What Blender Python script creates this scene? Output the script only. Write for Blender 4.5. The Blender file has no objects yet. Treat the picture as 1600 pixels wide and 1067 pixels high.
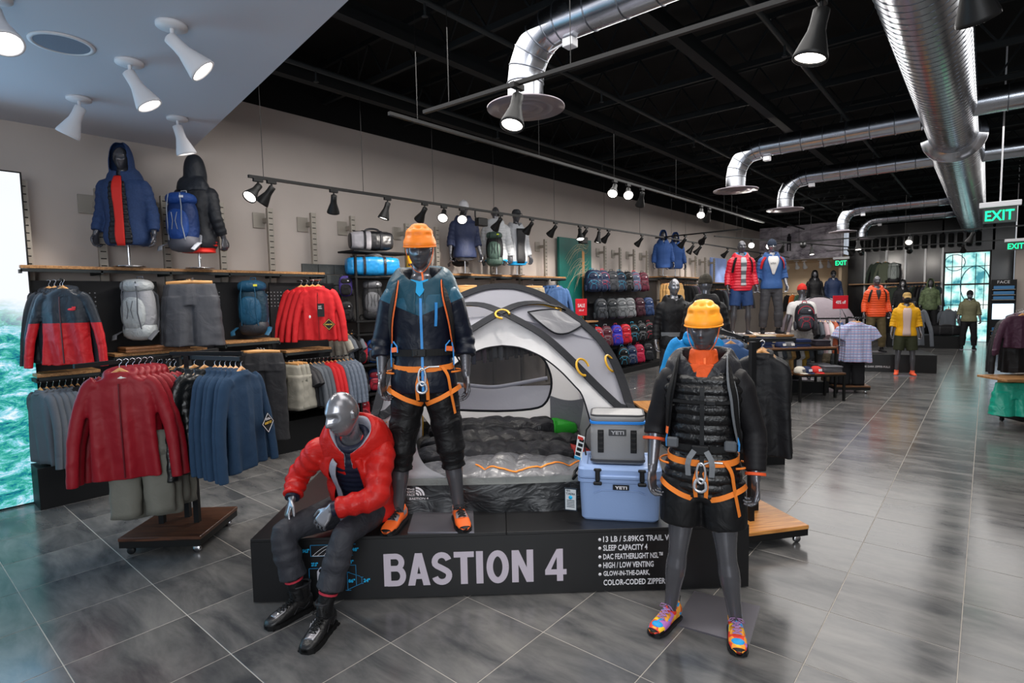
import bpy, math, random
from math import sin, cos, pi, radians as R, sqrt, exp
from mathutils import Vector as V, Matrix, noise
import numpy as np
random.seed(7)
SC = bpy.context.scene
COL = SC.collection
# ------------------------------------------------------------------ camera
H = 1.9
FPX = 877.0
CR = ((0.76409359, 0.0334217, -0.64423907), (0.6447913, -0.07072744, 0.76107937), (-0.02012882, -0.99693561, -0.07559241))
cam = bpy.data.cameras.new('camera'); camo = bpy.data.objects.new('camera', cam); COL.objects.link(camo)
cam.sensor_width = 36; cam.lens = FPX / 1600 * 36; cam.clip_end = 200; cam.clip_start = .05
camo.matrix_world = Matrix(((CR[0][0], -CR[0][1], -CR[0][2], 0), (CR[1][0], -CR[1][1], -CR[1][2], 0), (CR[2][0], -CR[2][1], -CR[2][2], H), (0, 0, 0, 1)))
SC.camera = camo
# ------------------------------------------------------------------ world, exposure
SC.view_settings.view_transform = 'Standard'; SC.view_settings.look = 'None'
SC.view_settings.gamma = 1; SC.view_settings.use_curve_mapping = False
SC.view_settings.exposure = 0.0
wd = bpy.data.worlds.new('world'); SC.world = wd; wd.use_nodes = True
wd.node_tree.nodes['Background'].inputs[0].default_value = (.80, .88, 1, 1)
wd.node_tree.nodes['Background'].inputs[1].default_value = .55
SC.cycles.max_bounces = 5; SC.cycles.diffuse_bounces = 3; SC.cycles.glossy_bounces = 3
SC.cycles.sample_clamp_indirect = 4
def light(kind, name, loc, target, power, col=(1, .95, .88), **kw):
    l = bpy.data.lights.new(name, kind); l.energy = power; l.color = col
    for k, v in kw.items(): setattr(l, k, v)
    o = bpy.data.objects.new(name, l); COL.objects.link(o); o.location = loc
    d = V(target) - V(loc); o.rotation_euler = d.to_track_quat('-Z', 'Y').to_euler()
    return o
# added soft fill, standing for the many ceiling lamps over the sales floor
for (x, y, w, h, p) in ((-3.2, 3.2, 5, 4, 260), (-2.0, 9.5, 6, 6, 380), (-2.5, 17, 7, 8, 480), (.6, .6, 4, 3, 90)):
    light('AREA', 'ceiling_fill', (x, y, 4.25), (x, y, 0), p, (1, .97, .94), shape='RECTANGLE', size=w, size_y=h)

# added cool fill from behind the camera, as if from an unseen shop front
light('AREA', 'front_fill', (2.2, -2.8, 2.6), (-2.2, 3.2, 1.0), 230, (.92, .96, 1), shape='RECTANGLE', size=4, size_y=2.6)
# ------------------------------------------------------------------ pixel helpers (pixel + true depth -> world)
def ray(px, py):
    c = (px - 800, py - 533.5, FPX)
    return V([sum(CR[i][j] * c[j] for j in range(3)) for i in range(3)])
def onz(px, py, z=0.0):
    r = ray(px, py); return r * ((z - H) / r.z) + V((0, 0, H))
def onx(px, py, x):
    r = ray(px, py); return r * (x / r.x) + V((0, 0, H))
def ony(px, py, y):
    r = ray(px, py); return r * (y / r.y) + V((0, 0, H))
def ond(px, py, d):
    r = ray(px, py); return r * (d / FPX) + V((0, 0, H))

# ------------------------------------------------------------------ materials
def lin(h):
    if isinstance(h, str):
        h = h.lstrip('#'); c = [int(h[i:i + 2], 16) / 255 for i in (0, 2, 4)]
    else: c = h
    return tuple(x / 12.92 if x <= .04045 else ((x + .055) / 1.055) ** 2.4 for x in c[:3]) + (1,)
_M = {}
def M(name, col='#808080', rough=.6, metal=0., wr=0., sc=14., em=None, es=1., var=0., vsc=6., stretch=None, spec=.5, sheen=0., rv=0.):
    if name in _M: return _M[name]
    m = bpy.data.materials.new(name); m.use_nodes = True; _M[name] = m
    if spec == .5 and rough >= .4 and metal == 0: spec = .28
    nt = m.node_tree; b = nt.nodes['Principled BSDF']
    b.inputs['Base Color'].default_value = lin(col); b.inputs['Roughness'].default_value = rough
    b.inputs['Metallic'].default_value = metal; b.inputs['Specular IOR Level'].default_value = spec
    if sheen: b.inputs['Sheen Weight'].default_value = sheen
    if em:
        b.inputs['Emission Color'].default_value = lin(em); b.inputs['Emission Strength'].default_value = es
    if wr or var or rv:
        tc = nt.nodes.new('ShaderNodeTexCoord'); mp = nt.nodes.new('ShaderNodeMapping')
        nt.links.new(tc.outputs['Object'], mp.inputs[0])
        if stretch: mp.inputs['Scale'].default_value = stretch
    if wr:
        n = nt.nodes.new('ShaderNodeTexNoise'); n.inputs['Scale'].default_value = sc; n.inputs['Detail'].default_value = 3; n.inputs['Distortion'].default_value = .8
        bp = nt.nodes.new('ShaderNodeBump'); bp.inputs['Strength'].default_value = wr; bp.inputs['Distance'].default_value = .03
        nt.links.new(mp.outputs[0], n.inputs[0]); nt.links.new(n.outputs[0], bp.inputs['Height']); nt.links.new(bp.outputs[0], b.inputs['Normal'])
    if var or rv:
        n = nt.nodes.new('ShaderNodeTexNoise'); n.inputs['Scale'].default_value = vsc; n.inputs['Detail'].default_value = 5
        nt.links.new(mp.outputs[0], n.inputs[0])
    if var:
        cr = nt.nodes.new('ShaderNodeValToRGB'); c = lin(col)
        cr.color_ramp.elements[0].position = .3; cr.color_ramp.elements[1].position = .7
        cr.color_ramp.elements[0].color = tuple(max(0, x * (1 - var)) for x in c[:3]) + (1,)
        cr.color_ramp.elements[1].color = tuple(min(1, x * (1 + var)) for x in c[:3]) + (1,)
        nt.links.new(n.outputs[0], cr.inputs[0]); nt.links.new(cr.outputs[0], b.inputs['Base Color'])
    if rv:
        mr = nt.nodes.new('ShaderNodeMapRange'); mr.inputs['To Min'].default_value = max(.02, rough - rv); mr.inputs['To Max'].default_value = rough + rv
        nt.links.new(n.outputs[0], mr.inputs[0]); nt.links.new(mr.outputs[0], b.inputs['Roughness'])
    return m
def M2(name, cols, axis='Z', cuts=(0,), rough=.55, wr=.35, sc=14., slant=0., absx=False):
    """cloth in bands of colour along an object axis"""
    if name in _M: return _M[name]
    m = M(name, cols[0], rough, wr=wr or .01, sc=sc); nt = m.node_tree; b = nt.nodes['Principled BSDF']
    tc = nt.nodes.new('ShaderNodeTexCoord'); sp = nt.nodes.new('ShaderNodeSeparateXYZ'); nt.links.new(tc.outputs['Object'], sp.inputs[0])
    src = sp.outputs[axis]
    if absx:
        a = nt.nodes.new('ShaderNodeMath'); a.operation = 'ABSOLUTE'; nt.links.new(src, a.inputs[0]); src = a.outputs[0]
    if slant:
        ax = nt.nodes.new('ShaderNodeMath'); ax.operation = 'ABSOLUTE'; nt.links.new(sp.outputs['X'], ax.inputs[0])
        a = nt.nodes.new('ShaderNodeMath'); a.operation = 'MULTIPLY_ADD'; a.inputs[1].default_value = slant
        nt.links.new(ax.outputs[0], a.inputs[0]); nt.links.new(src, a.inputs[2]); src = a.outputs[0]
    prev = None
    for i, c in enumerate(cuts):
        g = nt.nodes.new('ShaderNodeMath'); g.operation = 'GREATER_THAN'; g.inputs[1].default_value = c; nt.links.new(src, g.inputs[0])
        mx = nt.nodes.new('ShaderNodeMix'); mx.data_type = 'RGBA'
        nt.links.new(g.outputs[0], mx.inputs[0])
        if prev is None: mx.inputs[6].default_value = lin(cols[0])
        else: nt.links.new(prev, mx.inputs[6])
        mx.inputs[7].default_value = lin(cols[i + 1]); prev = mx.outputs[2]
    nt.links.new(prev, b.inputs['Base Color'])
    return m
def wood(name, c1, c2, rough=.5, axis='X'):
    if name in _M: return _M[name]
    m = bpy.data.materials.new(name); m.use_nodes = True; _M[name] = m
    nt = m.node_tree; b = nt.nodes['Principled BSDF']; b.inputs['Roughness'].default_value = rough
    tc = nt.nodes.new('ShaderNodeTexCoord'); mp = nt.nodes.new('ShaderNodeMapping')
    mp.inputs['Scale'].default_value = {'X': (1.5, 22, 22), 'Y': (22, 1.5, 22), 'Z': (22, 22, 1.5)}[axis]
    n = nt.nodes.new('ShaderNodeTexNoise'); n.inputs['Scale'].default_value = 2.2; n.inputs['Detail'].default_value = 6; n.inputs['Distortion'].default_value = 1.2
    cr = nt.nodes.new('ShaderNodeValToRGB'); cr.color_ramp.elements[0].position = .35; cr.color_ramp.elements[1].position = .68
    cr.color_ramp.elements[0].color = lin(c1); cr.color_ramp.elements[1].color = lin(c2)
    nt.links.new(tc.outputs['Object'], mp.inputs[0]); nt.links.new(mp.outputs[0], n.inputs[0]); nt.links.new(n.outputs[0], cr.inputs[0]); nt.links.new(cr.outputs[0], b.inputs['Base Color'])
    return m

# ------------------------------------------------------------------ mesh builder
class MB:
    def __init__(s): s.v = []; s.f = []; s.m = []; s.sm = []; s.X = None
    def add(s, vs, fs, mi=0, sm=False):
        b = len(s.v)
        s.v += [tuple(s.X @ V(v)) for v in vs] if s.X else [tuple(v) for v in vs]
        for f in fs: s.f.append(tuple(b + i for i in f)); s.m.append(mi); s.sm.append(sm)
    def box(s, c, d, rot=None, mi=0, ch=0.0):
        x, y, z = d[0] / 2, d[1] / 2, d[2] / 2
        if ch <= 0:
            vs = [(a * x, b_ * y, c_ * z) for a in (-1, 1) for b_ in (-1, 1) for c_ in (-1, 1)]
            fs = [(0, 1, 3, 2), (4, 6, 7, 5), (0, 4, 5, 1), (2, 3, 7, 6), (0, 2, 6, 4), (1, 5, 7, 3)]
        else:
            ch = min(ch, x * .98, y * .98, z * .98)
            vs = []; idx = {}
            for a in (-1, 1):
                for b_ in (-1, 1):
                    for c_ in (-1, 1):
                        for k in range(3):
                            p = [a * x, b_ * y, c_ * z]
                            for q in range(3):
                                if q != k: p[q] -= (a, b_, c_)[q] * ch
                            idx[(a, b_, c_, k)] = len(vs); vs.append(tuple(p))
            fs = []
            for k in range(3):
                o = [q for q in range(3) if q != k]
                for sg in (-1, 1):
                    fc = []
                    for (p, q) in ((-1, -1), (1, -1), (1, 1), (-1, 1)):
                        key = [0, 0, 0]; key[k] = sg; key[o[0]] = p; key[o[1]] = q
                        fc.append(idx[(*key, k)])
                    if (sg > 0) == (k == 1): fc = fc[::-1]
                    fs.append(tuple(fc))
            for k in range(3):
                o = [q for q in range(3) if q != k]
                for p in (-1, 1):
                    for q in (-1, 1):
                        k1 = [0, 0, 0]; k2 = [0, 0, 0]
                        k1[k] = -1; k2[k] = 1
                        for kk in (k1, k2): kk[o[0]] = p; kk[o[1]] = q
                        fc = [idx[(*k1, o[0])], idx[(*k2, o[0])], idx[(*k2, o[1])], idx[(*k1, o[1])]]
                        n = (V(vs[fc[1]]) - V(vs[fc[0]])).cross(V(vs[fc[2]]) - V(vs[fc[0]]))
                        if n.dot(V(vs[fc[0]]) + V(vs[fc[2]])) < 0: fc = fc[::-1]
                        fs.append(tuple(fc))
            for a in (-1, 1):
                for b_ in (-1, 1):
                    for c_ in (-1, 1):
                        fc = [idx[(a, b_, c_, k)] for k in range(3)]
                        if a * b_ * c_ < 0: fc = fc[::-1]
                        fs.append(tuple(fc))
        if rot is not None:
            q = rot.to_3x3() if hasattr(rot, 'to_3x3') else rot
            vs = [q @ V(v) for v in vs]
        vs = [V(v) + V(c) for v in vs]
        s.add(vs, fs, mi)
        return s
    def bar(s, a, b, w, d=None, mi=0, up=(0, 0, 1)):
        """square bar from a to b"""
        a = V(a); b = V(b); t = (b - a); L = t.length
        if L < 1e-6: return s
        t.normalize(); up = V(up)
        if abs(t.dot(up)) > .98: up = V((0, 1, 0))
        x = t.cross(up).normalized(); z = x.cross(t)
        m = Matrix((x, t, z)).transposed()
        return s.box((a + b) / 2, (w, L, d or w), m, mi)
    def tube(s, path, r, n=8, mi=0, cap=True, up=None, sm=True, closed=False, ell=None, pw=2.0):
        """tube along path; r: number, list of numbers or list of (a,b)"""
        P = [V(p) for p in path]; k = len(P)
        if not isinstance(r, (list, tuple)): r = [r] * k
        T = []
        for i in range(k):
            if closed: t = P[(i + 1) % k] - P[i - 1]
            else: t = P[min(i + 1, k - 1)] - P[max(i - 1, 0)]
            if t.length < 1e-9: t = V((0, 0, 1))
            T.append(t.normalized())
        if up is None:
            up = V((0, 0, 1)) if abs(T[0].z) < .9 else V((0, 1, 0))
        else: up = V(up)
        N = []; nn = up - T[0] * up.dot(T[0]); nn.normalize()
        for i in range(k):
            nn = nn - T[i] * nn.dot(T[i])
            if nn.length < 1e-6: nn = T[i].orthogonal()
            nn.normalize(); N.append(nn.copy())
        vs = []
        for i in range(k):
            B = T[i].cross(N[i]); rr = r[i]
            a, b = rr if isinstance(rr, (tuple, list)) else (rr, rr)
            for j in range(n):
                th = 2 * pi * (j + .5) / n
                c_, s_ = cos(th), sin(th)
                if pw != 2.0:
                    c_ = math.copysign(abs(c_) ** (2 / pw), c_); s_ = math.copysign(abs(s_) ** (2 / pw), s_)
                vs.append(P[i] + B * (a * c_) + N[i] * (b * s_))
        fs = []
        for i in range(k if closed else k - 1):
            i2 = (i + 1) % k
            for j in range(n):
                j2 = (j + 1) % n
                fs.append((i * n + j, i * n + j2, i2 * n + j2, i2 * n + j))
        s.add(vs, fs, mi, sm)
        if cap and not closed:
            s.add(vs[:n], [tuple(range(n))[::-1]], mi); s.add(vs[-n:], [tuple(range(n))], mi)
        return s
    def loft(s, rings, mi=0, cap=True, sm=True):
        n = len(rings[0]); vs = [p for r_ in rings for p in r_]; fs = []
        for i in range(len(rings) - 1):
            for j in range(n):
                j2 = (j + 1) % n
                fs.append((i * n + j, i * n + j2, (i + 1) * n + j2, (i + 1) * n + j))
        if cap: fs.append(tuple(range(n))[::-1]); fs.append(tuple((len(rings) - 1) * n + j for j in range(n)))
        s.add(vs, fs, mi, sm); return s
    def lathe(s, prof, n=16, mi=0, X=None, sm=True, cap=True):
        rings = [[V((r_ * cos(2 * pi * j / n), r_ * sin(2 * pi * j / n), z)) for j in range(n)] for r_, z in prof]
        if X is not None: rings = [[X @ p for p in q] for q in rings]
        return s.loft(rings, mi, cap, sm)
    def ell(s, c, r, n=12, k=8, rot=None, mi=0, e=1.0):
        rings = []
        for i in range(k + 1):
            ph = -pi / 2 + pi * i / k; ph = max(-pi / 2 + .02, min(pi / 2 - .02, ph)); ring = []
            for j in range(n):
                th = 2 * pi * j / n
                f = lambda x: math.copysign(abs(x) ** e, x)
                p = V((r[0] * f(cos(ph)) * f(cos(th)), r[1] * f(cos(ph)) * f(sin(th)), r[2] * f(sin(ph))))
                if rot is not None: p = rot.to_3x3() @ p if hasattr(rot, 'to_3x3') else rot @ p
                ring.append(p + V(c))
            rings.append(ring)
        return s.loft(rings, mi)
    def grid(s, fn, nu, nv, mi=0, sm=True, thick=0):
        vs = [V(fn(i / nu, j / nv)) for i in range(nu + 1) for j in range(nv + 1)]
        q = lambda i, j: i * (nv + 1) + j
        fs = [(q(i, j), q(i + 1, j), q(i + 1, j + 1), q(i, j + 1)) for i in range(nu) for j in range(nv)]
        if thick:
            nm = [V((0, 0, 0)) for _ in vs]
            for f in fs:
                k = (vs[f[1]] - vs[f[0]]).cross(vs[f[2]] - vs[f[0]])
                for i in f: nm[i] += k
            n0 = len(vs)
            vs2 = vs + [v - n_.normalized() * thick if n_.length > 1e-12 else v.copy() for v, n_ in zip(vs, nm)]
            fs2 = fs + [tuple(n0 + i for i in f[::-1]) for f in fs]
            ring = [q(i, 0) for i in range(nu + 1)] + [q(nu, j) for j in range(1, nv + 1)] + [q(i, nv) for i in range(nu - 1, -1, -1)] + [q(0, j) for j in range(nv - 1, 0, -1)]
            for a, b in zip(ring, ring[1:] + ring[:1]): fs2.append((b, a, a + n0, b + n0))
            s.add(vs2, fs2, mi, sm)
        else: s.add(vs, fs, mi, sm)
        return s
    def prism(s, poly, a0, a1, plane='XZ', mi=0):
        """extrude a closed polygon given in a plane along the third axis"""
        def P(p, a): return {'XZ': (p[0], a, p[1]), 'XY': (p[0], p[1], a), 'YZ': (a, p[0], p[1])}[plane]
        n = len(poly); vs = [P(p, a0) for p in poly] + [P(p, a1) for p in poly]
        fs = [tuple(range(n)), tuple(range(2 * n - 1, n - 1, -1))] + [(i, i + n, (i + 1) % n + n, (i + 1) % n) for i in range(n)]
        s.add(vs, fs, mi); return s
    def mesh(s, name, mats):
        me = bpy.data.meshes.new(name); me.from_pydata(s.v, [], s.f)
        if not isinstance(mats, (list, tuple)): mats = [mats]
        for m in mats: me.materials.append(m)
        me.polygons.foreach_set('material_index', s.m); me.polygons.foreach_set('use_smooth', s.sm)
        me.update(); return me
    def build(s, name, mats, parent=None, loc=None, rot=None):
        return obj(name, s.mesh(name, mats), parent, loc, rot)
_ch = {}
def obj(name, me, parent=None, loc=None, rot=None):
    o = bpy.data.objects.new(name, me); COL.objects.link(o)
    if parent: o.parent = parent; _ch.setdefault(parent, []).append(o)
    if loc is not None: o.location = loc
    if rot is not None: o.rotation_euler = rot
    return o
def thing(name, label, cat, loc=(0, 0, 0), rz=0, group=None):
    o = bpy.data.objects.new(name, None); COL.objects.link(o); o.location = loc; o.rotation_euler = (0, 0, rz)
    o.empty_display_size = .1
    return tag(o, label, cat, group)
def tag(o, label, cat, group=None):
    o['label'] = label; o['category'] = cat
    if group: o['group'] = group
    return o
def struct(o, label=None):
    o['kind'] = 'structure'
    if label: o['label'] = label
    return o
def dup(root, loc=None, rot=None, label=None, group=None, swap=None, scale=None):
    """copy of a thing with copies of its parts and sub-parts; swap: {old material: new material}"""
    def cp(o, par):
        c = o.copy(); COL.objects.link(c)
        if par is not None: c.parent = par; _ch.setdefault(par, []).append(c)
        if swap and o.data is not None and o.type == 'MESH':
            for sl in c.material_slots:
                if sl.material in swap:
                    m = swap[sl.material]; sl.link = 'OBJECT'; sl.material = m
        for ch in list(_ch.get(o, ())): cp(ch, c)
        return c
    c = cp(root, None)
    if loc is not None: c.location = loc
    if rot is not None: c.rotation_euler = rot
    if scale is not None: c.scale = scale
    if label: c['label'] = label
    if group: c['group'] = group
    return c
def remesh(mb, name, mat, parent=None, vox=.008, smooth=2, disp=0., dsc=6., fn=None, loc=None, rot=None, tris=None):
    """grow one continuous skin over everything in mb"""
    me = mb.mesh(name, mat); t = bpy.data.objects.new('tmp', me); COL.objects.link(t)
    r = t.modifiers.new('r', 'REMESH'); r.mode = 'VOXEL'; r.voxel_size = vox; r.use_smooth_shade = True
    if smooth:
        q = t.modifiers.new('s', 'SMOOTH'); q.iterations = smooth; q.factor = .5
    dg = bpy.context.evaluated_depsgraph_get(); dg.update()
    me2 = bpy.data.meshes.new_from_object(t.evaluated_get(dg)); me2.name = name
    bpy.data.objects.remove(t); bpy.data.meshes.remove(me)
    if disp or fn:
        n = len(me2.vertices); co = np.empty(n * 3); me2.vertices.foreach_get('co', co); co = co.reshape(-1, 3)
        no = np.empty(n * 3); me2.vertex_normals.foreach_get('vector', no); no = no.reshape(-1, 3)
        if disp: d = wrinkle(co, dsc) * disp
        else: d = np.zeros(n)
        if fn is not None: d = d + fn(co, no)
        co = co + no * d[:, None]
        me2.vertices.foreach_set('co', co.ravel()); me2.update()
    me2.polygons.foreach_set('use_smooth', [True] * len(me2.polygons))
    if not me2.materials: me2.materials.append(mat)
    return obj(name, me2, parent, loc, rot)
_rs = np.random.RandomState(3)
_W = [(_rs.normal(size=3), _rs.uniform(0, 6.28), _rs.normal(size=3) * .8, _rs.uniform(0, 6.28)) for _ in range(14)]
def wrinkle(co, sc):
    """cheap smooth cloth folds: a sum of warped ridges"""
    out = np.zeros(len(co))
    for k, (d, p, d2, p2) in enumerate(_W):
        d = d / np.linalg.norm(d); f = sc * (1 + .35 * k)
        w = np.sin(co @ d2 * sc * 1.3 + p2) * 1.6
        out += (1 - 2 * np.abs(np.sin((co @ d) * f + p + w))) / (1 + .28 * k)
    return out / 5
def text(name, body, size, mat, parent=None, loc=(0, 0, 0), rot=(pi / 2, 0, 0), ext=.001, bold=0., sx=1., align='LEFT', sp=1.0, fit=None):
    cu = bpy.data.curves.new(name, 'FONT'); cu.body = body; cu.size = size; cu.extrude = ext; cu.offset = bold; cu.align_x = align; cu.resolution_u = 2; cu.space_character = sp
    t = bpy.data.objects.new('tmp', cu); COL.objects.link(t)
    dg = bpy.context.evaluated_depsgraph_get(); dg.update()
    me = bpy.data.meshes.new_from_object(t.evaluated_get(dg)); bpy.data.objects.remove(t)
    me.materials.clear(); me.materials.append(mat)
    if fit:   # scale lettering to (width, height)
        xs = [v.co.x for v in me.vertices]; ys = [v.co.y for v in me.vertices]; x0, x1, y0, y1 = min(xs), max(xs), min(ys), max(ys)
        fx = fit[0] / (x1 - x0); fy = fit[1] / (y1 - y0) if fit[1] else fx
        for v in me.vertices: v.co.x = (v.co.x - x0) * fx; v.co.y = (v.co.y - y0) * fy
    o = obj(name, me, parent, loc, rot); o.scale = (sx, 1, 1); return o
ORD = ['first', 'second', 'third', 'fourth', 'fifth', 'sixth', 'seventh', 'eighth', 'ninth', 'tenth', 'eleventh', 'twelfth', 'thirteenth', 'fourteenth', 'fifteenth', 'sixteenth', 'seventeenth', 'eighteenth', 'nineteenth', 'twentieth'] + ['%dth' % i for i in range(21, 60)]
# ================================================================== THE SHELL
XW = -7.4
m_wall = M('wall_paint', '#b5aca6', .75, var=.05, vsc=1.2, wr=.03, sc=60)
m_soff = M('soffit_paint', '#c3c6cf', .7)
m_dark = M('ceiling_black', '#0b0d0e', .85)
m_steel_d = M('painted_steel', '#24292b', .6)
m_blk = M('black_metal', '#141414', .45)
m_blkm = M('black_matte', '#0d0e10', .6)
m_wht = M('white_paint', '#d8d8dc', .5)
m_sd = M('silver_duct', '#bcc0c8', .24, 1.0, rv=.1, vsc=5)
m_seam = M('duct_seam', '#70747c', .45, 1.0)
m_chrome = M('chrome', '#c8c8cc', .18, 1.0)
m_alu = M('standard_metal', '#99938a', .5, .35)
m_slot = M('slot_black', '#0a0a0a', .9)
m_wood = wood('oak_shelf', '#7d5633', '#b98a58', .45)
m_woodd = wood('walnut', '#2c1a12', '#5a3826', .35)
m_woodt = wood('amber_wood', '#a9682f', '#d79a54', .4)
m_hang = wood('hanger_wood', '#c88c50', '#e4b47c', .4)

# floor: square tiles with recessed light joints
def floor_mat():
    m = bpy.data.materials.new('floor_tile'); m.use_nodes = True; nt = m.node_tree; L = nt.links; b = nt.nodes['Principled BSDF']
    g = nt.nodes.new('ShaderNodeNewGeometry')
    def vm(op, a, bv):
        n = nt.nodes.new('ShaderNodeVectorMath'); n.operation = op; L.new(a, n.inputs[0])
        if isinstance(bv, tuple): n.inputs[1].default_value = bv
        else: L.new(bv, n.inputs[1])
        return n.outputs[0]
    p = vm('SUBTRACT', g.outputs['Position'], (-.050, 1.222, 0)); q = vm('MULTIPLY', p, (1 / .608, 1 / .608, 0)); fl_ = nt.nodes.new('ShaderNodeVectorMath'); fl_.operation = 'FLOOR'; L.new(q, fl_.inputs[0])
    wn = nt.nodes.new('ShaderNodeTexWhiteNoise'); wn.noise_dimensions = '2D'; L.new(fl_.outputs[0], wn.inputs['Vector'])
    off = vm('MULTIPLY', wn.outputs['Color'], (9, 9, 9)); pos = vm('ADD', p, off)
    mp = nt.nodes.new('ShaderNodeMapping'); mp.inputs['Scale'].default_value = (1.1, 3.4, 1); L.new(pos, mp.inputs[0])
    n1 = nt.nodes.new('ShaderNodeTexNoise'); n1.inputs['Scale'].default_value = 1.5; n1.inputs['Detail'].default_value = 6; n1.inputs['Roughness'].default_value = .62; n1.inputs['Distortion'].default_value = .4; L.new(mp.outputs[0], n1.inputs[0])
    cr = nt.nodes.new('ShaderNodeValToRGB'); e = cr.color_ramp.elements; e[0].position = .32; e[0].color = lin('#434446'); e[1].position = .7; e[1].color = lin('#747270')
    L.new(n1.outputs[0], cr.inputs[0])
    mr = nt.nodes.new('ShaderNodeMapRange'); mr.inputs[3].default_value = .86; mr.inputs[4].default_value = 1.14; L.new(wn.outputs['Value'], mr.inputs[0])
    mx = nt.nodes.new('ShaderNodeVectorMath'); mx.operation = 'SCALE'; L.new(cr.outputs[0], mx.inputs[0]); L.new(mr.outputs[0], mx.inputs['Scale'])
    L.new(mx.outputs[0], b.inputs['Base Color'])
    rr = nt.nodes.new('ShaderNodeMapRange'); rr.inputs[3].default_value = .10; rr.inputs[4].default_value = .26; L.new(n1.outputs[0], rr.inputs[0]); L.new(rr.outputs[0], b.inputs['Roughness'])
    bp = nt.nodes.new('ShaderNodeBump'); bp.inputs['Strength'].default_value = .06; bp.inputs['Distance'].default_value = .01
    n2 = nt.nodes.new('ShaderNodeTexNoise'); n2.inputs['Scale'].default_value = 9; n2.inputs['Detail'].default_value = 3; L.new(p, n2.inputs[0]); L.new(n2.outputs[0], bp.inputs['Height']); L.new(bp.outputs[0], b.inputs['Normal'])
    b.inputs['Specular IOR Level'].default_value = .42
    return m
m_tile = floor_mat()
m_grout = M('grout', '#aaa49c', .8)
b = MB(); b.box((-1.5, 12, -.0575), (13.5, 34, .112)); floor = struct(b.build('floor', m_grout), 'dark grey polished tile floor with pale joints')
T0 = .608; tl = []
for i in range(-13, 9):
    for j in range(-7, 46):
        cx = -.05 + (i + .5) * T0; cy = 1.222 + (j + .5) * T0
        if cx < XW - .3: continue
        dep = -.644 * cx + .761 * cy
        vis = False
        if dep > 1.0:
            u_ = 800 + FPX * (.764 * cx + .6448 * cy) / dep
            vis = -100 < u_ < 1700 and cx < 2
        tl.append((dep if vis else 100 + abs(dep), cx, cy))
tl.sort(); tb = MB(); tb.box((0, 0, -.0055), (T0 - .0045, T0 - .0045, .011), ch=.0012); tme = tb.mesh('tile', m_tile)
far = MB()
for k, (d, cx, cy) in enumerate(tl):
    if k < 298 and d < 100: obj('tile', tme, floor, (cx, cy, 0))
    else: far.box((cx, cy, -.0055), (T0 - .0045, T0 - .0045, .011))
fo = far.build('tile', m_tile, floor); fo['kind'] = 'stuff'

b = MB(); b.box((XW - .06, 13.1, 2.25), (.12, 30.2, 4.5)); struct(b.build('wall_left', m_wall), 'long warm grey shop wall')
b = MB(); b.box((XW - .06, 13.1, 4.95), (.12, 30.2, .9)); struct(b.build('trim_1', m_dark), 'black band above the grey wall')
b = MB(); b.box((-1.5, 12, 5.45), (12.4, 34, .1)); struct(b.build('ceiling', m_dark), 'black open ceiling deck')
# lowered pale ceiling over the left bay
def slab(name, poly, z0, z1, mat):
    q = MB(); q.prism(poly, z0, z1, 'XY'); return q.build(name, mat)
struct(slab('ceiling_soffit', [(XW, 2.794), (-3.046, 2.118), (-.9, 1.785), (-.9, -3.5), (XW, -3.5)], 3.744, 4.5, m_soff), 'lowered pale ceiling panel over the left bay')
# open black steelwork under the deck, each joist a part
m_joist = M('joist_paint', '#171b1d', .7)
for k in range(17):
    y = 3.2 + k * 1.45
    o = MB(); o.box((-1.5, y, 4.78), (11.8, .05, .07)); o.box((-1.5, y, 5.28), (11.8, .05, .07))
    for q in range(20): o.bar((-7.2 + q * .6, y, 4.8), (-6.9 + q * .6, y, 5.26), .022); o.bar((-6.9 + q * .6, y, 5.26), (-6.6 + q * .6, y, 4.8), .022)
    struct(o.build('ceiling_beam', m_joist))
for k, x in enumerate((-6.4, -4.9, -2.6, 1.6)):
    o = MB(); o.box((x, 12, 4.62 + (k % 2) * .1), (.12, 26, .1)); o.box((x, 12, 4.72 + (k % 2) * .1), (.03, 26, .12)); struct(o.build('ceiling_beam', m_joist))
for k, (x, z) in enumerate(((-5.7, 4.45), (-3.9, 4.55), (-1.7, 4.5), (.8, 4.6))):
    o = MB(); o.tube([(x, 2.4, z), (x, 25, z)], .028, 8)
    for j in range(7): o.tube([(x, 3.5 + 3 * j, z), (x, 3.5 + 3 * j, z - .12)], .012, 6); o.lathe([(.03, -.135), (.012, -.12)], 8, X=Matrix.Translation((x, 3.5 + 3 * j, z)))
    tag(o.build('sprinkler_pipe', m_steel_d), ['black sprinkler pipe close to the long grey wall', 'black sprinkler pipe over the tent display', 'black sprinkler pipe just left of the big silver duct', 'black sprinkler pipe right of the big silver duct'][k], 'pipe')

# back of the shop
YB = 26.5
b = MB(); b.box((-6, 25.2, 3.95), (3.0, .3, 1.4)); b.box((-7.2, 25.2, 3.95), (.4, .3, 1.4)); struct(b.build('wall_fascia', m_wall), 'fascia over the beige back recess')
b = MB(); b.box((-5.9, 28, 1.7), (3.2, .12, 3.4)); b.box((-4.42, 26.6, 1.7), (.1, 2.9, 3.4)); struct(b.build('wall_recess', M('beige_paint', '#c2ad93', .8)), 'beige wall of the back recess')
b = MB(); b.box((-5.9, 26.6, 3.3), (3.1, 2.8, .1)); struct(b.build('ceiling_recess', M('beige_ceiling', '#cdbba2', .8)), 'beige ceiling of the back recess')
m_glossblk = M('gloss_black_wall', '#0c0c0e', .22)
b = MB(); b.box((-2.83, YB, 2.25), (3.06, .2, 4.5)); b.box((.38, YB, 2.25), (.6, .2, 4.5)); b.box((-.6, YB, 3.95), (1.5, .2, 1.3)); struct(b.build('wall_back', m_glossblk), 'glossy black feature wall at the back')
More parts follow.
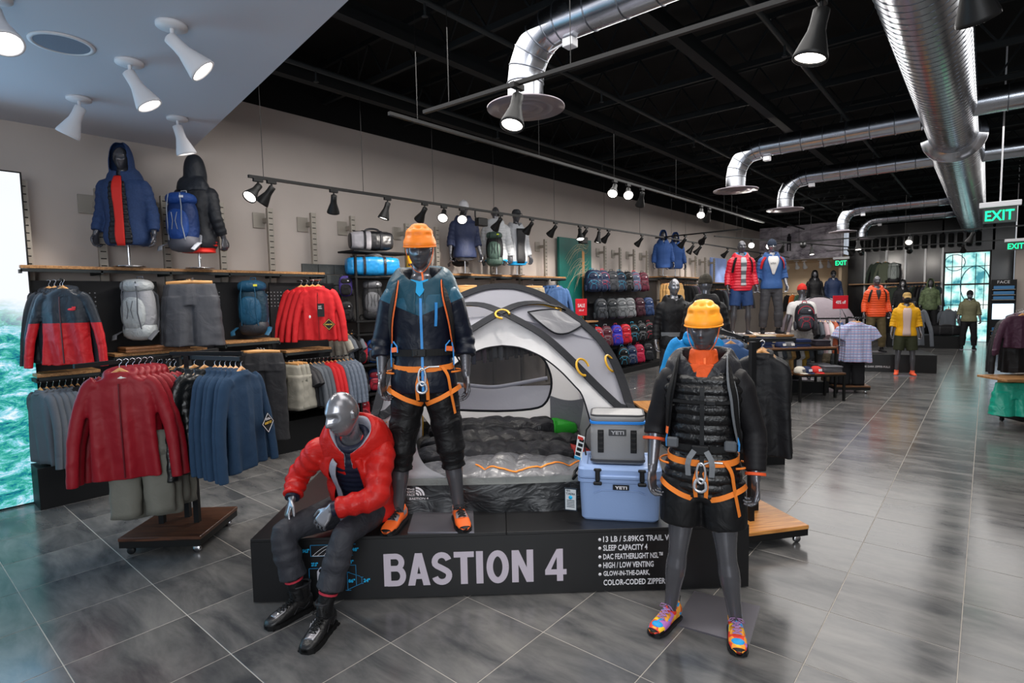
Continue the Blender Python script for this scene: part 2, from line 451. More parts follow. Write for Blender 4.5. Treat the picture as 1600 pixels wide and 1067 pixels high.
b = MB(); b.box((-1.5, 26.75, 4.95), (12.4, .1, .9)); b.box((-5.9, 25.2, 5.0), (3.2, .3, .75)); b.box((3.2, 26.5, 2.5), (5, .2, 5)); struct(b.build('trim_2', m_dark), 'black band closing the back of the ceiling')
b = MB(); b.box((1.9, 24.3, 1.75), (2.5, .3, 3.5)); struct(b.build('wall_right', m_wall), 'pale end wall right of the back door')
b = MB(); b.box((4.6, 12, 2.5), (.12, 29, 5)); struct(b.build('wall_side', m_wall), 'pale side wall out of view')
# ribbed black soffit over the back wall
b = MB()
for k in range(16): b.box((-4.2 + k * .26, 26.2, 3.72), (.16, .16, .5), ch=.03)
struct(b.build('ceiling_ribs', m_dark), 'ribbed black panel above the back wall')
# back doorway: bright printed glass
def glass_mat():
    m = bpy.data.materials.new('lit_printed_glass'); m.use_nodes = True; nt = m.node_tree; L = nt.links; b = nt.nodes['Principled BSDF']
    tc = nt.nodes.new('ShaderNodeTexCoord'); n = nt.nodes.new('ShaderNodeTexNoise'); n.inputs['Scale'].default_value = 1.9; n.inputs['Detail'].default_value = 4; L.new(tc.outputs['Object'], n.inputs[0])
    cr = nt.nodes.new('ShaderNodeValToRGB'); e = cr.color_ramp.elements; e[0].position = .38; e[0].color = lin('#14808f'); e[1].position = .58; e[1].color = lin('#e8f8f4')
    x = cr.color_ramp.elements.new(.46); x.color = lin('#8fd8d4'); L.new(n.outputs[0], cr.inputs[0]); L.new(cr.outputs[0], b.inputs['Emission Color']); b.inputs['Emission Strength'].default_value = 1.25
    b.inputs['Base Color'].default_value = lin('#404040'); b.inputs['Roughness'].default_value = .2
    return m
door = struct(thing('door_1', 'tall bright glass doorway with a printed scene in the back wall', 'door', (-.6, YB - .02, 0)))
b = MB(); b.box((0, .02, 1.65), (1.32, .03, 3.26)); b.build('pane', glass_mat(), door)
b = MB()
for x in (-.66, .66): b.box((x, -.02, 1.65), (.07, .08, 3.3))
b.box((0, -.02, 3.28), (1.3, .08, .07)); b.build('frame', m_blk, door)
for z in (.75, 1.35, 2.1, 2.75): q = MB(); q.box((0, -.02, z), (1.26, .03, .025 if z != 2.1 else .06)); q.build('glazing_bar', m_blk, door)
for x in (-.42, -.15, .25, .5): q = MB(); q.box((x, -.025, 2.2), (.02, .03, 2.0)); q.build('glazing_bar', m_blk, door)
q = MB(); q.tube([(.25 + .42 * cos(a), -.04, 2.05 + .7 * sin(a)) for a in [pi * (.1 + .09 * k) for k in range(16)]], .018, 6); q.tube([(-.35 + .3 * cos(a), -.04, 2.9 + .3 * sin(a)) for a in [2 * pi * k / 14 for k in range(15)]], .015, 6); q.build('printed_line', M('teal_print', '#2c7f96', .5), door)
# mural on the fascia
def mural_mat():
    m = bpy.data.materials.new('mountain_print'); m.use_nodes = True; nt = m.node_tree; L = nt.links; b = nt.nodes['Principled BSDF']
    tc = nt.nodes.new('ShaderNodeTexCoord'); mp = nt.nodes.new('ShaderNodeMapping'); mp.inputs['Scale'].default_value = (.9, 1, 2.2); L.new(tc.outputs['Object'], mp.inputs[0])
    n = nt.nodes.new('ShaderNodeTexNoise'); n.inputs['Scale'].default_value = 1.6; n.inputs['Detail'].default_value = 9; n.inputs['Roughness'].default_value = .7; n.inputs['Distortion'].default_value = .6; L.new(mp.outputs[0], n.inputs[0])
    cr = nt.nodes.new('ShaderNodeValToRGB'); e = cr.color_ramp.elements; e[0].position = .38; e[0].color = lin('#6f6874'); e[1].position = .62; e[1].color = lin('#d6d0da'); L.new(n.outputs[0], cr.inputs[0]); L.new(cr.outputs[0], b.inputs['Base Color']); b.inputs['Roughness'].default_value = .7
    return m
mu = thing('mural', 'wide grey mountain print with a lone hiker above the back recess', 'mural', (-5.9, 25.02, 3.95))
b = MB(); b.box((0, 0, 0), (3.2, .04, 1.35)); b.build('print_panel', mural_mat(), mu)
b = MB(); b.ell((-.35, -.03, .32), (.05, .012, .06)); b.box((-.35, -.03, .1), (.16, .02, .34), ch=.02); b.box((-.4, -.03, -.18), (.05, .02, .3)); b.box((-.3, -.03, -.18), (.05, .02, .3)); b.build('printed_hiker', M('hiker_ink', '#2b2830', .8), mu)

# main silver duct (spiral), branches with round diffusers
def spiral(name, parent, x, z, r, y0, y1, pitch=.13):
    q = MB(); k = max(2, int((y1 - y0) / .5))
    q.tube([(x, y0 + (y1 - y0) * i / k, z) for i in range(k + 1)], r, 40); q.build(name, m_sd, parent)
    s_ = MB(); n_ = int((y1 - y0) / pitch)
    path = []
    for i in range(n_ * 20 + 1):
        a = 2 * pi * i / 20; path.append((x + (r + .001) * cos(a), y0 + pitch * i / 20, z + (r + .001) * sin(a)))
    s_.tube(path, .0045, 4, up=(0, 1, 0)); s_.build('spiral_seam', m_seam, parent)
XD, ZD = -.48, 4.3
d = thing('main_duct', 'large spiral silver air duct running down the ceiling to the back', 'duct')
spiral('pipe', d, XD, ZD, .307, 1.6, 11.2)
q = MB(); q.lathe([(.307, 0), (.40, .12), (.42, .14), (.42, .2), (.37, .28)], 40, X=Matrix.Translation((XD, 11.1, ZD)) @ Matrix.Rotation(-pi / 2, 4, 'X')); q.build('flange', m_sd, d)
spiral('pipe', d, XD, ZD, .37, 11.35, 26.2, .2)
m_diff = M('diffuser_paint', '#8d858c', .35, .5)
def branch(label, y, xv, zv, r, n_el=5, flip=1):
    d = thing('branch_duct', label, 'duct', group=None)
    rb = .42; pts = [(XD - flip * .3, y, ZD)]; L_ = abs(xv - XD) - rb
    for i in range(1, 9): pts.append((XD - flip * L_ * i / 8, y, ZD))
    for i in range(1, n_el + 1):
        a = pi / 2 * i / n_el; pts.append((xv + flip * (rb - rb * sin(a)), y, ZD - rb + rb * cos(a)))
    pts.append((xv, y, zv))
    q = MB(); q.tube(pts, r, 28, up=(0, 1, 0)); q.build('pipe', m_sd, d)
    ring = lambda p, t, R_: (lambda X: [X @ V((R_ * cos(2 * pi * j / 24), R_ * sin(2 * pi * j / 24), 0)) for j in range(24)])(Matrix.Translation(p) @ V(t).to_track_quat('Z', 'Y').to_matrix().to_4x4())
    P = [V(p) for p in pts]
    for i in range(1, len(P) - 1):
        t = P[i + 1] - P[i - 1]; q = MB(); q.tube(ring(P[i], t, r + .002), .006, 5, closed=True); q.build('joint_ring', m_seam, d)
    q = MB(); R0 = .36
    q.lathe([(r, .02), (r + .02, .0), (R0, -.03), (R0, -.045), (.28, -.03), (.26, -.05), (.24, -.05), (.19, -.035), (.17, -.055), (.15, -.055), (.09, -.04), (.07, -.06), (.001, -.062)], 40, X=Matrix.Translation((xv, y, zv))); q.build('diffuser', m_diff, d)
    q = MB(); q.box((xv + flip * .5, y, ZD - r - .04), (.1, .1, .07), ch=.005); q.tube([(xv + flip * .45, y, ZD - r - .02), (xv + flip * .2, y, ZD - r - .06)], .008, 6); q.build('damper_box', m_wht, d)
for (y, lb, fl_) in ((4.2, 'nearest silver branch duct ending in a round ceiling diffuser', 1), (9.9, 'second silver branch duct with round diffuser over the backpack wall side', 1), (12.96, 'third silver branch duct with elbow and round diffuser', 1), (19.0, 'fourth silver branch duct far down the ceiling', 1), (22.3, 'last silver branch duct nearest the back wall', 1)):
    branch(lb, y, -3.33 if y < 15 else -3.3, 3.7, .155 if y > 5 else .165)
for y, lb in ((9.6, 'silver duct stub leaving the main duct to the right'), (13.1, 'second silver duct stub to the right of the main duct')):
    d = thing('duct_stub', lb, 'duct'); q = MB(); q.tube([(XD + .25, y, ZD), (3.2, y, ZD)], .16, 24); q.build('pipe', m_sd, d)
    for k in range(6):
        q = MB(); q.tube([(XD + .6 + k * .4, y + .162 * cos(2 * pi * j / 20), ZD + .162 * sin(2 * pi * j / 20)) for j in range(20)], .006, 5, closed=True); q.build('joint_ring', m_seam, d)

# ------------------------------------------------------------------ lamps
m_em = M('lamp_face', '#ffffff', .4, em='#fff6ec', es=9)
m_emd = M('lamp_face_dim', '#ffffff', .4, em='#fff4e6', es=2.2)
def lamp_proto(mat, em, size=1.0, canopy=False):
    """spot head; local origin at the track contact, head hangs below and looks along local -Z tilted"""
    b_ = MB(); 
    if canopy: b_.lathe([(.065 * size, 0), (.065 * size, -.015 * size), (.02 * size, -.02 * size)], 20)
    else: b_.box((0, 0, -.015), (.03 * size, .09 * size, .03 * size), ch=.003)
    b_.tube([(0, 0, -.01), (0, 0, -.06 * size)], .009 * size, 8)
    s_ = MB(); s_.lathe([(.022 * size, .055 * size), (.03 * size, .05 * size), (.03 * size, .0), (.033 * size, -.03 * size), (.062 * size, -.12 * size), (.064 * size, -.135 * size), (.057 * size, -.137 * size), (.055 * size, -.125 * size)], 20, cap=False)
    s_.lathe([(.0, .056 * size), (.022 * size, .055 * size)], 20, cap=False)
    f_ = MB(); f_.lathe([(.0001, -.124 * size), (.056 * size, -.124 * size)], 20, cap=False)
    return b_.mesh('mount', mat), s_.mesh('shade', mat), f_.mesh('lens', em)
_lp = {}
def lamp(label, loc, aim, kind='black', on=True, size=1.0, power=0, cat='spotlight', group=None, canopy=False, blend=.6, angle=70, col=(1, .93, .85), name='track_spotlight', lit_only=False):
    key = (kind, on, size, canopy)
    mat = {'black': m_blk, 'white': m_wht}[kind]
    if key not in _lp: _lp[key] = lamp_proto(mat, m_em if on else m_emd, size, canopy)
    me = _lp[key]
    t = thing(name, label, cat, loc, 0, group)
    obj('mount', me[0], t)
    piv = V((0, 0, -.07 * size)); dr = (V(aim) - (V(loc) + piv)).normalized()
    q = (-dr).to_track_quat('Z', 'Y')
    h = obj('shade', me[1], t, piv + dr * .035 * size, q.to_euler()); obj('lens', me[2], h)
    if power:
        p = V(loc) + piv + dr * (.19 * size)
        light('SPOT', 'spot_beam', p, aim, power, col, spot_size=R(angle), spot_blend=blend, shadow_soft_size=.04)
    return t
# lowered ceiling lamps (white), positions on the soffit plane
for k, (px, py, ax, ay, az, lb) in enumerate((
    (268, 38, -3.2, 3.2, 1.6, 'white ceiling spotlight nearest the soffit edge, face glowing'),
    (202, 96, -4.3, 2.6, 1.2, 'white ceiling spotlight in the middle of the lowered ceiling'),
    (123, 153, -7.0, .6, 1.4, 'white ceiling spotlight turned toward the grey wall'),
    (277, 184, -6.2, 3.0, 1.0, 'white ceiling spotlight hanging straight down near the wall corner'),
    (-12, -8, -2.6, 1.0, .5, 'white ceiling spotlight cut off at the picture corner'))):
    p = onz(px, py, 3.744)
    lamp(lb, p, (ax, ay, az), 'white', True, 1.45, 75, canopy=True, angle=80, name='ceiling_spotlight')
p = onz(97, 68, 3.744); t = thing('ceiling_speaker', 'round flush speaker grille in the lowered ceiling', 'speaker', p)
q = MB(); q.lathe([(.19, 0), (.19, -.008), (.165, -.012), (.16, -.006)], 40); q.build('rim', m_wht, t)
q = MB(); q.lathe([(.162, -.006), (.001, -.008)], 40, cap=False); q.build('grille', M('grille_grey', '#7a8494', .7, wr=.2, sc=180), t)

def track(label, a, b_, cables=(), zc=5.41, w=.035):
    t = thing('lighting_track', label, 'lighting track'); q = MB(); q.bar(a, b_, w, .03); q.build('rail', m_blk, t)
    for f in cables:
        p = V(a).lerp(V(b_), f); q = MB(); q.tube([p + V((0, 0, .01)), (p.x, p.y, zc)], .0035, 5); q.build('cable', m_blk, t)
    return t
XT = -5.9
zt = lambda y: 3.226 + (y - 2.79) * .0055
tr0 = V((XT, 2.79, zt(2.79)))
track('long black lighting track in front of the grey wall', tr0, (XT, 12.6, zt(12.6)), [(y - 2.79) / 9.81 for y in (2.95, 4.2, 5.35, 6.6, 8.2, 9.9, 11.4)])
wl = [(404, 'lit', 'nearest lamp on the wall track, face shining at the camera', (-5.0, 1.0, 1.2)), (425, 'off', 'second lamp on the wall track, dark shade turned away', (-6.9, 2.0, 1.2)),
      (522, 'w', 'third lamp on the wall track, pointing at the empty wall', (-7.1, 4.3, .8)), (606, 'lit', 'fourth lamp on the wall track, glowing above the duffel bags', (-6.3, 3.9, .8)),
      (664, 'w', 'lamp on the wall track right above the orange helmet', 0), (694, 'lit', 'bright lamp on the wall track right of the orange helmet', (-4.0, 3.2, 1.0)), (722, 'lit', 'bright lamp in front of the hooded jacket torso', (-3.5, 3.5, 1.0)),
      (782, 'w', 'lamp on the wall track before the striped jacket torso', 0), (831, 'w', 'first lamp on the wall track past the torsos', 0), (868, 'w', 'second lamp on the wall track past the torsos', 0),
      (906, 'lit', 'lamp on the wall track above the tree poster, left of a pair', (-5.2, 8.2, .6)), (916, 'w', 'lamp on the wall track above the tree poster, right of a pair', 0), (936, 'lit', 'lamp on the wall track lighting the first backpacks', (-6.2, 9.4, .6)), (951, 'w', 'lamp on the wall track lighting the next backpacks', 0), (1003, 'w', 'far lamp on the wall track near its end', 0)]
for px, st, lb, aim in wl:
    p = onx(px, 300 + (px - 404) * .125, XT); y = p.y; loc = (XT, y, zt(y) - .015)
    if px == 425: y = p.y
    a = aim or (XW, y + .1, 1.7)
    lamp(lb, loc, a, 'black', True, 1.15, 55 if st != 'off' else 20, angle=85)
for px, py, lb in ((752, 345, 'small black box speaker hung from the wall track'), (911, 374, 'second small black speaker on the wall track')):
    p = onx(px, py, XT); q = MB(); q.box((0, 0, -.02), (.10, .2, .12), ch=.01); q.tube([(0, -.1, 0), (0, -.13, .05), (0, -.13, zt(p.y) - p.z)], .012, 6); tag(q.build('track_speaker', m_blk, None, p), lb, 'speaker')
# middle tracks
track('bare silver edged track hanging between the wall track and the ducts', (-4.2, 3.3, 3.6), (-4.2, 14.5, 3.62), [.03, .2, .36, .55, .8])
for y, aim, lb, pw in ((7.35, (-3.3, 4.4, .8), 'bright pair lamp on the middle track, left one', 70), (7.75, (-2.2, 4.2, .8), 'bright pair lamp on the middle track, right one', 70), (8.2, (-5.5, 9.5, 1), 'dark lamp behind the bright pair on the middle track', 25),
                       (10.6, (-3.0, 7, .8), 'shining lamp on the middle track above the red puffer mannequin', 60), (11.0, (-6, 13, 1), 'dark lamp on the middle track, turned to the wall', 30)):
    lamp(lb, (-4.2, y, 3.59), aim, 'black', True, 1.2, pw, angle=75)
track('cross track close to the camera carrying two large spotlights', (-3.95, 3.5, 3.6), (1.2, 3.75, 3.6), [.06, .3, .62])
lamp('large black spotlight hanging before the near round diffuser', onz(808, 132, 3.59), (-2.7, 2.4, .6), 'black', True, 1.5, 90, angle=60)
lamp('large black spotlight right of the long branch duct, shade glowing below', onz(1283, -8, 3.59), (-1.3, 3.3, .6), 'black', True, 1.5, 100, angle=60)
lamp('large dark spotlight crossing the main duct at the top edge', (-.12, 3.7, 3.59), (.5, 6, 0), 'black', True, 1.5, 40)
# tracks over the far floor
track('track over the mannequin table', (-6.4, 13.2, 3.35), (-4.2, 13.0, 3.35), [.2, .8])
track('track running from the table to the back of the shop', (-5.4, 14.5, 3.4), (-3.0, 24, 3.4), [.1, .5, .9])
track('cross track before the back doorway', (-4.6, 17.0, 3.3), (1.4, 17.0, 3.3), [.1, .5, .9])
track('second cross track before the back doorway', (-4.2, 21.5, 3.3), (1.4, 21.5, 3.3), [.1, .9])
track('far wall track above the blue poster', (-6.0, 13.0, 3.3), (-6.0, 24, 3.3), [.1, .5, .9])
fl_sp = [(-5.6, 13.15, (-7.2, 13.5, 1.5), 60), (-5.1, 13.1, (-7, 15, 2), 30), (-6.0, 14.6, (-7.3, 14.6, 1.5), 50), (-6.0, 15.1, (-7.3, 15.1, 1.8), 0), (-6.0, 17.2, (-7.3, 17.4, 2), 60), (-6.0, 18.6, (-7.3, 18.6, 2), 0), (-6.0, 20.4, (-7.3, 20.6, 2), 60),
         (-5.0, 16.2, (-4.0, 12.4, 1.8), 70), (-4.8, 17.1, (-3.7, 12.8, 1.8), 70), (-4.6, 17.8, (-6, 20, 1), 0), (-4.2, 19.4, (-4, 19, 1), 50), (-3.6, 21.8, (-2.6, 24.5, 1.4), 70),
         (-3.9, 17.0, (-5.6, 25, 4), 160), (-2.6, 17.0, (-2.4, 16.5, .8), 60), (-1.5, 17.0, (-1.6, 13.5, .8), 0), (-.3, 17.0, (-1.2, 17.2, .8), 50), (.8, 17.0, (1.2, 17.4, .5), 40),
         (-3.2, 21.5, (-3.4, 26, 2.5), 60), (-1.9, 21.5, (-2.2, 26, 2), 60), (-.6, 21.5, (-.5, 23.5, 1), 50), (.7, 21.5, (1.6, 24, 1.5), 50)]
for k, (x, y, aim, pw) in enumerate(fl_sp):
    lamp('black spotlight over the far sales floor, %s counted from the grey wall end' % ORD[k], (x, y, 3.385 if y in (16.2, 17.1, 17.8, 19.4, 21.8) else 3.335 if y < 13.3 else 3.29), aim, 'black', pw > 0, 1.3, pw, angle=80)
for k, x in enumerate((-6.6, -6.2, -5.9, -5.3, -5.0)):
    lamp('small white spotlight in the beige recess, %s from the left' % ORD[k], (x, 26.0, 3.25), (x, 27.9, 1.3), 'white', True, 1.5, 25, canopy=True, name='ceiling_spotlight')
# exit signs
m_exit = M('exit_green', '#0fe88f', .5, em='#14f09a', es=1.6)
def exit_sign(x, y, z, s, lb, zc=5.41):
    t = thing('exit_sign', lb, 'sign', (x, y, z)); q = MB(); q.box((0, 0, 0), (.34 * s, .03, .2 * s), ch=.004); q.build('plate', M('exit_plate', '#10231c', .3), t)
    q = MB(); q.box((0, 0, .14 * s), (.42 * s, .1, .07 * s), ch=.006); q.tube([(0, 0, .16 * s), (0, 0, zc - z)], .012, 6); q.build('housing', m_wht, t)
    text('lettering', 'EXIT', .185 * s, m_exit, t, (-.155 * s, -.02, -.065 * s), bold=.004, sx=.78)
exit_sign(.10, 11.0, 2.98, 1.12, 'large hanging green exit sign at the right edge'); exit_sign(.56, 21.0, 3.08, 1.15, 'smaller hanging exit sign behind the large one')
exit_sign(-4.3, 24.6, 3.02, 1.3, 'small distant exit sign above the two dark mannequins')
# ================================================================== MANNEQUINS
m_man = M('mannequin_lacquer', '#66666b', .25, .6)
m_manl = M('mannequin_silver', '#929297', .25, .7)
TOR = [(-.12, .12, .09), (-.04, .160, .108), (.04, .172, .114), (.12, .166, .112), (.28, .142, .1), (.45, .150, .106), (.65, .176, .122), (.78, .186, .122), (.87, .172, .108), (.93, .135, .090), (.98, .092, .072), (1.02, .068, .064), (1.08, .058, .060), (1.2, .056, .058)]
def standing(h=1.87, feet=.18, arms=.31, elb=None, lean=0., fwd=-.05, rise=0.):
    """joint positions of a standing figure facing -Y"""
    k = h / 1.87
    J = dict(hipc=(0, 0, .905), neck=(0, .005, 1.555), hd=(1, 0, 0), sd=(1, 0, 0), head=(0, -.015, 1.735), hy=0., hp=0., k=k)
    for s, n in ((-1, 'l'), (1, 'r')):
        J['sh' + n] = (s * .172, 0, 1.462); J['el' + n] = (s * (arms - .035), .03, 1.19); J['wr' + n] = (s * arms, fwd, .955)
        J['hd' + n] = (s * .04, -.12, -1); J['pn' + n] = (-s, -.35, 0)
        J['hip' + n] = (s * .093, 0, .9); J['kn' + n] = (s * (.093 + feet) / 2 + s * .012, -.025, .5); J['an' + n] = (s * feet, .02, .095); J['toe' + n] = (s * .28, -1, 0)
    for q in list(J):
        if isinstance(J[q], tuple): J[q] = V(J[q]) * (k if q[:2] in ('hi', 'ne', 'he', 'sh', 'el', 'wr', 'kn', 'an') and q not in ('hdl',) else 1)
    return J
def spine(J, s):
    P0 = V(J['hipc']); P1 = V(J['neck']); L = (P1 - P0)
    mid = (P0 + P1) / 2 + V(J.get('bend', (0, 0, 0)))
    p = (1 - s) ** 2 * P0 + 2 * s * (1 - s) * mid + s * s * P1 if 0 <= s <= 1 else (P0 + L * s if s < 0 else P1 + (P1 - mid).normalized() * L.length * (s - 1))
    t = (2 * (1 - s) * (mid - P0) + 2 * s * (P1 - mid)) if 0 <= s <= 1 else ((mid - P0) if s < 0 else (P1 - mid))
    t.normalize(); x = V(J['hd']).lerp(V(J['sd']), max(0, min(1, s))); x = (x - t * x.dot(t)).normalized(); y = t.cross(x)
    return p, x, y, t
def prof(s):
    for a, b in zip(TOR, TOR[1:]):
        if a[0] <= s <= b[0]:
            f = (s - a[0]) / (b[0] - a[0]); f = f * f * (3 - 2 * f) * .5 + f * .5
            return a[1] + (b[1] - a[1]) * f, a[2] + (b[2] - a[2]) * f
    return (TOR[0][1:] if s < TOR[0][0] else TOR[-1][1:])
def torso(q, J, s0=-.12, s1=1.12, e=0., n=28, steps=26, flare=0., mod=None, ed=None, mi=0):
    rings = []; k = J['k']
    for i in range(steps + 1):
        s = s0 + (s1 - s0) * i / steps; p, x, y, t = spine(J, s); w, d = prof(s)
        ee = e + flare * max(0, (s1 - s) / (s1 - s0)) ** 2
        if mod: ee += mod(s)
        w = (w + ee) * k; d = (d + (ed if ed is not None else ee) + (ee - e if ed is not None else 0)) * k
        ring = []
        for j in range(n):
            th = 2 * pi * j / n; c, s_ = cos(th), sin(th)
            ring.append(p + x * (w * math.copysign(abs(c) ** .9, c)) + y * (d * math.copysign(abs(s_) ** .85, s_)))
        rings.append(ring)
    q.loft(rings, mi)
def limb_path(pts, n=6):
    """smooth path through 3 joints"""
    A, B, C = [V(p) for p in pts]; out = []
    for i in range(n): out.append((A.lerp(B, i / n), i / n))
    for i in range(n + 1): out.append((B.lerp(C, i / n), 1 + i / n))
    P = [p for p, _ in out]
    for _ in range(1):
        P = [P[0]] + [(P[i - 1] + P[i] * 2 + P[i + 1]) / 4 for i in range(1, len(P) - 1)] + [P[-1]]
    return [(p, t) for p, (_, t) in zip(P, out)]
def interp(tab, t):
    for a, b in zip(tab, tab[1:]):
        if a[0] <= t <= b[0]: return a[1] + (b[1] - a[1]) * (t - a[0]) / (b[0] - a[0])
    return tab[0][1] if t < tab[0][0] else tab[-1][1]
ARM = [(0, .050), (.14, .060), (.35, .054), (.6, .046), (1, .041), (1.25, .041), (1.6, .034), (2, .026)]
LEG = [(0, .098), (.35, .088), (.75, .066), (.95, .057), (1.1, .051), (1.35, .060), (1.65, .044), (2, .036)]
def arm(q, J, n, e=0., t0=0., t1=2., tab=None, mod=None, N=7, seg=18):
    path = [(p, t) for p, t in limb_path((J['sh' + n], J['el' + n], J['wr' + n]), N) if t0 - 1e-6 <= t <= t1 + 1e-6]
    if t0 == 0:   # round the shoulder cap
        S0 = path[0][0]; d = (path[1][0] - S0).normalized(); inn = (V(J['neck']) - S0); inn.z = 0; inn.normalize(); r0 = interp(tab or ARM, 0) + (e(0) if callable(e) else e)
        pre = [(S0 - d * r0 * .45 + inn * r0 * .9, -.9), (S0 - d * r0 * .25 + inn * r0 * .45, -.4)]
        path = pre + path
    if mod:   # subdivide for quilting
        pp = []
        for (a, ta), (b, tb) in zip(path, path[1:]):
            for i in range(4): pp.append((a.lerp(b, i / 4), ta + (tb - ta) * i / 4))
        path = pp + [path[-1]]
    q.tube([p for p, t in path], [(interp(tab or ARM, t) + (e(max(0, t)) if callable(e) else e) + (mod(t) if mod else 0)) * J['k'] * (.62 if t < -.5 else .86 if t < 0 else 1) for p, t in path], seg)
def leg(q, J, n, e=0., t0=0., t1=2., tab=None, N=7, seg=20):
    path = [(p, t) for p, t in limb_path((J['hip' + n], J['kn' + n], J['an' + n]), N) if t0 - 1e-6 <= t <= t1 + 1e-6]
    q.tube([p for p, t in path], [(interp(tab or LEG, t) + (e(t) if callable(e) else e)) * J['k'] for p, t in path], seg)
def hand(q, J, n, r=.008, curl=.5, k=1.):
    W = V(J['wr' + n]); D = V(J['hd' + n]).normalized(); N = V(J['pn' + n]); N = (N - D * N.dot(D)).normalized(); S = D.cross(N)
    if 'ts' + n in J:
        if S.dot(V(J['ts' + n])) < 0: S = -S
    elif S.y > 0: S = -S         # S points to the thumb side (forward)
    q.tube([W - D * .03 * k, W + D * .01 * k, W + D * .045 * k, W + D * .085 * k, W + D * .098 * k], [(.027 * k, .022 * k), (.029 * k, .019 * k), (.042 * k, .017 * k), (.043 * k, .015 * k), (.036 * k, .012 * k)], 16, up=N)
    cj = J.get('curl' + n, curl)
    for i, (o, ln) in enumerate(((.034, .070), (.0115, .080), (-.0115, .074), (-.034, .058))):
        p = W + D * (.088 - abs(o - .005) * .12) * k + S * o * k; a = 0; path = [p - D * .02 * k, p]
        for sg in (.42, .32, .26):
            a += cj * (1.0 + .12 * i); d = D * cos(a) + N * sin(a) + S * o * 1.2; p = p + d.normalized() * ln * sg * k * 1.05; path.append(p)
        q.tube(path, [r * 1.05 * k, r * 1.1 * k, r * 1.02 * k, r * .95 * k, r * .78 * k], 8)
    p = W + D * .018 * k + S * .026 * k; d1 = (D * .75 + S * .7 + N * .25).normalized(); d2 = (D + S * .18 + N * .35).normalized()
    q.tube([p - d1 * .012 * k, p, p + d1 * .045 * k, p + d1 * .045 * k + d2 * .032 * k, p + d1 * .045 * k + d2 * .055 * k], [r * 1.5 * k, r * 1.6 * k, r * 1.3 * k, r * 1.15 * k, r * .85 * k], 8)
def head_xf(J):
    return Matrix.Translation(V(J['head'])) @ Matrix.Rotation(J['hy'], 4, 'Z') @ Matrix.Rotation(J['hp'], 4, 'X') @ Matrix.Rotation(J.get('hr', 0), 4, 'Y') @ Matrix.Scale(J.get('hk', J['k']), 4)
def head(q, J):
    X = head_xf(J); nu, nv = 44, 40; rings = []
    g = lambda x, s: exp(-(x / s) ** 2)
    for i in range(nv + 1):
        ph = -pi / 2 + pi * i / nv; ph = max(-pi / 2 + .03, min(pi / 2 - .03, ph)); ring = []
        for j in range(nu):
            th = 2 * pi * j / nu
            x = .074 * cos(ph) * cos(th); y = .096 * cos(ph) * sin(th); z = .124 * sin(ph)
            lo = max(0, -z / .124)
            x *= 1 - .36 * lo ** 1.3
            if y > 0: y *= 1 - .45 * lo ** 1.3
            else: y *= 1 - .12 * lo ** 2
            if y < 0:
                f = min(1, -y / .05)
                y += f * (.019 * g(abs(x) - .031, .018) * g(z - .012, .016))           # eye sockets
                y -= f * (.007 * g(z - .038, .012) * g(x, .05))                        # brow
                br = g(x, .0150) * max(0, min(1, (.030 - z) / .055)) * (1 if z > -.03 else g(z + .03, .009))
                y -= f * .027 * br                                                     # nose
                y -= f * (.010 * g(x, .022) * g(z + .056, .007) + .009 * g(x, .02) * g(z + .072, .007))   # lips
                y += f * .006 * g(x, .03) * g(z + .0635, .004)
                y -= f * .008 * g(x, .022) * g(z + .098, .014)                         # chin
                y += f * .004 * g(abs(x) - .045, .02) * g(z + .05, .025)
            ring.append(X @ V((x, y, z)))
        rings.append(ring)
    q.loft(rings)
    for s in (-1, 1):
        q.tube([X @ V((s * .068, .004, .02)), X @ V((s * .08, .012, .012)), X @ V((s * .078, .008, -.022))], [.008, .009, .006], 8)
    c = V(J['head']) + (X.to_3x3() @ V((0, .022, -.05))); nb = V(J['neck'])
    q.tube([nb - (c - nb) * .2, nb.lerp(c, .3), c, c + (c - nb) * .25], [(.066 * J['k'], .066 * J['k']), .056 * J['k'], .054 * J['k'], .05 * J['k']], 18)
def foot(q, J, n):
    A = V(J['an' + n]); D = V(J['toe' + n]).normalized(); k = J['k']
    q.tube([A, A + V((0, 0, -.05)) * k - D * .02 * k], [.036 * k, .034 * k], 12)
    q.tube([A + V((0, 0, -.062)) * k - D * .055 * k, A + V((0, 0, -.06)) * k, A + V((0, 0, -.068)) * k + D * .09 * k, A + V((0, 0, -.078)) * k + D * .17 * k], [(.030 * k, .030 * k), (.034 * k, .034 * k), (.042 * k, .022 * k), (.03 * k, .012 * k)], 14, up=(0, 0, 1))
def body(J, parent, mat=None, vox=.006, parts='htalf', curl=.45, r=.008):
    q = MB()
    if 'h' in parts: head(q, J)
    if 't' in parts: torso(q, J, -.12 if 'l' in parts else J.get('cut', -.12), 1.06)
    if 'a' in parts:
        for n in 'lr': arm(q, J, n); hand(q, J, n, r, curl, J['k'] * 1.06)
    if 'l' in parts:
        for n in 'lr':
            leg(q, J, n)
            if 'f' in parts: foot(q, J, n)
    return remesh(q, 'body', mat or m_man, parent, vox, 1)
def toworld(J, loc, rz):
    """not used for local figures"""
    return J
def surf(J, s, a, e=.012):
    """point on the torso surface: s along spine, a = angle (0 front, + to viewer right), e outwards"""
    p, x, y, t = spine(J, s); w, d = prof(s); k = J['k']; c, s_ = sin(a), -cos(a)
    return p + x * (w + e) * k * math.copysign(abs(c) ** .9, c) + y * (d + e) * k * math.copysign(abs(s_) ** .85, s_)
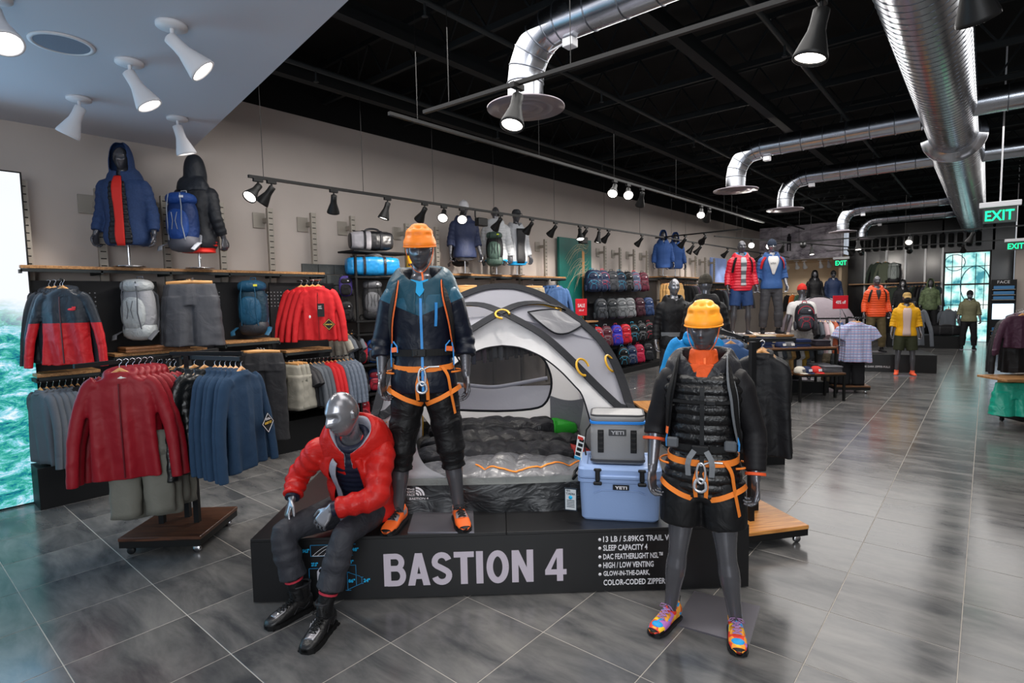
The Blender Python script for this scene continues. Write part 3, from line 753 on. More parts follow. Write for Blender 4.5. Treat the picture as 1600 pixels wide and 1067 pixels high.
def strap(name, pts, w, th, mat, parent, smooth_n=3, out=None):
    """flat webbing following pts; out(p) gives the direction the flat side faces"""
    P = [V(p) for p in pts]
    for _ in range(smooth_n):
        Q = [P[0]]
        for a, b in zip(P, P[1:]): Q += [a.lerp(b, .25), a.lerp(b, .75)]
        P = Q + [P[-1]]
        if len(P) > 60: break
    q = MB(); n = len(P); vs = []
    for i in range(n):
        t = (P[min(i + 1, n - 1)] - P[max(i - 1, 0)]).normalized(); o = out(P[i]) if out else V((P[i].x, P[i].y, 0)); o = V(o); o = (o - t * o.dot(t))
        if o.length < 1e-5: o = t.orthogonal()
        o.normalize(); s = t.cross(o); vs.append([P[i] + s * w / 2 + o * th / 2, P[i] + s * w / 2 * 1.0 - o * th / 2, P[i] - s * w / 2 - o * th / 2, P[i] - s * w / 2 + o * th / 2])
    q.loft(vs, sm=False); return q.build(name, mat, parent) if name else q
def helmet(J, parent, mat, strapmat, flip=0):
    X = head_xf(J); q = MB(); nu, nv = 48, 26
    def P(th, ph, e=0.):
        # ribbed shell with long vents: ph 0 at the rim, 1 at the crown
        a = ph * pi / 2; r = .101 + e; ring = cos(a) ** .8; z = sin(a) * .138
        rx, ry = .098, .118
        ridge = .0035 * math.sin(ph * 17) * (1 if ph < .8 else .3)
        vent = 0
        for c in (-2.35, -1.57, -.79, .2, 1.57, 2.94):
            dd = abs((th - c + pi) % (2 * pi) - pi)
            for pc in (.34, .6): vent -= .010 * exp(-(dd / .22) ** 4) * exp(-((ph - pc) / .05) ** 4)
        return V(((rx + e + ridge + vent) * ring * cos(th), (ry + e + ridge + vent) * ring * sin(th) + .006, .030 + z + (.010 * sin(th) if ph < .2 else .010 * sin(th) * (1 - ph)) + (vent + ridge) * .6 * (ph > .5)))
    rings = [[X @ P(2 * pi * j / nu, i / nv * .995) for j in range(nu)] for i in range(nv + 1)]
    inner = [[X @ P(2 * pi * j / nu, i / nv * .995, -.012) for j in range(nu)] for i in range(nv + 1)]
    q.loft(inner[::-1][-4:] + rings, cap=False); q.loft(inner, cap=False)
    h = q.build('helmet', mat, parent)
    q = MB(); q.tube([X @ V((.099 * cos(a), .119 * sin(a) + .006, .028 + .010 * sin(a))) for a in [2 * pi * j / 40 for j in range(40)]], .0045, 6, closed=True); q.build('rim', mat, h)
    for s in (-1, 1):
        strap('chin_strap', [X @ V((s * .086, -.015, .03)), X @ V((s * .081, -.025, -.02)), X @ V((s * .066, -.035, -.075)), X @ V((s * .03, -.05, -.125)), X @ V((.012, -.05, -.135))], .011, .002, strapmat, h, out=lambda p: p - X.translation)
    strap('chin_strap', [X @ V((.012, -.055, -.13)), X @ V((.02, -.085, -.165)), X @ V((.016, -.095, -.24))], .011, .002, strapmat, h, out=lambda p: V((0, -1, 0)))
    return h
def shoe(parent, J, n, mats, boot=False, name=None):
    """laced shoe over the foot; mats = (upper, sole, accent, lace)"""
    A = V(J['an' + n]); D = V(J['toe' + n]); D.z = 0; D.normalize(); Rr = D.cross(V((0, 0, 1))); k = J['k']; g = A.z - J.get('sole', .095)
    def L(f, s, z): return V((A.x, A.y, 0)) + D * f * k + Rr * s * k + V((0, 0, g + z * k))
    def ring(f, w, z0, z1, m=20, pw=.8, tilt=0):
        return [L(f + tilt * sin(2 * pi * j / m), w * math.copysign(abs(cos(2 * pi * j / m)) ** pw, cos(2 * pi * j / m)), (z0 + z1) / 2 + (z1 - z0) / 2 * math.copysign(abs(sin(2 * pi * j / m)) ** pw, sin(2 * pi * j / m))) for j in range(m)]
    q = MB()
    prof_ = [(-.085, .018, .02, .06), (-.078, .032, .014, .095), (-.05, .037, .012, .105), (.0, .038, .012, .10), (.05, .042, .012, .085), (.10, .048, .012, .066), (.15, .047, .012, .052), (.185, .036, .012, .040), (.20, .016, .015, .030)]
    if boot: prof_ = [(f * 1.08, w * 1.14, a, b * 1.12 + .004) for f, w, a, b in prof_]
    q.loft([ring(*p) for p in prof_])
    top = .185 if boot else .115
    q.loft([[L(-.02 + .058 * cos(2 * pi * j / 18) * (1.15 if boot else 1), (.042 if boot else .036) * sin(2 * pi * j / 18), z + .008 * cos(2 * pi * j / 18)) for j in range(18)] for z in ((.05, .09, .13, .16, top) if boot else (.05, .08, top))])
    up = q.build('shoe' if not boot else 'boot', mats[0], parent)
    q = MB(); pts = [(f, w * 1.06 + .003) for f, w, _, _ in prof_]
    zs = .026 if boot else .016
    poly = [(f, w) for f, w in pts] + [(f, -w) for f, w in pts[::-1]]
    vs = [L(f, w, -.0) for f, w in poly] + [L(f, w, zs) for f, w in poly]; m = len(poly)
    q.add(vs, [tuple(range(m))[::-1], tuple(range(m, 2 * m))] + [(i, (i + 1) % m, (i + 1) % m + m, i + m) for i in range(m)])
    if not boot:   # rubber toe rand
        q.loft([[p + V((0, 0, .0)) for p in ring(f, w * 1.05, 0.004, z * .92)] for f, w, _, z in [p for p in prof_ if p[0] > (.12)]]); q.loft([ring(f, w * 1.03, 0.004, z * 1.04) for f, w, _, z in [p for p in prof_ if p[0] > (.16)]])
    else:
        for j in range(7):
            for s in (-1, 1): q.box(L(-.08 + j * .045, s * .042, .005), (.02, .02, .012), Matrix.Rotation(math.atan2(D.y, D.x), 3, 'Z'))
        q.loft([ring(f, w * 1.04, 0.01, z * .85) for f, w, _, z in [p for p in prof_ if p[0] > .15]])
    q.build('sole', mats[1], up)
    q = MB()
    if boot:
        q.tube([L(-.05, .048, .07), L(-.01, .05, .045), L(.03, .049, .075), L(.06, .052, .04)], .003, 5); q.tube([L(-.05, -.048, .07), L(-.01, -.05, .045), L(.03, -.049, .075), L(.06, -.052, .04)], .003, 5)
        q.tube([L(-.02 + .064 * cos(a), .045 * sin(a), top) for a in [2 * pi * j / 18 for j in range(18)]], .008, 6, closed=True)
    else:
        q.loft([ring(f, w * 1.03, .03, z * 1.04 + .002) for f, w, _, z in [p for p in prof_ if -.06 < p[0] < .02]], cap=False)
        q.loft([ring(f, w * .8, z * .6, z * 1.07) for f, w, _, z in [p for p in prof_ if .0 < p[0] < .14]])
    q.build('panel', mats[2], up)
    q = MB()
    for j in range(6 if boot else 5):
        f = .02 + j * .021; z = .128 - j * .0125 if not boot else .15 - j * .016; f = f + (.0 if not boot else .005)
        zz = interp([(0, .112), (.05, .093), (.10, .072), (.15, .056)], f) * (1.14 if boot else 1) + .004
        q.tube([L(f, -.024, zz - .004), L(f + .006, 0, zz + .003), L(f, .024, zz - .004)], .0034, 5)
        if j: q.tube([L(f, -.022, zz), L(f - .019, .022, zz + .01)], .0028, 5); q.tube([L(f, .022, zz), L(f - .019, -.022, zz + .01)], .0028, 5)
    zt_ = .122 if not boot else .15
    for s in (-1, 1): q.tube([L(.035, 0, zt_), L(.05, s * .03, zt_ + .004), L(.045, s * .045, zt_ - .02), L(.035, s * .03, zt_ - .02), L(.035, 0, zt_)], .0022, 5)
    q.build('lace', mats[3], up)
    if not boot:
        q = MB(); q.tube([L(-.082, -.008, .085), L(-.10, -.008, .125), L(-.10, .008, .125), L(-.082, .008, .085)], .003, 5); q.build('pull_tab', M('tab_black', '#151515', .7), up)
    return up
def harness(J, parent, mat, metal):
    """climbing harness: waist belt, leg loops, belay loop with carabiner"""
    h = None
    k = J['k']; bw = []
    for i in range(33):
        a = -pi + 2 * pi * i / 32; bw.append(surf(J, .20 + .02 * cos(a) * -1, a, .034))
    h = strap('harness', bw, .036 * k, .008, mat, parent, 1)
    for s, n in ((-1, 'l'), (1, 'r')):
        hp = V(J['hip' + n]); kn = V(J['kn' + n]); t = (kn - hp).normalized(); c = hp + t * .07; x = V((1, 0, 0)); x = (x - t * x.dot(t)).normalized(); y = t.cross(x)
        pts = []
        for i in range(25):
            a = 2 * pi * i / 24; inner = max(0, -s * cos(a))
            pts.append(c + x * cos(a) * .124 * k * (1 - .22 * inner) + y * sin(a) * .128 * k + V((0, 0, .045)) * max(0, s * cos(a)) - V((0, 0, .03)) * inner * 1.0)
        strap('leg_loop', pts, .028 * k, .007, mat, h, 1, out=lambda p: p - c)
        strap('riser', [c + V((-s * .075, -.12 * k, -.0)), surf(J, .03, s * .12, .05), surf(J, .12, s * .06, .045)], .02, .006, mat, h, 1, out=lambda p: V((0, -1, 0)))
    # tail and gear loop
    strap('webbing_tail', [surf(J, .2, .62, .042), surf(J, .12, .78, .05), surf(J, 0, .84, .05), V(J['hipr']) + V((.10, -.10, -.16)) * k], .022, .004, mat, h, 2)
    for sg in (1, -1): q = MB(); q.tube([surf(J, .17, sg * a, .045 + .03 * sin((a - 1.0) * 2.8)) - V((0, 0, .02)) for a in [1.0 + .11 * i for i in range(10)]], .006, 6); q.build('gear_loop', mat, h)
    b0 = surf(J, .19, .0, .062); q = MB()
    q.tube([b0 + V((.035 + .018 * cos(a) , -.006, -.045 + .055 * sin(a))) for a in [2 * pi * i / 16 for i in range(16)]][:0] or [b0 + V((.004 + .022 * cos(a), -.008, -.05 + .055 * sin(a))) for a in [2 * pi * i / 18 for i in range(18)]], .0065, 8, closed=True)
    q.tube([b0 + V((.03 * cos(a), -.004, -.125 + .032 * sin(a) * (1.4 if sin(a) > 0 else .8))) for a in [2 * pi * i / 18 for i in range(18)]], .0085, 8, closed=True)
    q.tube([b0 + V((.0, -.004, -.01)), b0 + V((.045, -.004, .012)), b0 + V((.11, .0, .012))], .006, 6)
    q.build('carabiner', metal, h)
    return h
def hood_down(J, e=.03, size=1., q=None, open_=.7, drop=.0):
    """collapsed hood: thick roll around the neck, heavier behind, open in front"""
    q = q or MB(); k = J['k']; nb = V(J['neck']); p, x, y, t = spine(J, 1.0)
    for (r0, z0, rr, ex) in ((.088, .035, .030, 1.0), (.108, .015, .034, 1.0), (.122, -.012, .036, .93)):
        pts = []; rad = []
        for i in range(25):
            a = -pi * ex + 2 * pi * ex * i / 24          # 0 = back
            f = cos(a / 2) ** .6 if abs(a) < pi else 0
            back = .5 + .5 * cos(a)
            pts.append(p + x * sin(a) * r0 * size * k * (1.25) + y * cos(a) * r0 * size * k * (.95) + t * (z0 + .035 * back - .10 * (1 - back) ** 2.5 * open_ - drop * (1 - back)) * k + y * (-.02 * (1 - back)))
            rad.append((rr * (.55 + .55 * back) * k))
        q.tube(pts, rad, 12)
    return q
def collar(J, q, w=1.0, h=1.0, vee=.13, n=44):
    """standing collar and folded hood that opens to a V in front"""
    p, x, y, t = spine(J, 1.0); k = J['k']
    PR = [(.074, -.03), (.076, .03), (.082, .075), (.096, .088), (.116, .072), (.142, .028), (.160, -.03), (.158, -.07)]
    def P(u, v):
        a = -2.93 + 5.86 * u; back = .5 + .5 * cos(a); f = (1 - back) ** 2.6
        s = v * (len(PR) - 1); i = min(int(s), len(PR) - 2); fr = s - i; r = PR[i][0] + (PR[i + 1][0] - PR[i][0]) * fr; z = PR[i][1] + (PR[i + 1][1] - PR[i][1]) * fr
        r *= w * (1 + .10 * noise.noise(V((u * 7, v * 3, w * 5))) + .05 * back)
        r = .074 + (r - .074) * (1 - .72 * f)
        z = z * h * (1 + .25 * back * (v > .3)) - vee * f * (.5 + .6 * v) + .012 * noise.noise(V((u * 9, v * 4, 3)))
        return p + x * sin(a) * r * 1.22 * k * (1 - .25 * f) + y * (cos(a) * r * .95 * k + (-.035 - .02 * v) * f * k) + t * z * k
    q.grid(P, n, 21, thick=.013)
    return q
def hood_up(J, q, e=.02):
    X = head_xf(J); rings = []
    for i in range(15):
        f = i / 14; ring = []
        for j in range(22):
            th = -2.35 + 4.7 * j / 21
            ring.append((th, f))
        rings.append(ring)
    def P(u, v):
        th = -2.25 + 4.5 * u; a = v * pi / 2          # th 0 = back
        r = cos(a) ** .7
        return X @ V(((.104) * sin(th) * r, (.125) * cos(th) * r - .0, -.10 + .265 * sin(a) ** .9 if v > 0 else -.13))
    q.grid(P, 26, 16, thick=.012)
    return q
# ================================================================== DISPLAY ISLAND
PO = V((-3.5, 1.54, 0)); PA = math.atan2(.664, .748); PU = V((cos(PA), sin(PA), 0)); PV = V((-sin(PA), cos(PA), 0)); ZP = .42
def pl(px, py, v, z0=ZP):
    """pixel -> island coordinates (along front, depth v, height above the island top)"""
    r = ray(px, py); P0 = PO + PV * v; t = (P0 - V((0, 0, H))).dot(PV) / r.dot(PV); P = r * t + V((0, 0, H)); d = P - PO
    return V((d.dot(PU), v, P.z - z0))
m_plat = M('black_laminate', '#101012', .38, rv=.06, vsc=3); m_pedge = M('black_edge', '#1b1b1d', .35)
m_grey_l = M('lettering_grey', '#c3b9c4', .6); m_white_l = M('lettering_white', '#e2e0e4', .6); m_cyan = M('cyan_print', '#1fb4ea', .6)
pt = thing('display_platform', 'long low black display platform reading BASTION 4 under the tent', 'platform', PO, PA)
q = MB(); q.box((1.59, 1.47, .205), (3.18, 2.94, .39)); q.build('body', m_plat, pt)
for i, (a0, a1) in enumerate(((0, 1.615), (1.619, 3.18))):
    q = MB(); q.box(((a0 + a1) / 2, 1.47, .41), (a1 - a0, 2.94, .02), ch=.002); q.build('top_panel', m_plat, pt)
q = MB(); q.box((1.59, 1.5, .008), (3.1, 2.8, .014)); q.build('plinth', m_blkm, pt)
def ribbon(pts, w):
    L_, R_ = [], []; n = len(pts)
    for i in range(n):
        a = pts[max(i - 1, 0)]; b = pts[min(i + 1, n - 1)]; dx, dy = b[0] - a[0], b[1] - a[1]; l = sqrt(dx * dx + dy * dy); nx, ny = -dy / l * w / 2, dx / l * w / 2
        L_.append((pts[i][0] + nx, pts[i][1] + ny)); R_.append((pts[i][0] - nx, pts[i][1] - ny))
    return [[L_[i], L_[i + 1], R_[i + 1], R_[i]] for i in range(n - 1)]
def arc(cx, cy, rx, ry, a0, a1, n=12): return [(cx + rx * cos(R(a0 + (a1 - a0) * i / n)), cy + ry * sin(R(a0 + (a1 - a0) * i / n))) for i in range(n + 1)]
rc = lambda x0, y0, x1, y1: [[(x0, y0), (x1, y0), (x1, y1), (x0, y1)]]
GL = {'B': rc(0, 0, .2, 1) + ribbon([(.1, .92), (.34, .92)] + arc(.34, .73, .17, .19, 90, -90) + [(.1, .54)], .165) + ribbon([(.1, .54), (.36, .54)] + arc(.36, .31, .185, .23, 90, -90) + [(.1, .08)], .17),
      'A': [[(0, 0), (.20, 0), (.40, 1), (.22, 1)], [(.64, 0), (.44, 0), (.24, 1), (.42, 1)]] + rc(.14, .20, .50, .36),
      'S': [q_ for q_ in ribbon(arc(.30, .71, .20, .21, 15, 200, 10) + [(.16, .59), (.30, .51), (.44, .42)] + arc(.30, .29, .205, .21, 20, -165, 12), .175)],
      'T': rc(0, .83, .58, 1) + rc(.19, 0, .39, .9), 'I': rc(0, 0, .2, 1),
      'O': ribbon(arc(.33, .5, .23, .42, 0, 360, 32), .185), 'N': rc(0, 0, .19, 1) + rc(.43, 0, .62, 1) + [[(0, 1), (.20, 1), (.62, 0), (.42, 0)]],
      '4': rc(.34, 0, .52, 1) + rc(0, .20, .62, .36) + [[(0, .34), (0, .20), (.16, .34), (.36, .80), (.40, 1), (.34, 1)]]}
gx = 0; q = MB(); adv = {'B': .68, 'A': .68, 'S': .65, 'T': .64, 'I': .29, 'O': .74, 'N': .70, ' ': .26, '4': .64}; word = 'BASTION 4'; tot = sum(adv[c] for c in word) - .03
for c in word:
    for k_, pg in enumerate(GL.get(c, ())): q.prism([(.832 + (gx + x) / tot * 1.163, .088 + y * .212) for x, y in pg], -.003 - .00002 * k_, .0)
    gx += adv[c]
o = q.build('title_lettering', m_grey_l, pt)
for i, l in enumerate(('13 LB / 5.89KG TRAIL WEIGHT', 'SLEEP CAPACITY 4', 'DAC FEATHERLIGHT NSL\u2122', 'HIGH / LOW VENTING', 'GLOW-IN-THE-DARK,', 'COLOR-CODED ZIPPER PULLS')):
    z = .335 - i * .0575; w = (.565, .285, .385, .325, .30, .51)[i]
    text('feature_lettering', l, .05, m_white_l, pt, (2.235, -.002, z), fit=(w, .038), bold=.0008)
    if i < 5: q = MB(); q.lathe([(.010, 0), (.010, .002)], 12, X=Matrix.Translation((2.213, -.0005, z + .017)) @ Matrix.Rotation(pi / 2, 4, 'X')); q.build('bullet', m_white_l, pt)
# dimension drawing printed on the front
q = MB()
def ln(a, b, w=.003): q.bar((a[0], -.002, a[1]), (b[0], -.002, b[1]), w, .002)
for a, b in (((.375, .372), (.66, .372)), ((.375, .372), (.375, .30)), ((.375, .30), (.64, .30)), ((.36, .22), (.50, .22)), ((.36, .22), (.36, .10)), ((.60, .235), (.655, .235)), ((.655, .235), (.655, .10)), ((.60, .19), (.60, .07)), ((.585, .19), (.615, .19)), ((.585, .07), (.62, .07)), ((.6, .19), (.68, .16)), ((.6, .075), (.68, .11)), ((.69, .155), (.69, .112)), ((.68, .155), (.70, .155)), ((.68, .112), (.70, .112))): ln(a, b)
q.build('dimension_lines', M('dim_blue', '#2a86b8', .6), pt)
q = MB()
for o, hh in ((0, .07), (.03, .06), (.07, .068)):
    pp = [(.385 + o + (.13 - o * .5) * (i / 8), .302 + hh * sin(pi / 2 * i / 8)) for i in range(9)]
    for a, b in zip(pp, pp[1:]): ln(a, b, .004)
ln((.49, .302), (.49, .37), .004); ln((.385, .302), (.60, .302), .004); q.build('tent_outline', m_white_l, pt)
for s_, a, z, m_ in (('54.5"', .325, .325, m_cyan), ('27.5"', .375, .235, m_cyan), ('48"', .635, .325, m_cyan), ('84"', .60, .245, m_cyan), ('86"', .605, .12, m_cyan), ('24"', .70, .12, m_cyan)):
    text('dimension_lettering', s_, .03, m_, pt, (a, -.002, z), fit=(.042, .024), bold=.001)
q = MB(); q.prism([(.41, .09), (.43, .06), (.50, .06), (.50, .228), (.43, .228), (.41, .20)], -.003, -.001); q.build('cutout_plate', M('plate_grey', '#b9b8c2', .5), pt)
q = MB()
for k in range(4): q.lathe([(.014, 0), (.014, .003)], 16, X=Matrix.Translation((.436, -.002, .085 + k * .04)) @ Matrix.Rotation(pi / 2, 4, 'X'))
q.build('plate_holes', m_blkm, pt)

# ------------------------------------------------------------------ the tent
tent = thing('dome_tent', 'open grey dome tent with black pole sleeves on the display platform', 'tent', PO + V((0, 0, ZP)), PA)
m_tw = M('tent_white', '#e2e2e4', .65, wr=.10, sc=9, stretch=(1, 1, 3)); m_tg = M('tent_grey', '#b4b4bd', .6, wr=.10, sc=7)
m_sleeve = M('sleeve_navy', '#15171d', .8, wr=.1, sc=30); m_tub = M('tub_black', '#191b1e', .38, wr=.5, sc=7, stretch=(1, 1, 2)); m_tubg = M('tub_grey', '#6f7270', .5, wr=.35, sc=9)
def translucent(m, f):
    nt = m.node_tree; b = nt.nodes['Principled BSDF']; o = nt.nodes['Material Output']; t = nt.nodes.new('ShaderNodeBsdfTranslucent'); t.inputs[0].default_value = b.inputs['Base Color'].default_value; x = nt.nodes.new('ShaderNodeMixShader'); x.inputs[0].default_value = f
    nt.links.new(b.outputs[0], x.inputs[1]); nt.links.new(t.outputs[0], x.inputs[2]); nt.links.new(x.outputs[0], o.inputs[0])
translucent(m_tw, .5); translucent(m_tg, .5)
m_yel = M('yellow_pole', '#d9a424', .35)
def net(name, col, a):
    if name in _M: return _M[name]
    m = bpy.data.materials.new(name); m.use_nodes = True; nt = m.node_tree; b = nt.nodes['Principled BSDF']; b.inputs['Base Color'].default_value = lin(col); b.inputs['Roughness'].default_value = .7; b.inputs['Alpha'].default_value = a; _M[name] = m; return m
m_net = net('black_netting', '#202126', .72); m_netw = net('white_netting', '#c8c8cc', .72)
CX = 1.62
mir = lambda p: V((2 * CX - p.x, p.y, p.z))
def curve(pts, n=24):
    """Catmull-Rom through pts"""
    P = [V(p) for p in pts]; P = [P[0] * 2 - P[1]] + P + [P[-1] * 2 - P[-2]]; out = []; m = len(P) - 3
    for k in range(n + 1):
        s = k / n * m; i = min(int(s), m - 1); t = s - i; a, b, c, d = P[i:i + 4]
        out.append(.5 * ((2 * b) + (c - a) * t + (2 * a - 5 * b + 4 * c - d) * t * t + (3 * b - a - 3 * c + d) * t ** 3))
    return out
FR = V((2.47, .42, 0)); FLc = mir(FR); BR = V((2.5, 2.62, 0)); BL = mir(BR)
hub = pl(785, 490, 1.0); hub.x = CX
ap = pl(790, 450, 1.75); ap.x = CX
P1f = [FR, pl(985, 657, .50), pl(963, 635, .55), pl(928, 602, .64), pl(883, 557, .76), pl(851, 529, .86), pl(821, 510, .93), hub]
P1b = [hub] + [mir(pl(*p)) for p in ((812, 478.5, 1.14), (842, 476, 1.27), (864, 481, 1.35), (879, 486, 1.40))] + [V((.90, 1.95, 1.15)), V((.80, 2.35, .7)), BL]
P3r = [FR, pl(985, 657, .50), pl(978, 628, .62), pl(967, 594, .78), pl(954, 563, .92), pl(933, 531, 1.08), pl(907, 507, 1.24), pl(879, 486, 1.40), pl(846, 464.5, 1.56), pl(809, 452, 1.70), ap]
c1f = curve(P1f, 28); c1b = curve(P1b, 20); c3r = curve(P3r, 36); c3l = [mir(p) for p in c3r][::-1]
pole1 = c1f + c1b[1:]; pole2 = [mir(p) for p in pole1]; pole3 = c3r + c3l[1:]
cen = V((CX, 1.5, .5))
outw = lambda p: V(p) - cen
def sub(c, a, b, n):
    m = len(c) - 1; out = []
    for k in range(n + 1):
        s = (a + (b - a) * k / n) * m; i = min(int(s), m - 1); out.append(c[i].lerp(c[i + 1], s - i))
    return out
for c, l in ((pole1, 0), (pole2, 0), (pole3, 1)):
    m = len(c) - 1; strap('pole_sleeve', [p + (p - cen).normalized() * .020 + V((0, -.02, 0)) * l for p in c[2:-2]], .072 + .01 * l, .006, m_sleeve, tent, 0, out=(lambda p: (p - cen).normalized() + V((0, -1.1, .2)) * l) if l else outw)
q = MB()
for c in (pole1, pole2, pole3): q.tube([p + (p - cen).normalized() * .004 for p in c], .0065, 6)
q.build('tent_pole', m_yel, tent)
def patch(name, A, B, mat, nv=14, sag=.0, nrm=1, wrk=0., thick=0):
    """cloth stretched between two rails"""
    n = len(A) - 1
    def fn(u, v):
        i = round(u * n); p = A[i].lerp(B[i], v); o = (p - cen).normalized()
        return p - o * sag * sin(pi * v) + o * wrk * sin(u * 90 + 6 * v) * sin(pi * v)
    q = MB(); q.grid(fn, n, nv, thick=thick); return q.build(name, mat, tent)
# right and left side panels between the front pole and the rear arch
xr = 28  # index on c3r where pole 2 crosses
def near(c, p): return min(range(len(c)), key=lambda i: (c[i] - p).length)
ic = near(c3r, pl(879, 486, 1.40)); p2b = [mir(p) for p in c1b]; jc = near(p2b, c3r[ic])
side_out = sub(c3r, .06, ic / 36, 30) ; side_in = sub(c1f, .10, 1, 30)
patch('side_panel', side_out, side_in, m_tg, 12, .03); patch('side_panel', [mir(p) for p in side_out], [mir(p) for p in side_in], m_tg, 12, .03)
top_r = sub(p2b, 0, jc / (len(p2b) - 1), 12)
patch('side_panel', sub(c3r, ic / 36 - .2, ic / 36, 12), top_r, m_tg, 6, 0)
# roof panels between the crossing and the rear arch
arch = c3r[ic:] + c3l[1:len(c3r) - ic]
vee = [mir(p) for p in top_r][::-1] + top_r; vee = vee[::-1]
n_ = 24; patch('roof_panel', sub(arch, 0, 1, n_), sub(vee, 0, 1, n_), m_tg, 8, .02)
# rear half of the roof down to the back wall
backtop = [V((CX + (BR.x - CX) * cos(pi * i / 24), 2.55 - .5 * sin(pi * i / 24), 1.18 * sin(pi * i / 24) ** .8 + .02)) for i in range(25)]
patch('rear_panel', sub(pole3, 0.02, .98, 24), backtop, m_tg, 10, -.02)
# window in the right side panel
wpt = [pl(*p) for p in ((823, 495, 1.10), (850, 491, 1.2), (872, 492, 1.3), (893, 505, 1.24), (903, 513, 1.18), (893, 521, 1.10), (879, 527, 1.02), (862, 526, .97), (842, 512, .98))]
wc = curve(wpt + wpt[:1], 36); wcc = sum(wpt, V()) / len(wpt)
lift = lambda p: p + (p - cen).normalized() * .045
q = MB(); q.add([lift(wcc)] + [lift(p) for p in wc], [(0, i + 1, i + 2) for i in range(36)], 0, True); win = q.build('window', M('window_film', '#6b6b70', .3, wr=.25, sc=5), tent)
q = MB(); q.tube([lift(p) for p in wc], .007, 6); q.build('window_trim', m_sleeve, win)
# front panel around the big round opening
op = [(940, 740, .44), (930, 690, .44), (917, 640, .46), (908, 615, .50), (897, 602, .54), (876, 580, .62), (855, 563, .70), (838, 553, .76), (812, 543, .84), (785, 540, .88)]
opr = curve([pl(*p) for p in op], 28); opr[-1].x = CX; opening = opr + [mir(p) for p in opr[:-1]][::-1]
fro = sub(c1f, 0, 1, 28); outer = fro + [mir(p) for p in fro[:-1]][::-1]
patch('front_panel', outer, opening, m_tw, 10, .01, wrk=.005)
q = MB(); q.tube([p + V((0, -.006, 0)) for p in opening], .006, 6); q.build('door_zip', m_sleeve, tent)
# gathered mesh edge at lower left, tub wall
lowl = curve([pl(650, 690, .42), pl(655, 712, .40), pl(668, 730, .39), pl(697, 745, .39)], 12)
foot_l = curve([V((.79, .40, .42)), V((.80, .39, .32)), V((.86, .38, .24)), V((1.15, .385, .205))], 12)
patch('gathered_mesh', lowl, foot_l, m_netw, 8, 0, wrk=.01)
z1 = .20
def tubfn(u, v):
    x = .79 + 1.70 * u; bul = .03 * sin(pi * u) + .012 * sin(u * 31) * (1 - v) + .008 * sin(u * 13 + 3 * v)
    return V((x, .42 - .05 - bul * (1 - v * .6), z1 * v - .008 * sin(u * pi) * v + .0))
q = MB(); q.grid(tubfn, 60, 8); q.build('tub_wall', m_tub, tent)
q = MB(); q.grid(lambda u, v: V((.79 + 1.70 * u, .37 - .028 * sin(pi * u) * .4 + .012 * v, z1 + .045 * v + .012 * sin(v * pi) * sin(u * 9) - .008 * sin(u * pi))), 50, 4); q.build('tub_band', m_tubg, tent)
for s in (0, 1):
    A = FLc if s == 0 else FR; B = BL if s == 0 else BR; sg = -1 if s == 0 else 1
    q = MB(); q.grid(lambda u, v: V((A.x + (B.x - A.x) * u + sg * (.02 + .05 * sin(u * 9) * .4 * (1 - v)), A.y - .05 + (B.y - A.y + .05) * u, .30 * v)), 24, 5); q.build('tub_wall', m_tub, tent)
q = MB(); q.grid(lambda u, v: V((BL.x + (BR.x - BL.x) * u, 2.62, .16 * v)), 10, 3); q.build('tub_wall', m_tub, tent)
q = MB(); q.box((CX, 1.5, .012), (1.7, 2.2, .015)); q.build('floor_sheet', m_tub, tent)
# corner webbing + dark pleated corner cloth at the front left
for s in (0, 1):
    f = (lambda p: p) if s else mir
    a, b = f(c1f[2]), f(c1f[0]); q = MB()
    q.bar(f(pl(974, 648, .52)), f(V((2.44, .46, .42))), .012, .004); q.bar(f(pl(992, 652, .55)), f(V((2.44, .46, .42))), .012, .004); q.bar(f(pl(968, 650, .5)), f(pl(998, 655, .58)), .012, .004); q.tube([f(V((2.44, .46, .42))), f(V((2.5, .40, .2))), f(V((2.52, .36, 0)))], .006, 6)
    q.build('corner_webbing', m_yel, tent)
    q = MB(); q.grid(lambda u, v: f(V((2.46 + .10 * (1 - v) * sin(pi * u) + .012 * sin(u * 40), .52 - .16 * u, .30 * v))), 24, 6); q.build('corner_cloth', m_tub, tent)
q = MB()
for c, (px, py, v, r) in enumerate(((785, 494, .97, .055), (873, 488, 1.33, .04), (908, 575, .68, .06), (950, 569, .86, .06))):
    p = pl(px, py, v); o = (p - cen).normalized(); X = Matrix.Translation(p + o * .02) @ o.to_track_quat('Z', 'Y').to_matrix().to_4x4()
    q.tube([X @ V((r * cos(a), r * 1.1 * sin(a), 0)) for a in [pi * .0 + 1.5 * pi * i / 14 for i in range(15)]], .009, 6)
q.build('pole_clip', m_yel, tent)
# inner back wall with its half-moon door
def bw(px, py): return pl(px, py, 2.40)
bt = [V((CX + .80 * cos(pi * i / 24), 2.44, .14 + 1.15 * sin(pi * i / 24) ** .75)) for i in range(25)]; bb = [V((CX + .80 * (1 - 2 * i / 24), 2.5, .13)) for i in range(25)]
q = MB(); n = 24
dpts = [(705, 640), (780, 642), (835, 638), (853, 628), (861, 607), (860, 585), (850, 562), (835, 550), (815, 543), (785, 539), (755, 543), (733, 550), (714, 566), (704, 585), (700, 610)]
D = curve([bw(*p) for p in dpts] + [bw(*dpts[0])], 48)
wallout = []
for p in D:
    a = math.atan2(p.z - .55, p.x - CX); r = .86 / max(abs(cos(a)), .001) if abs(cos(a)) > .75 else 1.4; wallout.append(V((CX + .86 * max(-1, min(1, 1.35 * cos(a))), 2.46, max(.1, min(1.30 - .35 * abs(cos(a)) ** 3, .55 + .9 * sin(a) * (1 if sin(a) > 0 else .6))))))
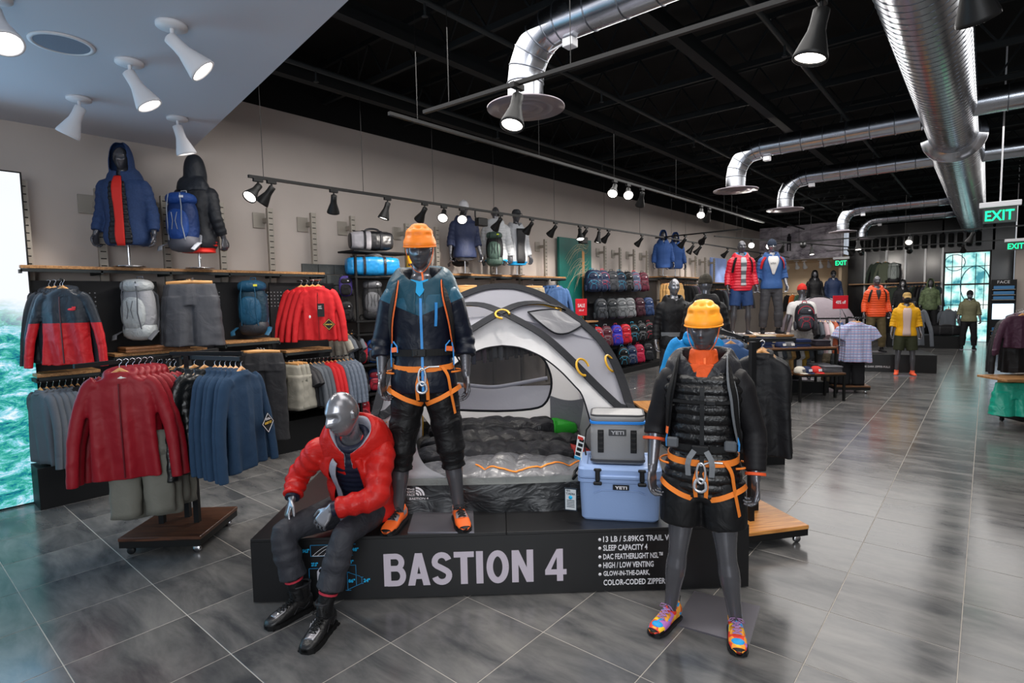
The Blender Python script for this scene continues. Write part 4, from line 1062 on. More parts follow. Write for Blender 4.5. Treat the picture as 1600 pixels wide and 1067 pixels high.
q.grid(lambda u, v: D[round(u * 48)].lerp(wallout[round(u * 48)], v), 48, 6); q.build('back_wall', m_tw, tent)
lvl = bw(785, 604).z
lowp = [p for p in D if p.z <= lvl + .01]; 
q = MB(); q.grid(lambda u, v: V((lambda p: (p.x, p.y + .01, min(p.z, lvl) if v else min(p.z, lvl)))(D[round(u * 48)].lerp(V((D[round(u * 48)].x, D[round(u * 48)].y, lvl)), v))), 48, 2); q.build('door_flap', M('tent_flap', '#c9c6cc', .7, wr=.15, sc=8), tent)
q = MB(); q.add([bw(785, 590)] + [V((p.x, p.y + .012, max(p.z, lvl))) for p in D], [(0, i + 1, i + 2) for i in range(48)]); q.build('mesh_window', m_net, tent)
q = MB(); q.tube([p + V((0, -.008, 0)) for p in D], .012, 8); q.build('door_zip', m_sleeve, tent)
q = MB(); q.tube(curve([bw(700, 598) + V((0, -.02, 0)), bw(740, 602) + V((0, -.03, 0)), bw(770, 604) + V((0, -.03, 0)), bw(800, 600) + V((0, -.03, 0)), bw(855, 590) + V((0, -.02, 0))], 16), .02, 8); q.build('rolled_flap', m_tg, tent)
q = MB(); q.grid(lambda u, v: V((2.12 + .36 * u, 2.36 - .18 * u, .13 + (.33 - .04 * sin(pi * u)) * v)), 10, 5); q.build('mesh_pocket', M('pocket_grey', '#77777c', .7, wr=.3, sc=12), tent)
q = MB(); q.grid(lambda u, v: V((2.40 + .06 * sin(pi * v), 2.5 - 1.9 * u, .1 + 1.0 * v * (1 - .35 * u))), 20, 8); q.build('inner_wall', m_tw, tent)
# dark clothes rail seen through the mesh stays visible behind; emblem on the tub
t_ = tent
q = MB()
for i, r in enumerate((.062, .045, .028)):
    q.tube([V((.985 - .0 + -r * cos(a) + .0, .325, .145 + r * sin(a))) for a in [pi * .5 * j / 8 + pi * .5 * 0 for j in range(9)]], .006 if i else .006, 5)
# quarter dome emblem: stripes
q = MB()
for r0, r1 in ((.060, .047), (.040, .029), (.022, .010)):
    pts = [(1.0 + -0 + r0 * cos(a), .14 + r0 * sin(a)) for a in [pi / 2 * (1 - j / 8) for j in range(9)]] + [(1.0 + r1 * cos(a), .14 + r1 * sin(a)) for a in [pi / 2 * j / 8 for j in range(9)]]
    q.prism(pts, .322, .325)
q.build('emblem', m_white_l, tent)
for i, l in enumerate(('THE', 'NORTH', 'FACE')): text('emblem_lettering', l, .02, m_white_l, tent, (.94, .322, .178 - i * .019), fit=(.052, .014))
text('emblem_lettering', 'BASTION 4', .02, m_white_l, tent, (.955, .322, .112), fit=(.13, .014))

# ------------------------------------------------------------------ sleeping bags inside the tent
def sleeping_bag(label, a0, a1, b0, b1, z0, h, mat, endmat=None, end=0, seam=9, zipm=None, seed=0, group='sleeping bags laid out in the tent'):
    t = thing('sleeping_bag', label, 'sleeping bag', PO + V((0, 0, ZP)), PA, group)
    rnd = random.Random(seed); ph = rnd.random() * 6
    nu, nv = 110, 40
    def P(u, v, mu=1.):
        x = a0 + (a1 - a0) * u; w = (b1 - b0) / 2 * (1 - .12 * u + .05 * sin(u * 5 + ph)); bc = (b0 + b1) / 2 + .02 * sin(u * 7 + ph)
        th = 2 * pi * v; sx = sin(pi * min(1, max(0, u)) ) ** .28 if 0 < u < 1 else 0
        baf = abs(sin(u * seam * pi + .6 * sin(th * 2 + ph) + .25 * noise.noise(V((u * 6, v * 5, seed))))) ** .5
        n_ = noise.noise(V((u * 7 + seed, cos(th) * 1.8, sin(th) * 1.8))) * .022 + noise.noise(V((u * 22 + seed, cos(th) * 5, sin(th) * 5))) * .007
        c, s_ = cos(th), sin(th)
        y = bc + w * sx * math.copysign(abs(c) ** .6, c); z = z0 + (h * .5) * (1 + math.copysign(abs(s_) ** .75, s_) * sx * (.72 + .28 * baf))
        if s_ > 0: z += n_ * 1.7 * sx
        return V((x, y, z))
    q = MB(); rings = [[P(.004 + .992 * i / nu, j / nv) for j in range(nv)] for i in range(nu + 1)]
    cut = int(nu * (1 - end)) if endmat else nu
    q.loft(rings[:cut + 1]); q.build('shell', mat, t)
    if endmat: q = MB(); q.loft(rings[cut:]); q.build('foot_end', endmat, t)
    if zipm:
        q = MB(); q.tube([P(.02 + .96 * i / 60, .72 + .12 * math.sin(i / 60 * 3.4) * -1 + .62 * 0) + V((0, -.003, .003)) for i in range(61)][:1] or [], .004) if False else None
        strap('zip', [P(.35 + .63 * i / 40, .30 + .05 * sin(i / 8)) + V((0, 0, .006)) for i in range(41)], .014, .004, zipm, t, 0, out=lambda p: V((0, -.3, 1)))
    return t
m_sb1 = M('bag_black', '#1b1b1d', .38, wr=.7, sc=10); m_sb2 = M('bag_graphite', '#2a2a2c', .36, wr=.7, sc=9); m_sb3 = M('bag_silver', '#727275', .28, wr=.8, sc=8)
m_orz = M('orange_zip', '#f08a2a', .5)
sleeping_bag('black sleeping bag with green end along the back of the tent', .86, 2.38, 1.95, 2.38, .03, .24, m_sb1, M('bag_green', '#2fa52f', .4, wr=.4, sc=9), .16, 6, seed=1)
sleeping_bag('second dark sleeping bag from the back, plain', .84, 2.36, 1.46, 1.95, .03, .20, m_sb1, None, 0, 8, seed=2)
sleeping_bag('graphite sleeping bag with a red end in the tent', .84, 2.36, .98, 1.50, .03, .22, m_sb2, M('bag_red', '#e03c35', .4, wr=.4, sc=9), .10, 8, seed=3)
sleeping_bag('shiny silver grey sleeping bag with orange zip at the tent door', .90, 2.34, .40, 1.02, .03, .24, m_sb3, None, 0, 7, zipm=m_orz, seed=5)

# ------------------------------------------------------------------ coolers
CA = R(30); CO = onz(905, 812, ZP); m_cb = M('cooler_blue', '#8ba4cf', .42, wr=.04, sc=90); m_rub = M('black_rubber', '#17181a', .55)
ck = thing('hard_cooler', 'pale blue hard cooler on the right end of the black platform', 'cooler', CO, CA)
q = MB(); W_, D_, Hh = .535, .40, .30
def rr(x0, x1, y0, y1, r, z, n=5):
    out = []
    for cx, cy, a0 in ((x1 - r, y0 + r, -pi / 2), (x1 - r, y1 - r, 0), (x0 + r, y1 - r, pi / 2), (x0 + r, y0 + r, pi)):
        out += [V((cx + r * cos(a0 + pi / 2 * i / n), cy + r * sin(a0 + pi / 2 * i / n), z)) for i in range(n + 1)]
    return out
q.loft([rr(.025, W_ - .025, .02, D_ - .02, .035, .0), rr(.015, W_ - .015, .012, D_ - .012, .04, .012), rr(.006, W_ - .006, .006, D_ - .006, .04, .20), rr(.004, W_ - .004, .004, D_ - .004, .04, .255), rr(-.008, W_ + .008, -.008, D_ + .008, .04, .262), rr(-.008, W_ + .008, -.008, D_ + .008, .04, .285)], sm=False); bd = q.build('body', m_cb, ck)
q = MB(); ar = [(.10 + .335 * i / 20, .185 + .022 * min(1, sin(pi * i / 20) * 2.2)) for i in range(21)]
q.tube([V((x, .004, z)) for x, z in ar], .005, 6); q.build('moulded_rib', m_cb, bd)
q = MB(); q.loft([rr(-.006, W_ + .006, -.006, D_ + .006, .04, .289), rr(-.008, W_ + .008, -.008, D_ + .008, .045, .30), rr(-.004, W_ + .004, -.004, D_ + .004, .045, .345), rr(.01, W_ - .01, .01, D_ - .01, .045, .362), rr(.05, W_ - .05, .05, D_ - .05, .03, .364), rr(.06, W_ - .06, .06, D_ - .06, .03, .356)], sm=False)
q.box((W_ / 2, -.012, .30), (.26, .02, .03), ch=.008); q.box((W_ / 2, .02, .345), (.40, .03, .03), ch=.01)
q.build('lid', m_cb, ck)
for x in (.125, .41):
    q = MB(); q.box((x, -.022, .318), (.030, .022, .085), ch=.006); q.box((x, -.026, .262), (.055, .024, .022), ch=.006); q.box((x, -.018, .35), (.05, .02, .018), ch=.005); q.build('latch', m_rub, ck)
q = MB(); q.box((.275, -.012, .235), (.105, .008, .034), ch=.002); pn = q.build('name_plate', m_rub, ck); text('name_lettering', 'YETI', .03, m_white_l, pn, (.236, -.018, .225), fit=(.078, .020), bold=.001)
q = MB(); q.tube([(-.02, .12, .27), (-.045, .12, .24), (-.045, .28, .24), (-.02, .28, .27)], .010, 8); q.tube([(W_ + .02, .12, .27), (W_ + .045, .12, .24), (W_ + .045, .28, .24), (W_ + .02, .28, .27)], .010, 8); q.build('rope_handle', m_rub, ck)
tg = thing('price_tag', 'white framed tag hanging at the left side of the blue cooler', 'tag', CO + V((-.035, -.045, .085)), CA - .15)
q = MB(); q.box((0, 0, .06), (.085, .004, .155), ch=.001); q.box((-.0, .0, .14), (.002, .002, .08)); q.build('frame', M('tag_navy', '#1e2a36', .5), tg); q = MB(); q.box((0, -.003, .06), (.072, .003, .138)); q.build('card', M('card_grey', '#c6ccd0', .6), tg)
text('card_lettering', 'YETI\nTUNDRA', .02, M('ink', '#23303c', .7), tg, (-.030, -.006, .092), fit=(.06, .035))
q = MB(); q.lathe([(.013, 0), (.013, .002)], 16, X=Matrix.Translation((0, -.005, .075)) @ Matrix.Rotation(pi / 2, 4, 'X')); q.build('badge', m_cyan, tg)
q = MB()
for i in range(5): q.box((0, -.005, .055 - i * .011), (.052, .001, .004))
q.build('print_lines', M('ink', '#23303c', .7), tg)
# soft cooler on top
SO = CO + V((cos(CA), sin(CA), 0)) * .075 + V((-sin(CA), cos(CA), 0)) * .07 + V((0, 0, .366))
m_sc = M('softcooler_grey', '#8c8c8d', .5, wr=.05, sc=60); m_scd = M('softcooler_dark', '#3c3d40', .5)
sk = thing('soft_cooler', 'grey soft cooler with blue zip line on top of the blue cooler', 'cooler', SO, CA)
w, d = .36, .255
q = MB(); q.loft([rr(.012, w - .012, .01, d - .01, .035, 0), rr(0.004, w - .004, 0.004, d - .004, .04, .02), rr(0.0, w, 0, d, .045, .20), rr(.004, w - .004, .003, d - .003, .045, .268)]); q.build('body', m_sc, sk)
q = MB(); q.loft([rr(.002, w - .002, .0, d, .045, .268), rr(-.003, w + .003, -.004, d + .004, .045, .27), rr(-.003, w + .003, -.004, d + .004, .045, .285), rr(.002, w - .002, .0, d, .045, .287)], cap=False, sm=False); q.build('blue_band', M('blue_band', '#2a86e0', .4), sk)
q = MB(); q.loft([rr(.004, w - .004, .003, d - .003, .045, .286), rr(.0, w, 0, d, .045, .292), rr(.0, w, 0, d, .045, .318), rr(.012, w - .012, .01, d - .01, .04, .33), rr(.03, w - .03, .03, d - .03, .03, .332)]); lid = q.build('lid', m_sc, sk)
q = MB(); q.tube([p for p in rr(.006, w - .006, .005, d - .005, .045, .326, 6)], .007, 6, closed=True); q.build('lid_piping', m_scd, lid)
q = MB(); q.loft([rr(-.002, w + .002, -.003, d + .003, .042, .012), rr(-.003, w + .003, -.004, d + .004, .045, .03)], cap=False); q.build('base_trim', m_scd, sk)
for x in (.07, .285):
    q = MB(); q.box((x, -.004, .155), (.040, .006, .155), ch=.002)
    for i in range(4): q.box((x, -.009, .10 + i * .036), (.034, .008, .02), ch=.003)
    q.build('webbing_grid', m_rub, sk)
q = MB(); q.box((.18, -.004, .215), (.115, .006, .044), ch=.002); pn = q.build('name_plate', m_scd, sk); text('name_lettering', 'YETI', .03, M('plate_text', '#a9a9ac', .5), pn, (.137, -.009, .203), fit=(.086, .024), bold=.001)
q = MB(); q.tube([(.004, .1, .25), (-.03, .12, .2), (-.045, .06, .11), (-.03, .02, .05)], .006, 6); q.build('side_strap', m_rub, sk)
tg = thing('swing_tag', 'black white and blue swing tag hanging on the soft cooler', 'tag', SO + V((-.055, -.045, .02)), CA - .5)
q = MB(); q.box((0, 0, .09), (.055, .004, .165), Matrix.Rotation(R(10), 3, 'Y'), ch=.001); q.build('card', M('card_white', '#dfe3e4', .5), tg)
q = MB()
for i in range(4): q.box((.014 * (i * .9 - 1.3) * 1.0 * .8 + .003, -.004, .045 + i * .032), (.036, .003, .022), Matrix.Rotation(R(10), 3, 'Y'), ch=.0008)
q.build('print', M('ink2', '#14181c', .6), tg); q = MB(); q.box((-.016, -.004, .017), (.05, .003, .018), Matrix.Rotation(R(10), 3, 'Y')); q.build('blue_strip', M('tagblue', '#2d93c4', .5), tg)
q = MB(); q.box((.010, -.0045, .155), (.04, .003, .02), Matrix.Rotation(R(10), 3, 'Y')); q.build('red_strip', M('tagred', '#c83a30', .5), tg)

# ------------------------------------------------------------------ mannequin plates
def plate(c0, c1, c2, c3, z, label):
    P = [V(p) for p in (c0, c1, c2, c3)]; q = MB(); q.add([V((p.x, p.y, z)) for p in P] + [V((p.x, p.y, z + .009)) for p in P], [(3, 2, 1, 0), (4, 5, 6, 7), (0, 1, 5, 4), (1, 2, 6, 5), (2, 3, 7, 6), (3, 0, 4, 7)])
    o = q.build('base_plate', M('plate_steel', '#8d8a92', .3, .8, rv=.05), None); return tag(o, label, 'plate')
plate(onz(637, 833, ZP), onz(741, 833, ZP), onz(739, 789, ZP), onz(650, 789, ZP), ZP, 'grey metal base plate on the platform between orange climbing shoes')
plate(onz(1052, 976), onz(1170, 1010), onz(1188, 949), onz(1085, 925), 0.0, 'grey metal base plate on the floor under the right mannequin')

# ------------------------------------------------------------------ MANNEQUIN 1 (on the platform)
m_or = M('orange_webbing', '#f08432', .6); m_orh = M('helmet_orange', '#f5862a', .45); m_orh2 = M('helmet_amber', '#ffa22c', .4)
m_shell = M2('shell_teal_navy', ('#0c1322', '#1f5066'), 'Z', (1.385,), .42, .30, 9, slant=-.42)
m_navy = M('navy_shell', '#10151f', .42, wr=.4, sc=9); m_teal = M('teal_shell', '#1d4454', .45, wr=.3, sc=9)
m_blkc = M('black_cloth', '#0e0e10', .6, wr=.55, sc=10); m_blkp = M('black_pants', '#0f0f11', .55, wr=.6, sc=9, stretch=(1, 1, 1.6))
m_zip = M('blue_zip', '#3d8fd6', .45); m_strapb = M('black_strap', '#121213', .7); m_org2 = M('orange_piping', '#f4743c', .55)
m_carab = M('carabiner_alu', '#c9c9cc', .3, .7)
p1 = (onz(621, 822, ZP) + onz(719, 817, ZP)) / 2
man1 = thing('mannequin', 'tall mannequin in orange helmet and teal navy shell jacket on the platform', 'mannequin', (p1.x, p1.y, ZP), R(44), None)
J = standing(1.925, feet=.195, arms=.272); 
for s, n in ((-1, 'l'), (1, 'r')):
    J['el' + n] = V((s * .268, .03, 1.215)); J['an' + n].z = .10; J['wr' + n] = V((s * (.270 if n == 'r' else .262), -.05, .99))
J['toel'] = V((-.30, -1, 0)); J['toer'] = V((.22, -1, 0)); J['hdr'] = V((.10, -.16, -1)); J['hdl'] = V((.02, -.12, -1)); J['curlr'] = .42; J['curll'] = .55
J['hp'] = R(3); J['head'] += V((0, 0, .01))
body(J, man1, m_man, .0055)
q = MB(); torso(q, J, -.14, .12, .022); 
for n in 'lr': leg(q, J, n, lambda t: .018 + .016 * math.exp(-((t - .98) / .12) ** 2) + .006 * sin(t * 40) * (t > .8) + .022 * (t > .5) * max(0, min(1, (1.5 - t) * .5)), 0, 1.30, N=14)
tr = remesh(q, 'trousers', m_blkp, man1, .009, 1, .006, 9)
q = MB(); torso(q, J, -.055, .99, .03, flare=.012)
for n in 'lr': arm(q, J, n, lambda t: .026 + (.007 * sin(t * 26) if t > .9 else 0) + (.010 if t > 1.3 else 0), 0, 1.46, N=14)
jk = remesh(q, 'jacket', m_shell, man1, .009, 2, .0055, 7)
q = collar(J, MB(), 1.26, 1.0, .13); hd_ = remesh(q, 'hood', m_teal, jk, .007, 2, .006, 9)
q = collar(J, MB(), 1.10, .92, .13); remesh(q, 'hood_lining', m_navy, jk, .007, 2, .004, 9)
q = MB(); c = spine(J, .94)[0]; q.add([c + V((-.055, -.105, .055)), c + V((.055, -.105, .055)), c + V((.022, -.142, -.03)), c + V((0, -.145, -.055)), c + V((-.022, -.142, -.03)), c + V((0, -.118, .04))], [(0, 5, 4), (5, 3, 4), (5, 2, 3), (5, 1, 2)], 0, True); q.build('shirt', M('bright_blue_knit', '#2a9fd8', .7), man1)
strap('front_zip', [surf(J, s, .02, .037 + .012 * (1 - s) ** 2) for s in [.84 - .055 * i for i in range(17)]], .016, .005, m_zip, jk, 1)
strap('pocket_zip', [surf(J, s, .42, .036) for s in (.80, .72, .64, .58)], .017, .005, m_zip, jk, 1)
# straps of the small climbing pack
pk = thing('climbing_backpack', 'black climbing backpack with orange piped straps worn by the platform mannequin', 'backpack', (p1.x, p1.y, ZP), R(44))
q = MB(); q.ell(spine(J, .6)[0] + V((0, .22, 0)), (.15, .09, .25), 20, 14, e=.75); q.ell(spine(J, .88)[0] + V((0, .22, .02)), (.13, .08, .07), 16, 8, e=.8); remesh(q, 'pack_body', m_blkc, pk, .014, 1, .006, 8)
for s in (-1, 1):
    pts = [surf(J, .75, s * 2.7, .09), surf(J, .93, s * 2.5, .06), spine(J, .985)[0] + V((s * .125, .03, .045)), spine(J, .965)[0] + V((s * .138, -.05, .030)), surf(J, .86, s * .72, .048), surf(J, .72, s * .82, .046), surf(J, .6, s * 1.0, .044), surf(J, .45, s * 1.3, .044), surf(J, .34, s * 1.6, .05)]
    strap('shoulder_strap_edge', pts, .062, .006, m_org2, pk, 2); strap('shoulder_strap', [p + (p - spine(J, .6)[0]).normalized() * .006 for p in pts], .044, .008, m_strapb, pk, 2)
hb = [surf(J, .335, a, .046) for a in [-2.6 + 5.2 * i / 24 for i in range(25)]]; strap('hip_belt', hb, .042, .008, m_strapb, pk, 1)
q = MB(); p = surf(J, .335, 0, .056); q.box(p + V((-.012, 0, 0)), (.085, .016, .048), ch=.005); q.box(p + V((-.03, -.008, 0)), (.02, .012, .03), ch=.003); q.build('buckle', m_rub, pk)
for s in (-1, 1):
    q = MB(); q.tube([surf(J, .44, s * 1.0, .05), surf(J, .40, s * .8, .052), surf(J, .34, s * .78, .055)], .005, 6); q.tube([surf(J, .42, s * 1.15, .05), surf(J, .34, s * 1.2, .058), surf(J, .2, s * 1.2, .05)], .005, 6); q.build('blue_cord', m_zip, pk)
    strap('orange_pad', [surf(J, .37, s * .78, .056), surf(J, .36, s * 1.1, .058)], .03, .006, m_org2, pk, 1)
    strap('loose_webbing', [surf(J, .32, s * 1.3, .06), surf(J, .2, s * 1.38, .085), surf(J, .12, s * 1.42, .09)], .022, .004, m_strapb, pk, 1)
harness(J, man1, m_or, m_carab); helmet(J, man1, m_orh, m_org2)
SH1 = (M('shoe_grey', '#8f878a', .6, wr=.1, sc=40), M('shoe_rubber', '#1c1c1e', .5), M('shoe_orange', '#f0692a', .6), M('lace_black', '#1a1a1a', .7))
for n in 'lr': shoe(man1, J, n, (SH1[2], SH1[1], SH1[0], SH1[3]))

# ------------------------------------------------------------------ MANNEQUIN 2 (on the floor, right)
p2 = (onz(1046, 975) + onz(1150, 998)) / 2
man2 = thing('mannequin', 'mannequin in amber helmet, black puffer and shorts standing before the platform', 'mannequin', (p2.x, p2.y, 0), R(17))
J = standing(1.845, feet=.178, arms=.27)
for s, n in ((-1, 'l'), (1, 'r')): J['el' + n] = V((s * .262, .03, 1.16)); J['wr' + n] = V((s * .268, -.05, .92)); J['an' + n].z = .10; J['hip' + n].x = s * .095; J['kn' + n].x = s * .125
J['toel'] = V((-.42, -1, 0)); J['toer'] = V((.12, -1, 0)); J['curll'] = .55; J['curlr'] = .6; J['hdl'] = V((.02, -.15, -1)); J['hdr'] = V((.04, -.12, -1))
J['hy'] = R(-3)
body(J, man2, m_man, .0055)
q = MB(); torso(q, J, -.16, .16, .03)
for n in 'lr': leg(q, J, n, lambda t: .030 + .03 * t, 0, .66, N=14)
remesh(q, 'shorts', M('black_shorts', '#0f0f11', .5, wr=.35, sc=8), man2, .010, 1, .006, 7)
m_puf = M('black_puffer', '#0c0c0e', .33, wr=.3, sc=26); m_soft = M('charcoal_softshell', '#141316', .6, wr=.12, sc=12)
baf = lambda s: .013 * abs(sin(pi * s / .083)) ** .6 - .004
q = MB(); torso(q, J, -.13, .93, .030, mod=baf, steps=140, n=40)
pf = remesh(q, 'puffer_jacket', m_puf, man2, .006, 1, .0022, 16)
q = MB()
arm(q, J, 'l', .024, 0, 1.28, N=10); arm(q, J, 'r', lambda t: .022 + (.005 * abs(sin(t * 24)) if t > 1.15 else 0), 0, 1.86, N=16)
torso(q, J, .80, .985, .031)
remesh(q, 'softshell_sleeves', m_soft, pf, .008, 2, .003, 8)
q = MB(); q.tube([V(J['wrr']).lerp(V(J['elr']), f) for f in (.10, .16)], .053, 16); A = V(J['ell']).lerp(V(J['wrl']), .27); B = V(J['ell']).lerp(V(J['wrl']), .33); q.tube([A, B], .066, 16); q.build('cuff_lining', M('orange_lining', '#e2562a', .6), pf)
m_onk = M('orange_fleece', '#d9541f', .65, wr=.4, sc=14)
q = MB(); c = spine(J, .96)[0]; hc = V(J['head'])
q.loft([[c + V((rx * cos(a), -.005 + ry * sin(a) + dy, z)) for a in [2 * pi * i / 24 for i in range(24)]] for rx, ry, z, dy in ((.095, .10, -.06, -.02), (.088, .092, 0.0, -.012), (.078, .082, .045, -.008), (.074, .078, .085, -.008), (.070, .075, .10, -.005))]); q.grid(lambda u, v: c + V(((u - .5) * .13 * (1 - v), -.118 - .028 * v, .03 - .13 * v)), 6, 8, thick=-.01)
remesh(q, 'neck_liner', m_onk, man2, .006, 1, .004, 22)
q = collar(J, MB(), 1.15, .8, .12); remesh(q, 'hood', M('hood_grey', '#242428', .4, wr=.5, sc=12), pf, .008, 2, .006, 11)
strap('front_zip', [surf(J, s, .02, .046) for s in [.82 - .055 * i for i in range(17)]], .022, .005, m_rub, pf, 1)
pk = thing('hiking_backpack', 'black and grey backpack worn by the right mannequin', 'backpack', (p2.x, p2.y, 0), R(17))
q = MB(); q.ell(spine(J, .6)[0] + V((0, .23, 0)), (.15, .10, .27), 20, 14, e=.75); remesh(q, 'pack_body', m_blkc, pk, .014, 1, .006, 8)
m_gstrap = M('grey_strap', '#6f7276', .6)
for s in (-1, 1):
    pts = [surf(J, .75, s * 2.7, .09), surf(J, .93, s * 2.5, .06), spine(J, .985)[0] + V((s * .115, .03, .045)), spine(J, .965)[0] + V((s * .13, -.05, .035)), surf(J, .86, s * .66, .055), surf(J, .74, s * .72, .055), surf(J, .6, s * .82, .055), surf(J, .45, s * 1.1, .05), surf(J, .30, s * 1.4, .055)]
    strap('shoulder_strap_edge', pts, .056, .006, m_gstrap if s > 0 else m_blkc, pk, 2); strap('shoulder_strap', [p + (p - spine(J, .6)[0]).normalized() * .006 for p in pts], .03, .008, m_strapb, pk, 2)
strap('sternum_strap', [surf(J, .70, a, .06) for a in (-.62, -.3, 0, .3, .62)], .016, .005, m_strapb, pk, 1)
q = MB(); q.box(surf(J, .70, .18, .068), (.05, .014, .026), ch=.004); q.build('sternum_buckle', m_rub, pk)
hb = [surf(J, .31, a, .058) for a in [-2.6 + 5.2 * i / 24 for i in range(25)]]; strap('hip_belt', hb, .032, .008, m_strapb, pk, 1)
q = MB(); p = surf(J, .30, 0, .07); q.box(p, (.09, .02, .05), ch=.006); q.build('buckle', m_rub, pk)
for s in (-1, 1):
    strap('loose_webbing', [p + V((s * .03, -.012, 0)), p + V((s * .062, -.03, -.05)), p + V((s * .058, -.03, -.13))], .028, .004, m_gstrap, pk, 1)
    q = MB(); q.box(surf(J, .34, s * .72, .07), (.06, .03, .055), ch=.008); q.build('belt_pocket', M('pocket_grey2', '#55585c', .6), pk)
    q = MB(); q.tube([surf(J, .40, s * 1.1, .05), surf(J, .34, s * 1.15, .06), surf(J, .28, s * 1.15, .06)], .007, 6); q.build('blue_cord', m_zip, pk)
strap('orange_pull', [surf(J, .46, -1.0, .06), surf(J, .40, -1.02, .065)], .02, .006, m_org2, pk, 1)
harness(J, man2, m_or, m_carab); helmet(J, man2, m_orh2, m_org2)
def climb_mat():
    m = M('shoe_multicolour', '#e8622c', .5, wr=.05, sc=30); nt = m.node_tree; b = nt.nodes['Principled BSDF']
    tc = nt.nodes.new('ShaderNodeTexCoord'); mp = nt.nodes.new('ShaderNodeMapping'); mp.inputs['Scale'].default_value = (1, 1, 1); nt.links.new(tc.outputs['Object'], mp.inputs[0])
    vo = nt.nodes.new('ShaderNodeTexVoronoi'); vo.inputs['Scale'].default_value = 26; nt.links.new(mp.outputs[0], vo.inputs[0])
    cr = nt.nodes.new('ShaderNodeValToRGB'); cr.color_ramp.interpolation = 'CONSTANT'; e = cr.color_ramp.elements; e[0].color = lin('#e2402f'); e[1].position = .3; e[1].color = lin('#f29a34')
    for p, c in ((.5, '#2c9bdb'), (.62, '#b06fb8'), (.78, '#f3c52e')): x = e.new(p); x.color = lin(c)
    sp = nt.nodes.new('ShaderNodeSeparateColor'); nt.links.new(vo.outputs['Color'], sp.inputs[0]); nt.links.new(sp.outputs[0], cr.inputs[0]); nt.links.new(cr.outputs[0], b.inputs['Base Color']); return m
for n in 'lr':
    up = shoe(man2, J, n, (climb_mat(), SH1[1], M('shoe_amber', '#eba03a', .5), M('lace_mauve', '#a57cae', .6)))
    A = V(J['an' + n]); D = V(J['toe' + n]).normalized(); S = D.cross(V((0, 0, 1))); k = J['k']
    q = MB()
    for f, w, z, mi in ((.135, .040, .062, 0),): q.ell(V((A.x, A.y, 0)) + D * f * k + V((0, 0, .048)), (.037, .032, .016), 14, 8, Matrix((S, D, V((0, 0, 1)))).transposed(), e=.9)
    q.build('toe_patch', M('toe_blue', '#27a0e0', .45), up)
    q = MB(); q.ell(V((A.x, A.y, 0)) + D * .168 * k + V((0, 0, .038)), (.033, .016, .012), 12, 6, Matrix((S, D, V((0, 0, 1)))).transposed()); q.build('toe_stripe', M('toe_yellow', '#f6c531', .45), up)

# ------------------------------------------------------------------ MANNEQUIN 3 (seated on the platform edge)
O3 = V((-3.12, 2.12, ZP))
man3 = thing('mannequin', 'bald silver mannequin in a red jacket seated on the platform edge', 'mannequin', O3, 0)
W3 = lambda x, y, z: V((x, y, z)) - O3
J = dict(hipc=W3(-3.12, 2.12, .545), neck=W3(-2.955, 1.955, 1.06), hd=V((.75, .66, 0)), sd=V((.83, .56, 0)), head=W3(-2.865, 1.835, 1.245), hy=R(3), hp=R(13), k=.98, hk=1.10, bend=V((-.035, .045, .02)),
         shl=W3(-3.155, 1.855, .985), shr=W3(-2.835, 2.075, .985), ell=W3(-3.345, 1.80, .80), elr=W3(-2.73, 1.955, .735), wrl=W3(-3.255, 1.70, .685), wrr=W3(-2.915, 1.755, .685),
         hdl=V((.12, -.25, -.42)), hdr=V((-.25, -.32, -.50)), pnl=V((.3, .55, -.45)), pnr=V((-.25, .7, -.1)), tsl=V((.8, .3, 0)), tsr=V((-.7, -.2, .3)), curll=.35, curlr=.4,
         hipl=W3(-3.19, 2.06, .55), hipr=W3(-3.045, 2.185, .55), knl=W3(-3.21, 1.60, .525), knr=W3(-2.845, 1.79, .535), anl=W3(-3.165, 1.66, .13), anr=W3(-2.865, 1.655, .13), toel=V((.06, -1, 0)), toer=V((.45, -.8, 0)), sole=.13)
body(J, man3, m_manl, .0055)
m_gp = M('grey_trousers', '#303137', .6, wr=.6, sc=9)
q = MB(); torso(q, J, -.14, .22, .022)
for n in 'lr': leg(q, J, n, lambda t: .016 + .014 * max(0, t - .7) + .005 * sin(t * 33) * (t > 1.1) + .012 * (t > 1.62), 0, 1.72, N=14)
remesh(q, 'trousers', m_gp, man3, .009, 1, .006, 9)
for n in 'lr': q = MB(); A = V(J['kn' + n]).lerp(V(J['an' + n]), .68); B = V(J['kn' + n]).lerp(V(J['an' + n]), .95); q.tube([A, B, V(J['an' + n]) + V((0, 0, -.03))], [.052, .045, .045], 16); q.build('sock', m_blkc, man3)
for n in 'lr': q = MB(); A = V(J['kn' + n]).lerp(V(J['an' + n]), .75); B = V(J['kn' + n]).lerp(V(J['an' + n]), .78); q.tube([A, B], .055, 16); q.build('sock_stripe', M('sock_red', '#b03040', .7), man3)
BT = (M('boot_black', '#161617', .38, wr=.2, sc=30), M('boot_sole', '#0d0d0e', .6), M('boot_panel', '#242427', .5), M('boot_lace', '#101010', .7))
for n in 'lr':
    up = shoe(man3, J, n, BT, boot=True)
    A = V(J['an' + n]); D = V(J['toe' + n]); D.z = 0; D.normalize(); S = D.cross(V((0, 0, 1))); q = MB()
    for i in range(3):
        b0 = V((A.x, A.y, A.z - .13)) + S * .055 + D * (.0 + .022 * i); q.bar(b0 + V((0, 0, .075)), b0 + D * .03 + V((0, 0, .045)), .004, .004)
    q.build('silver_stripe', M('stripe_silver', '#a8a8ad', .4), up)
m_red = M('red_shell', '#b81d18', .42, wr=.45, sc=10); m_lin = M('grey_lining', '#8f8f99', .5, wr=.3, sc=10); m_nvp = M('navy_puffer', '#1a1e30', .45, wr=.2, sc=20)
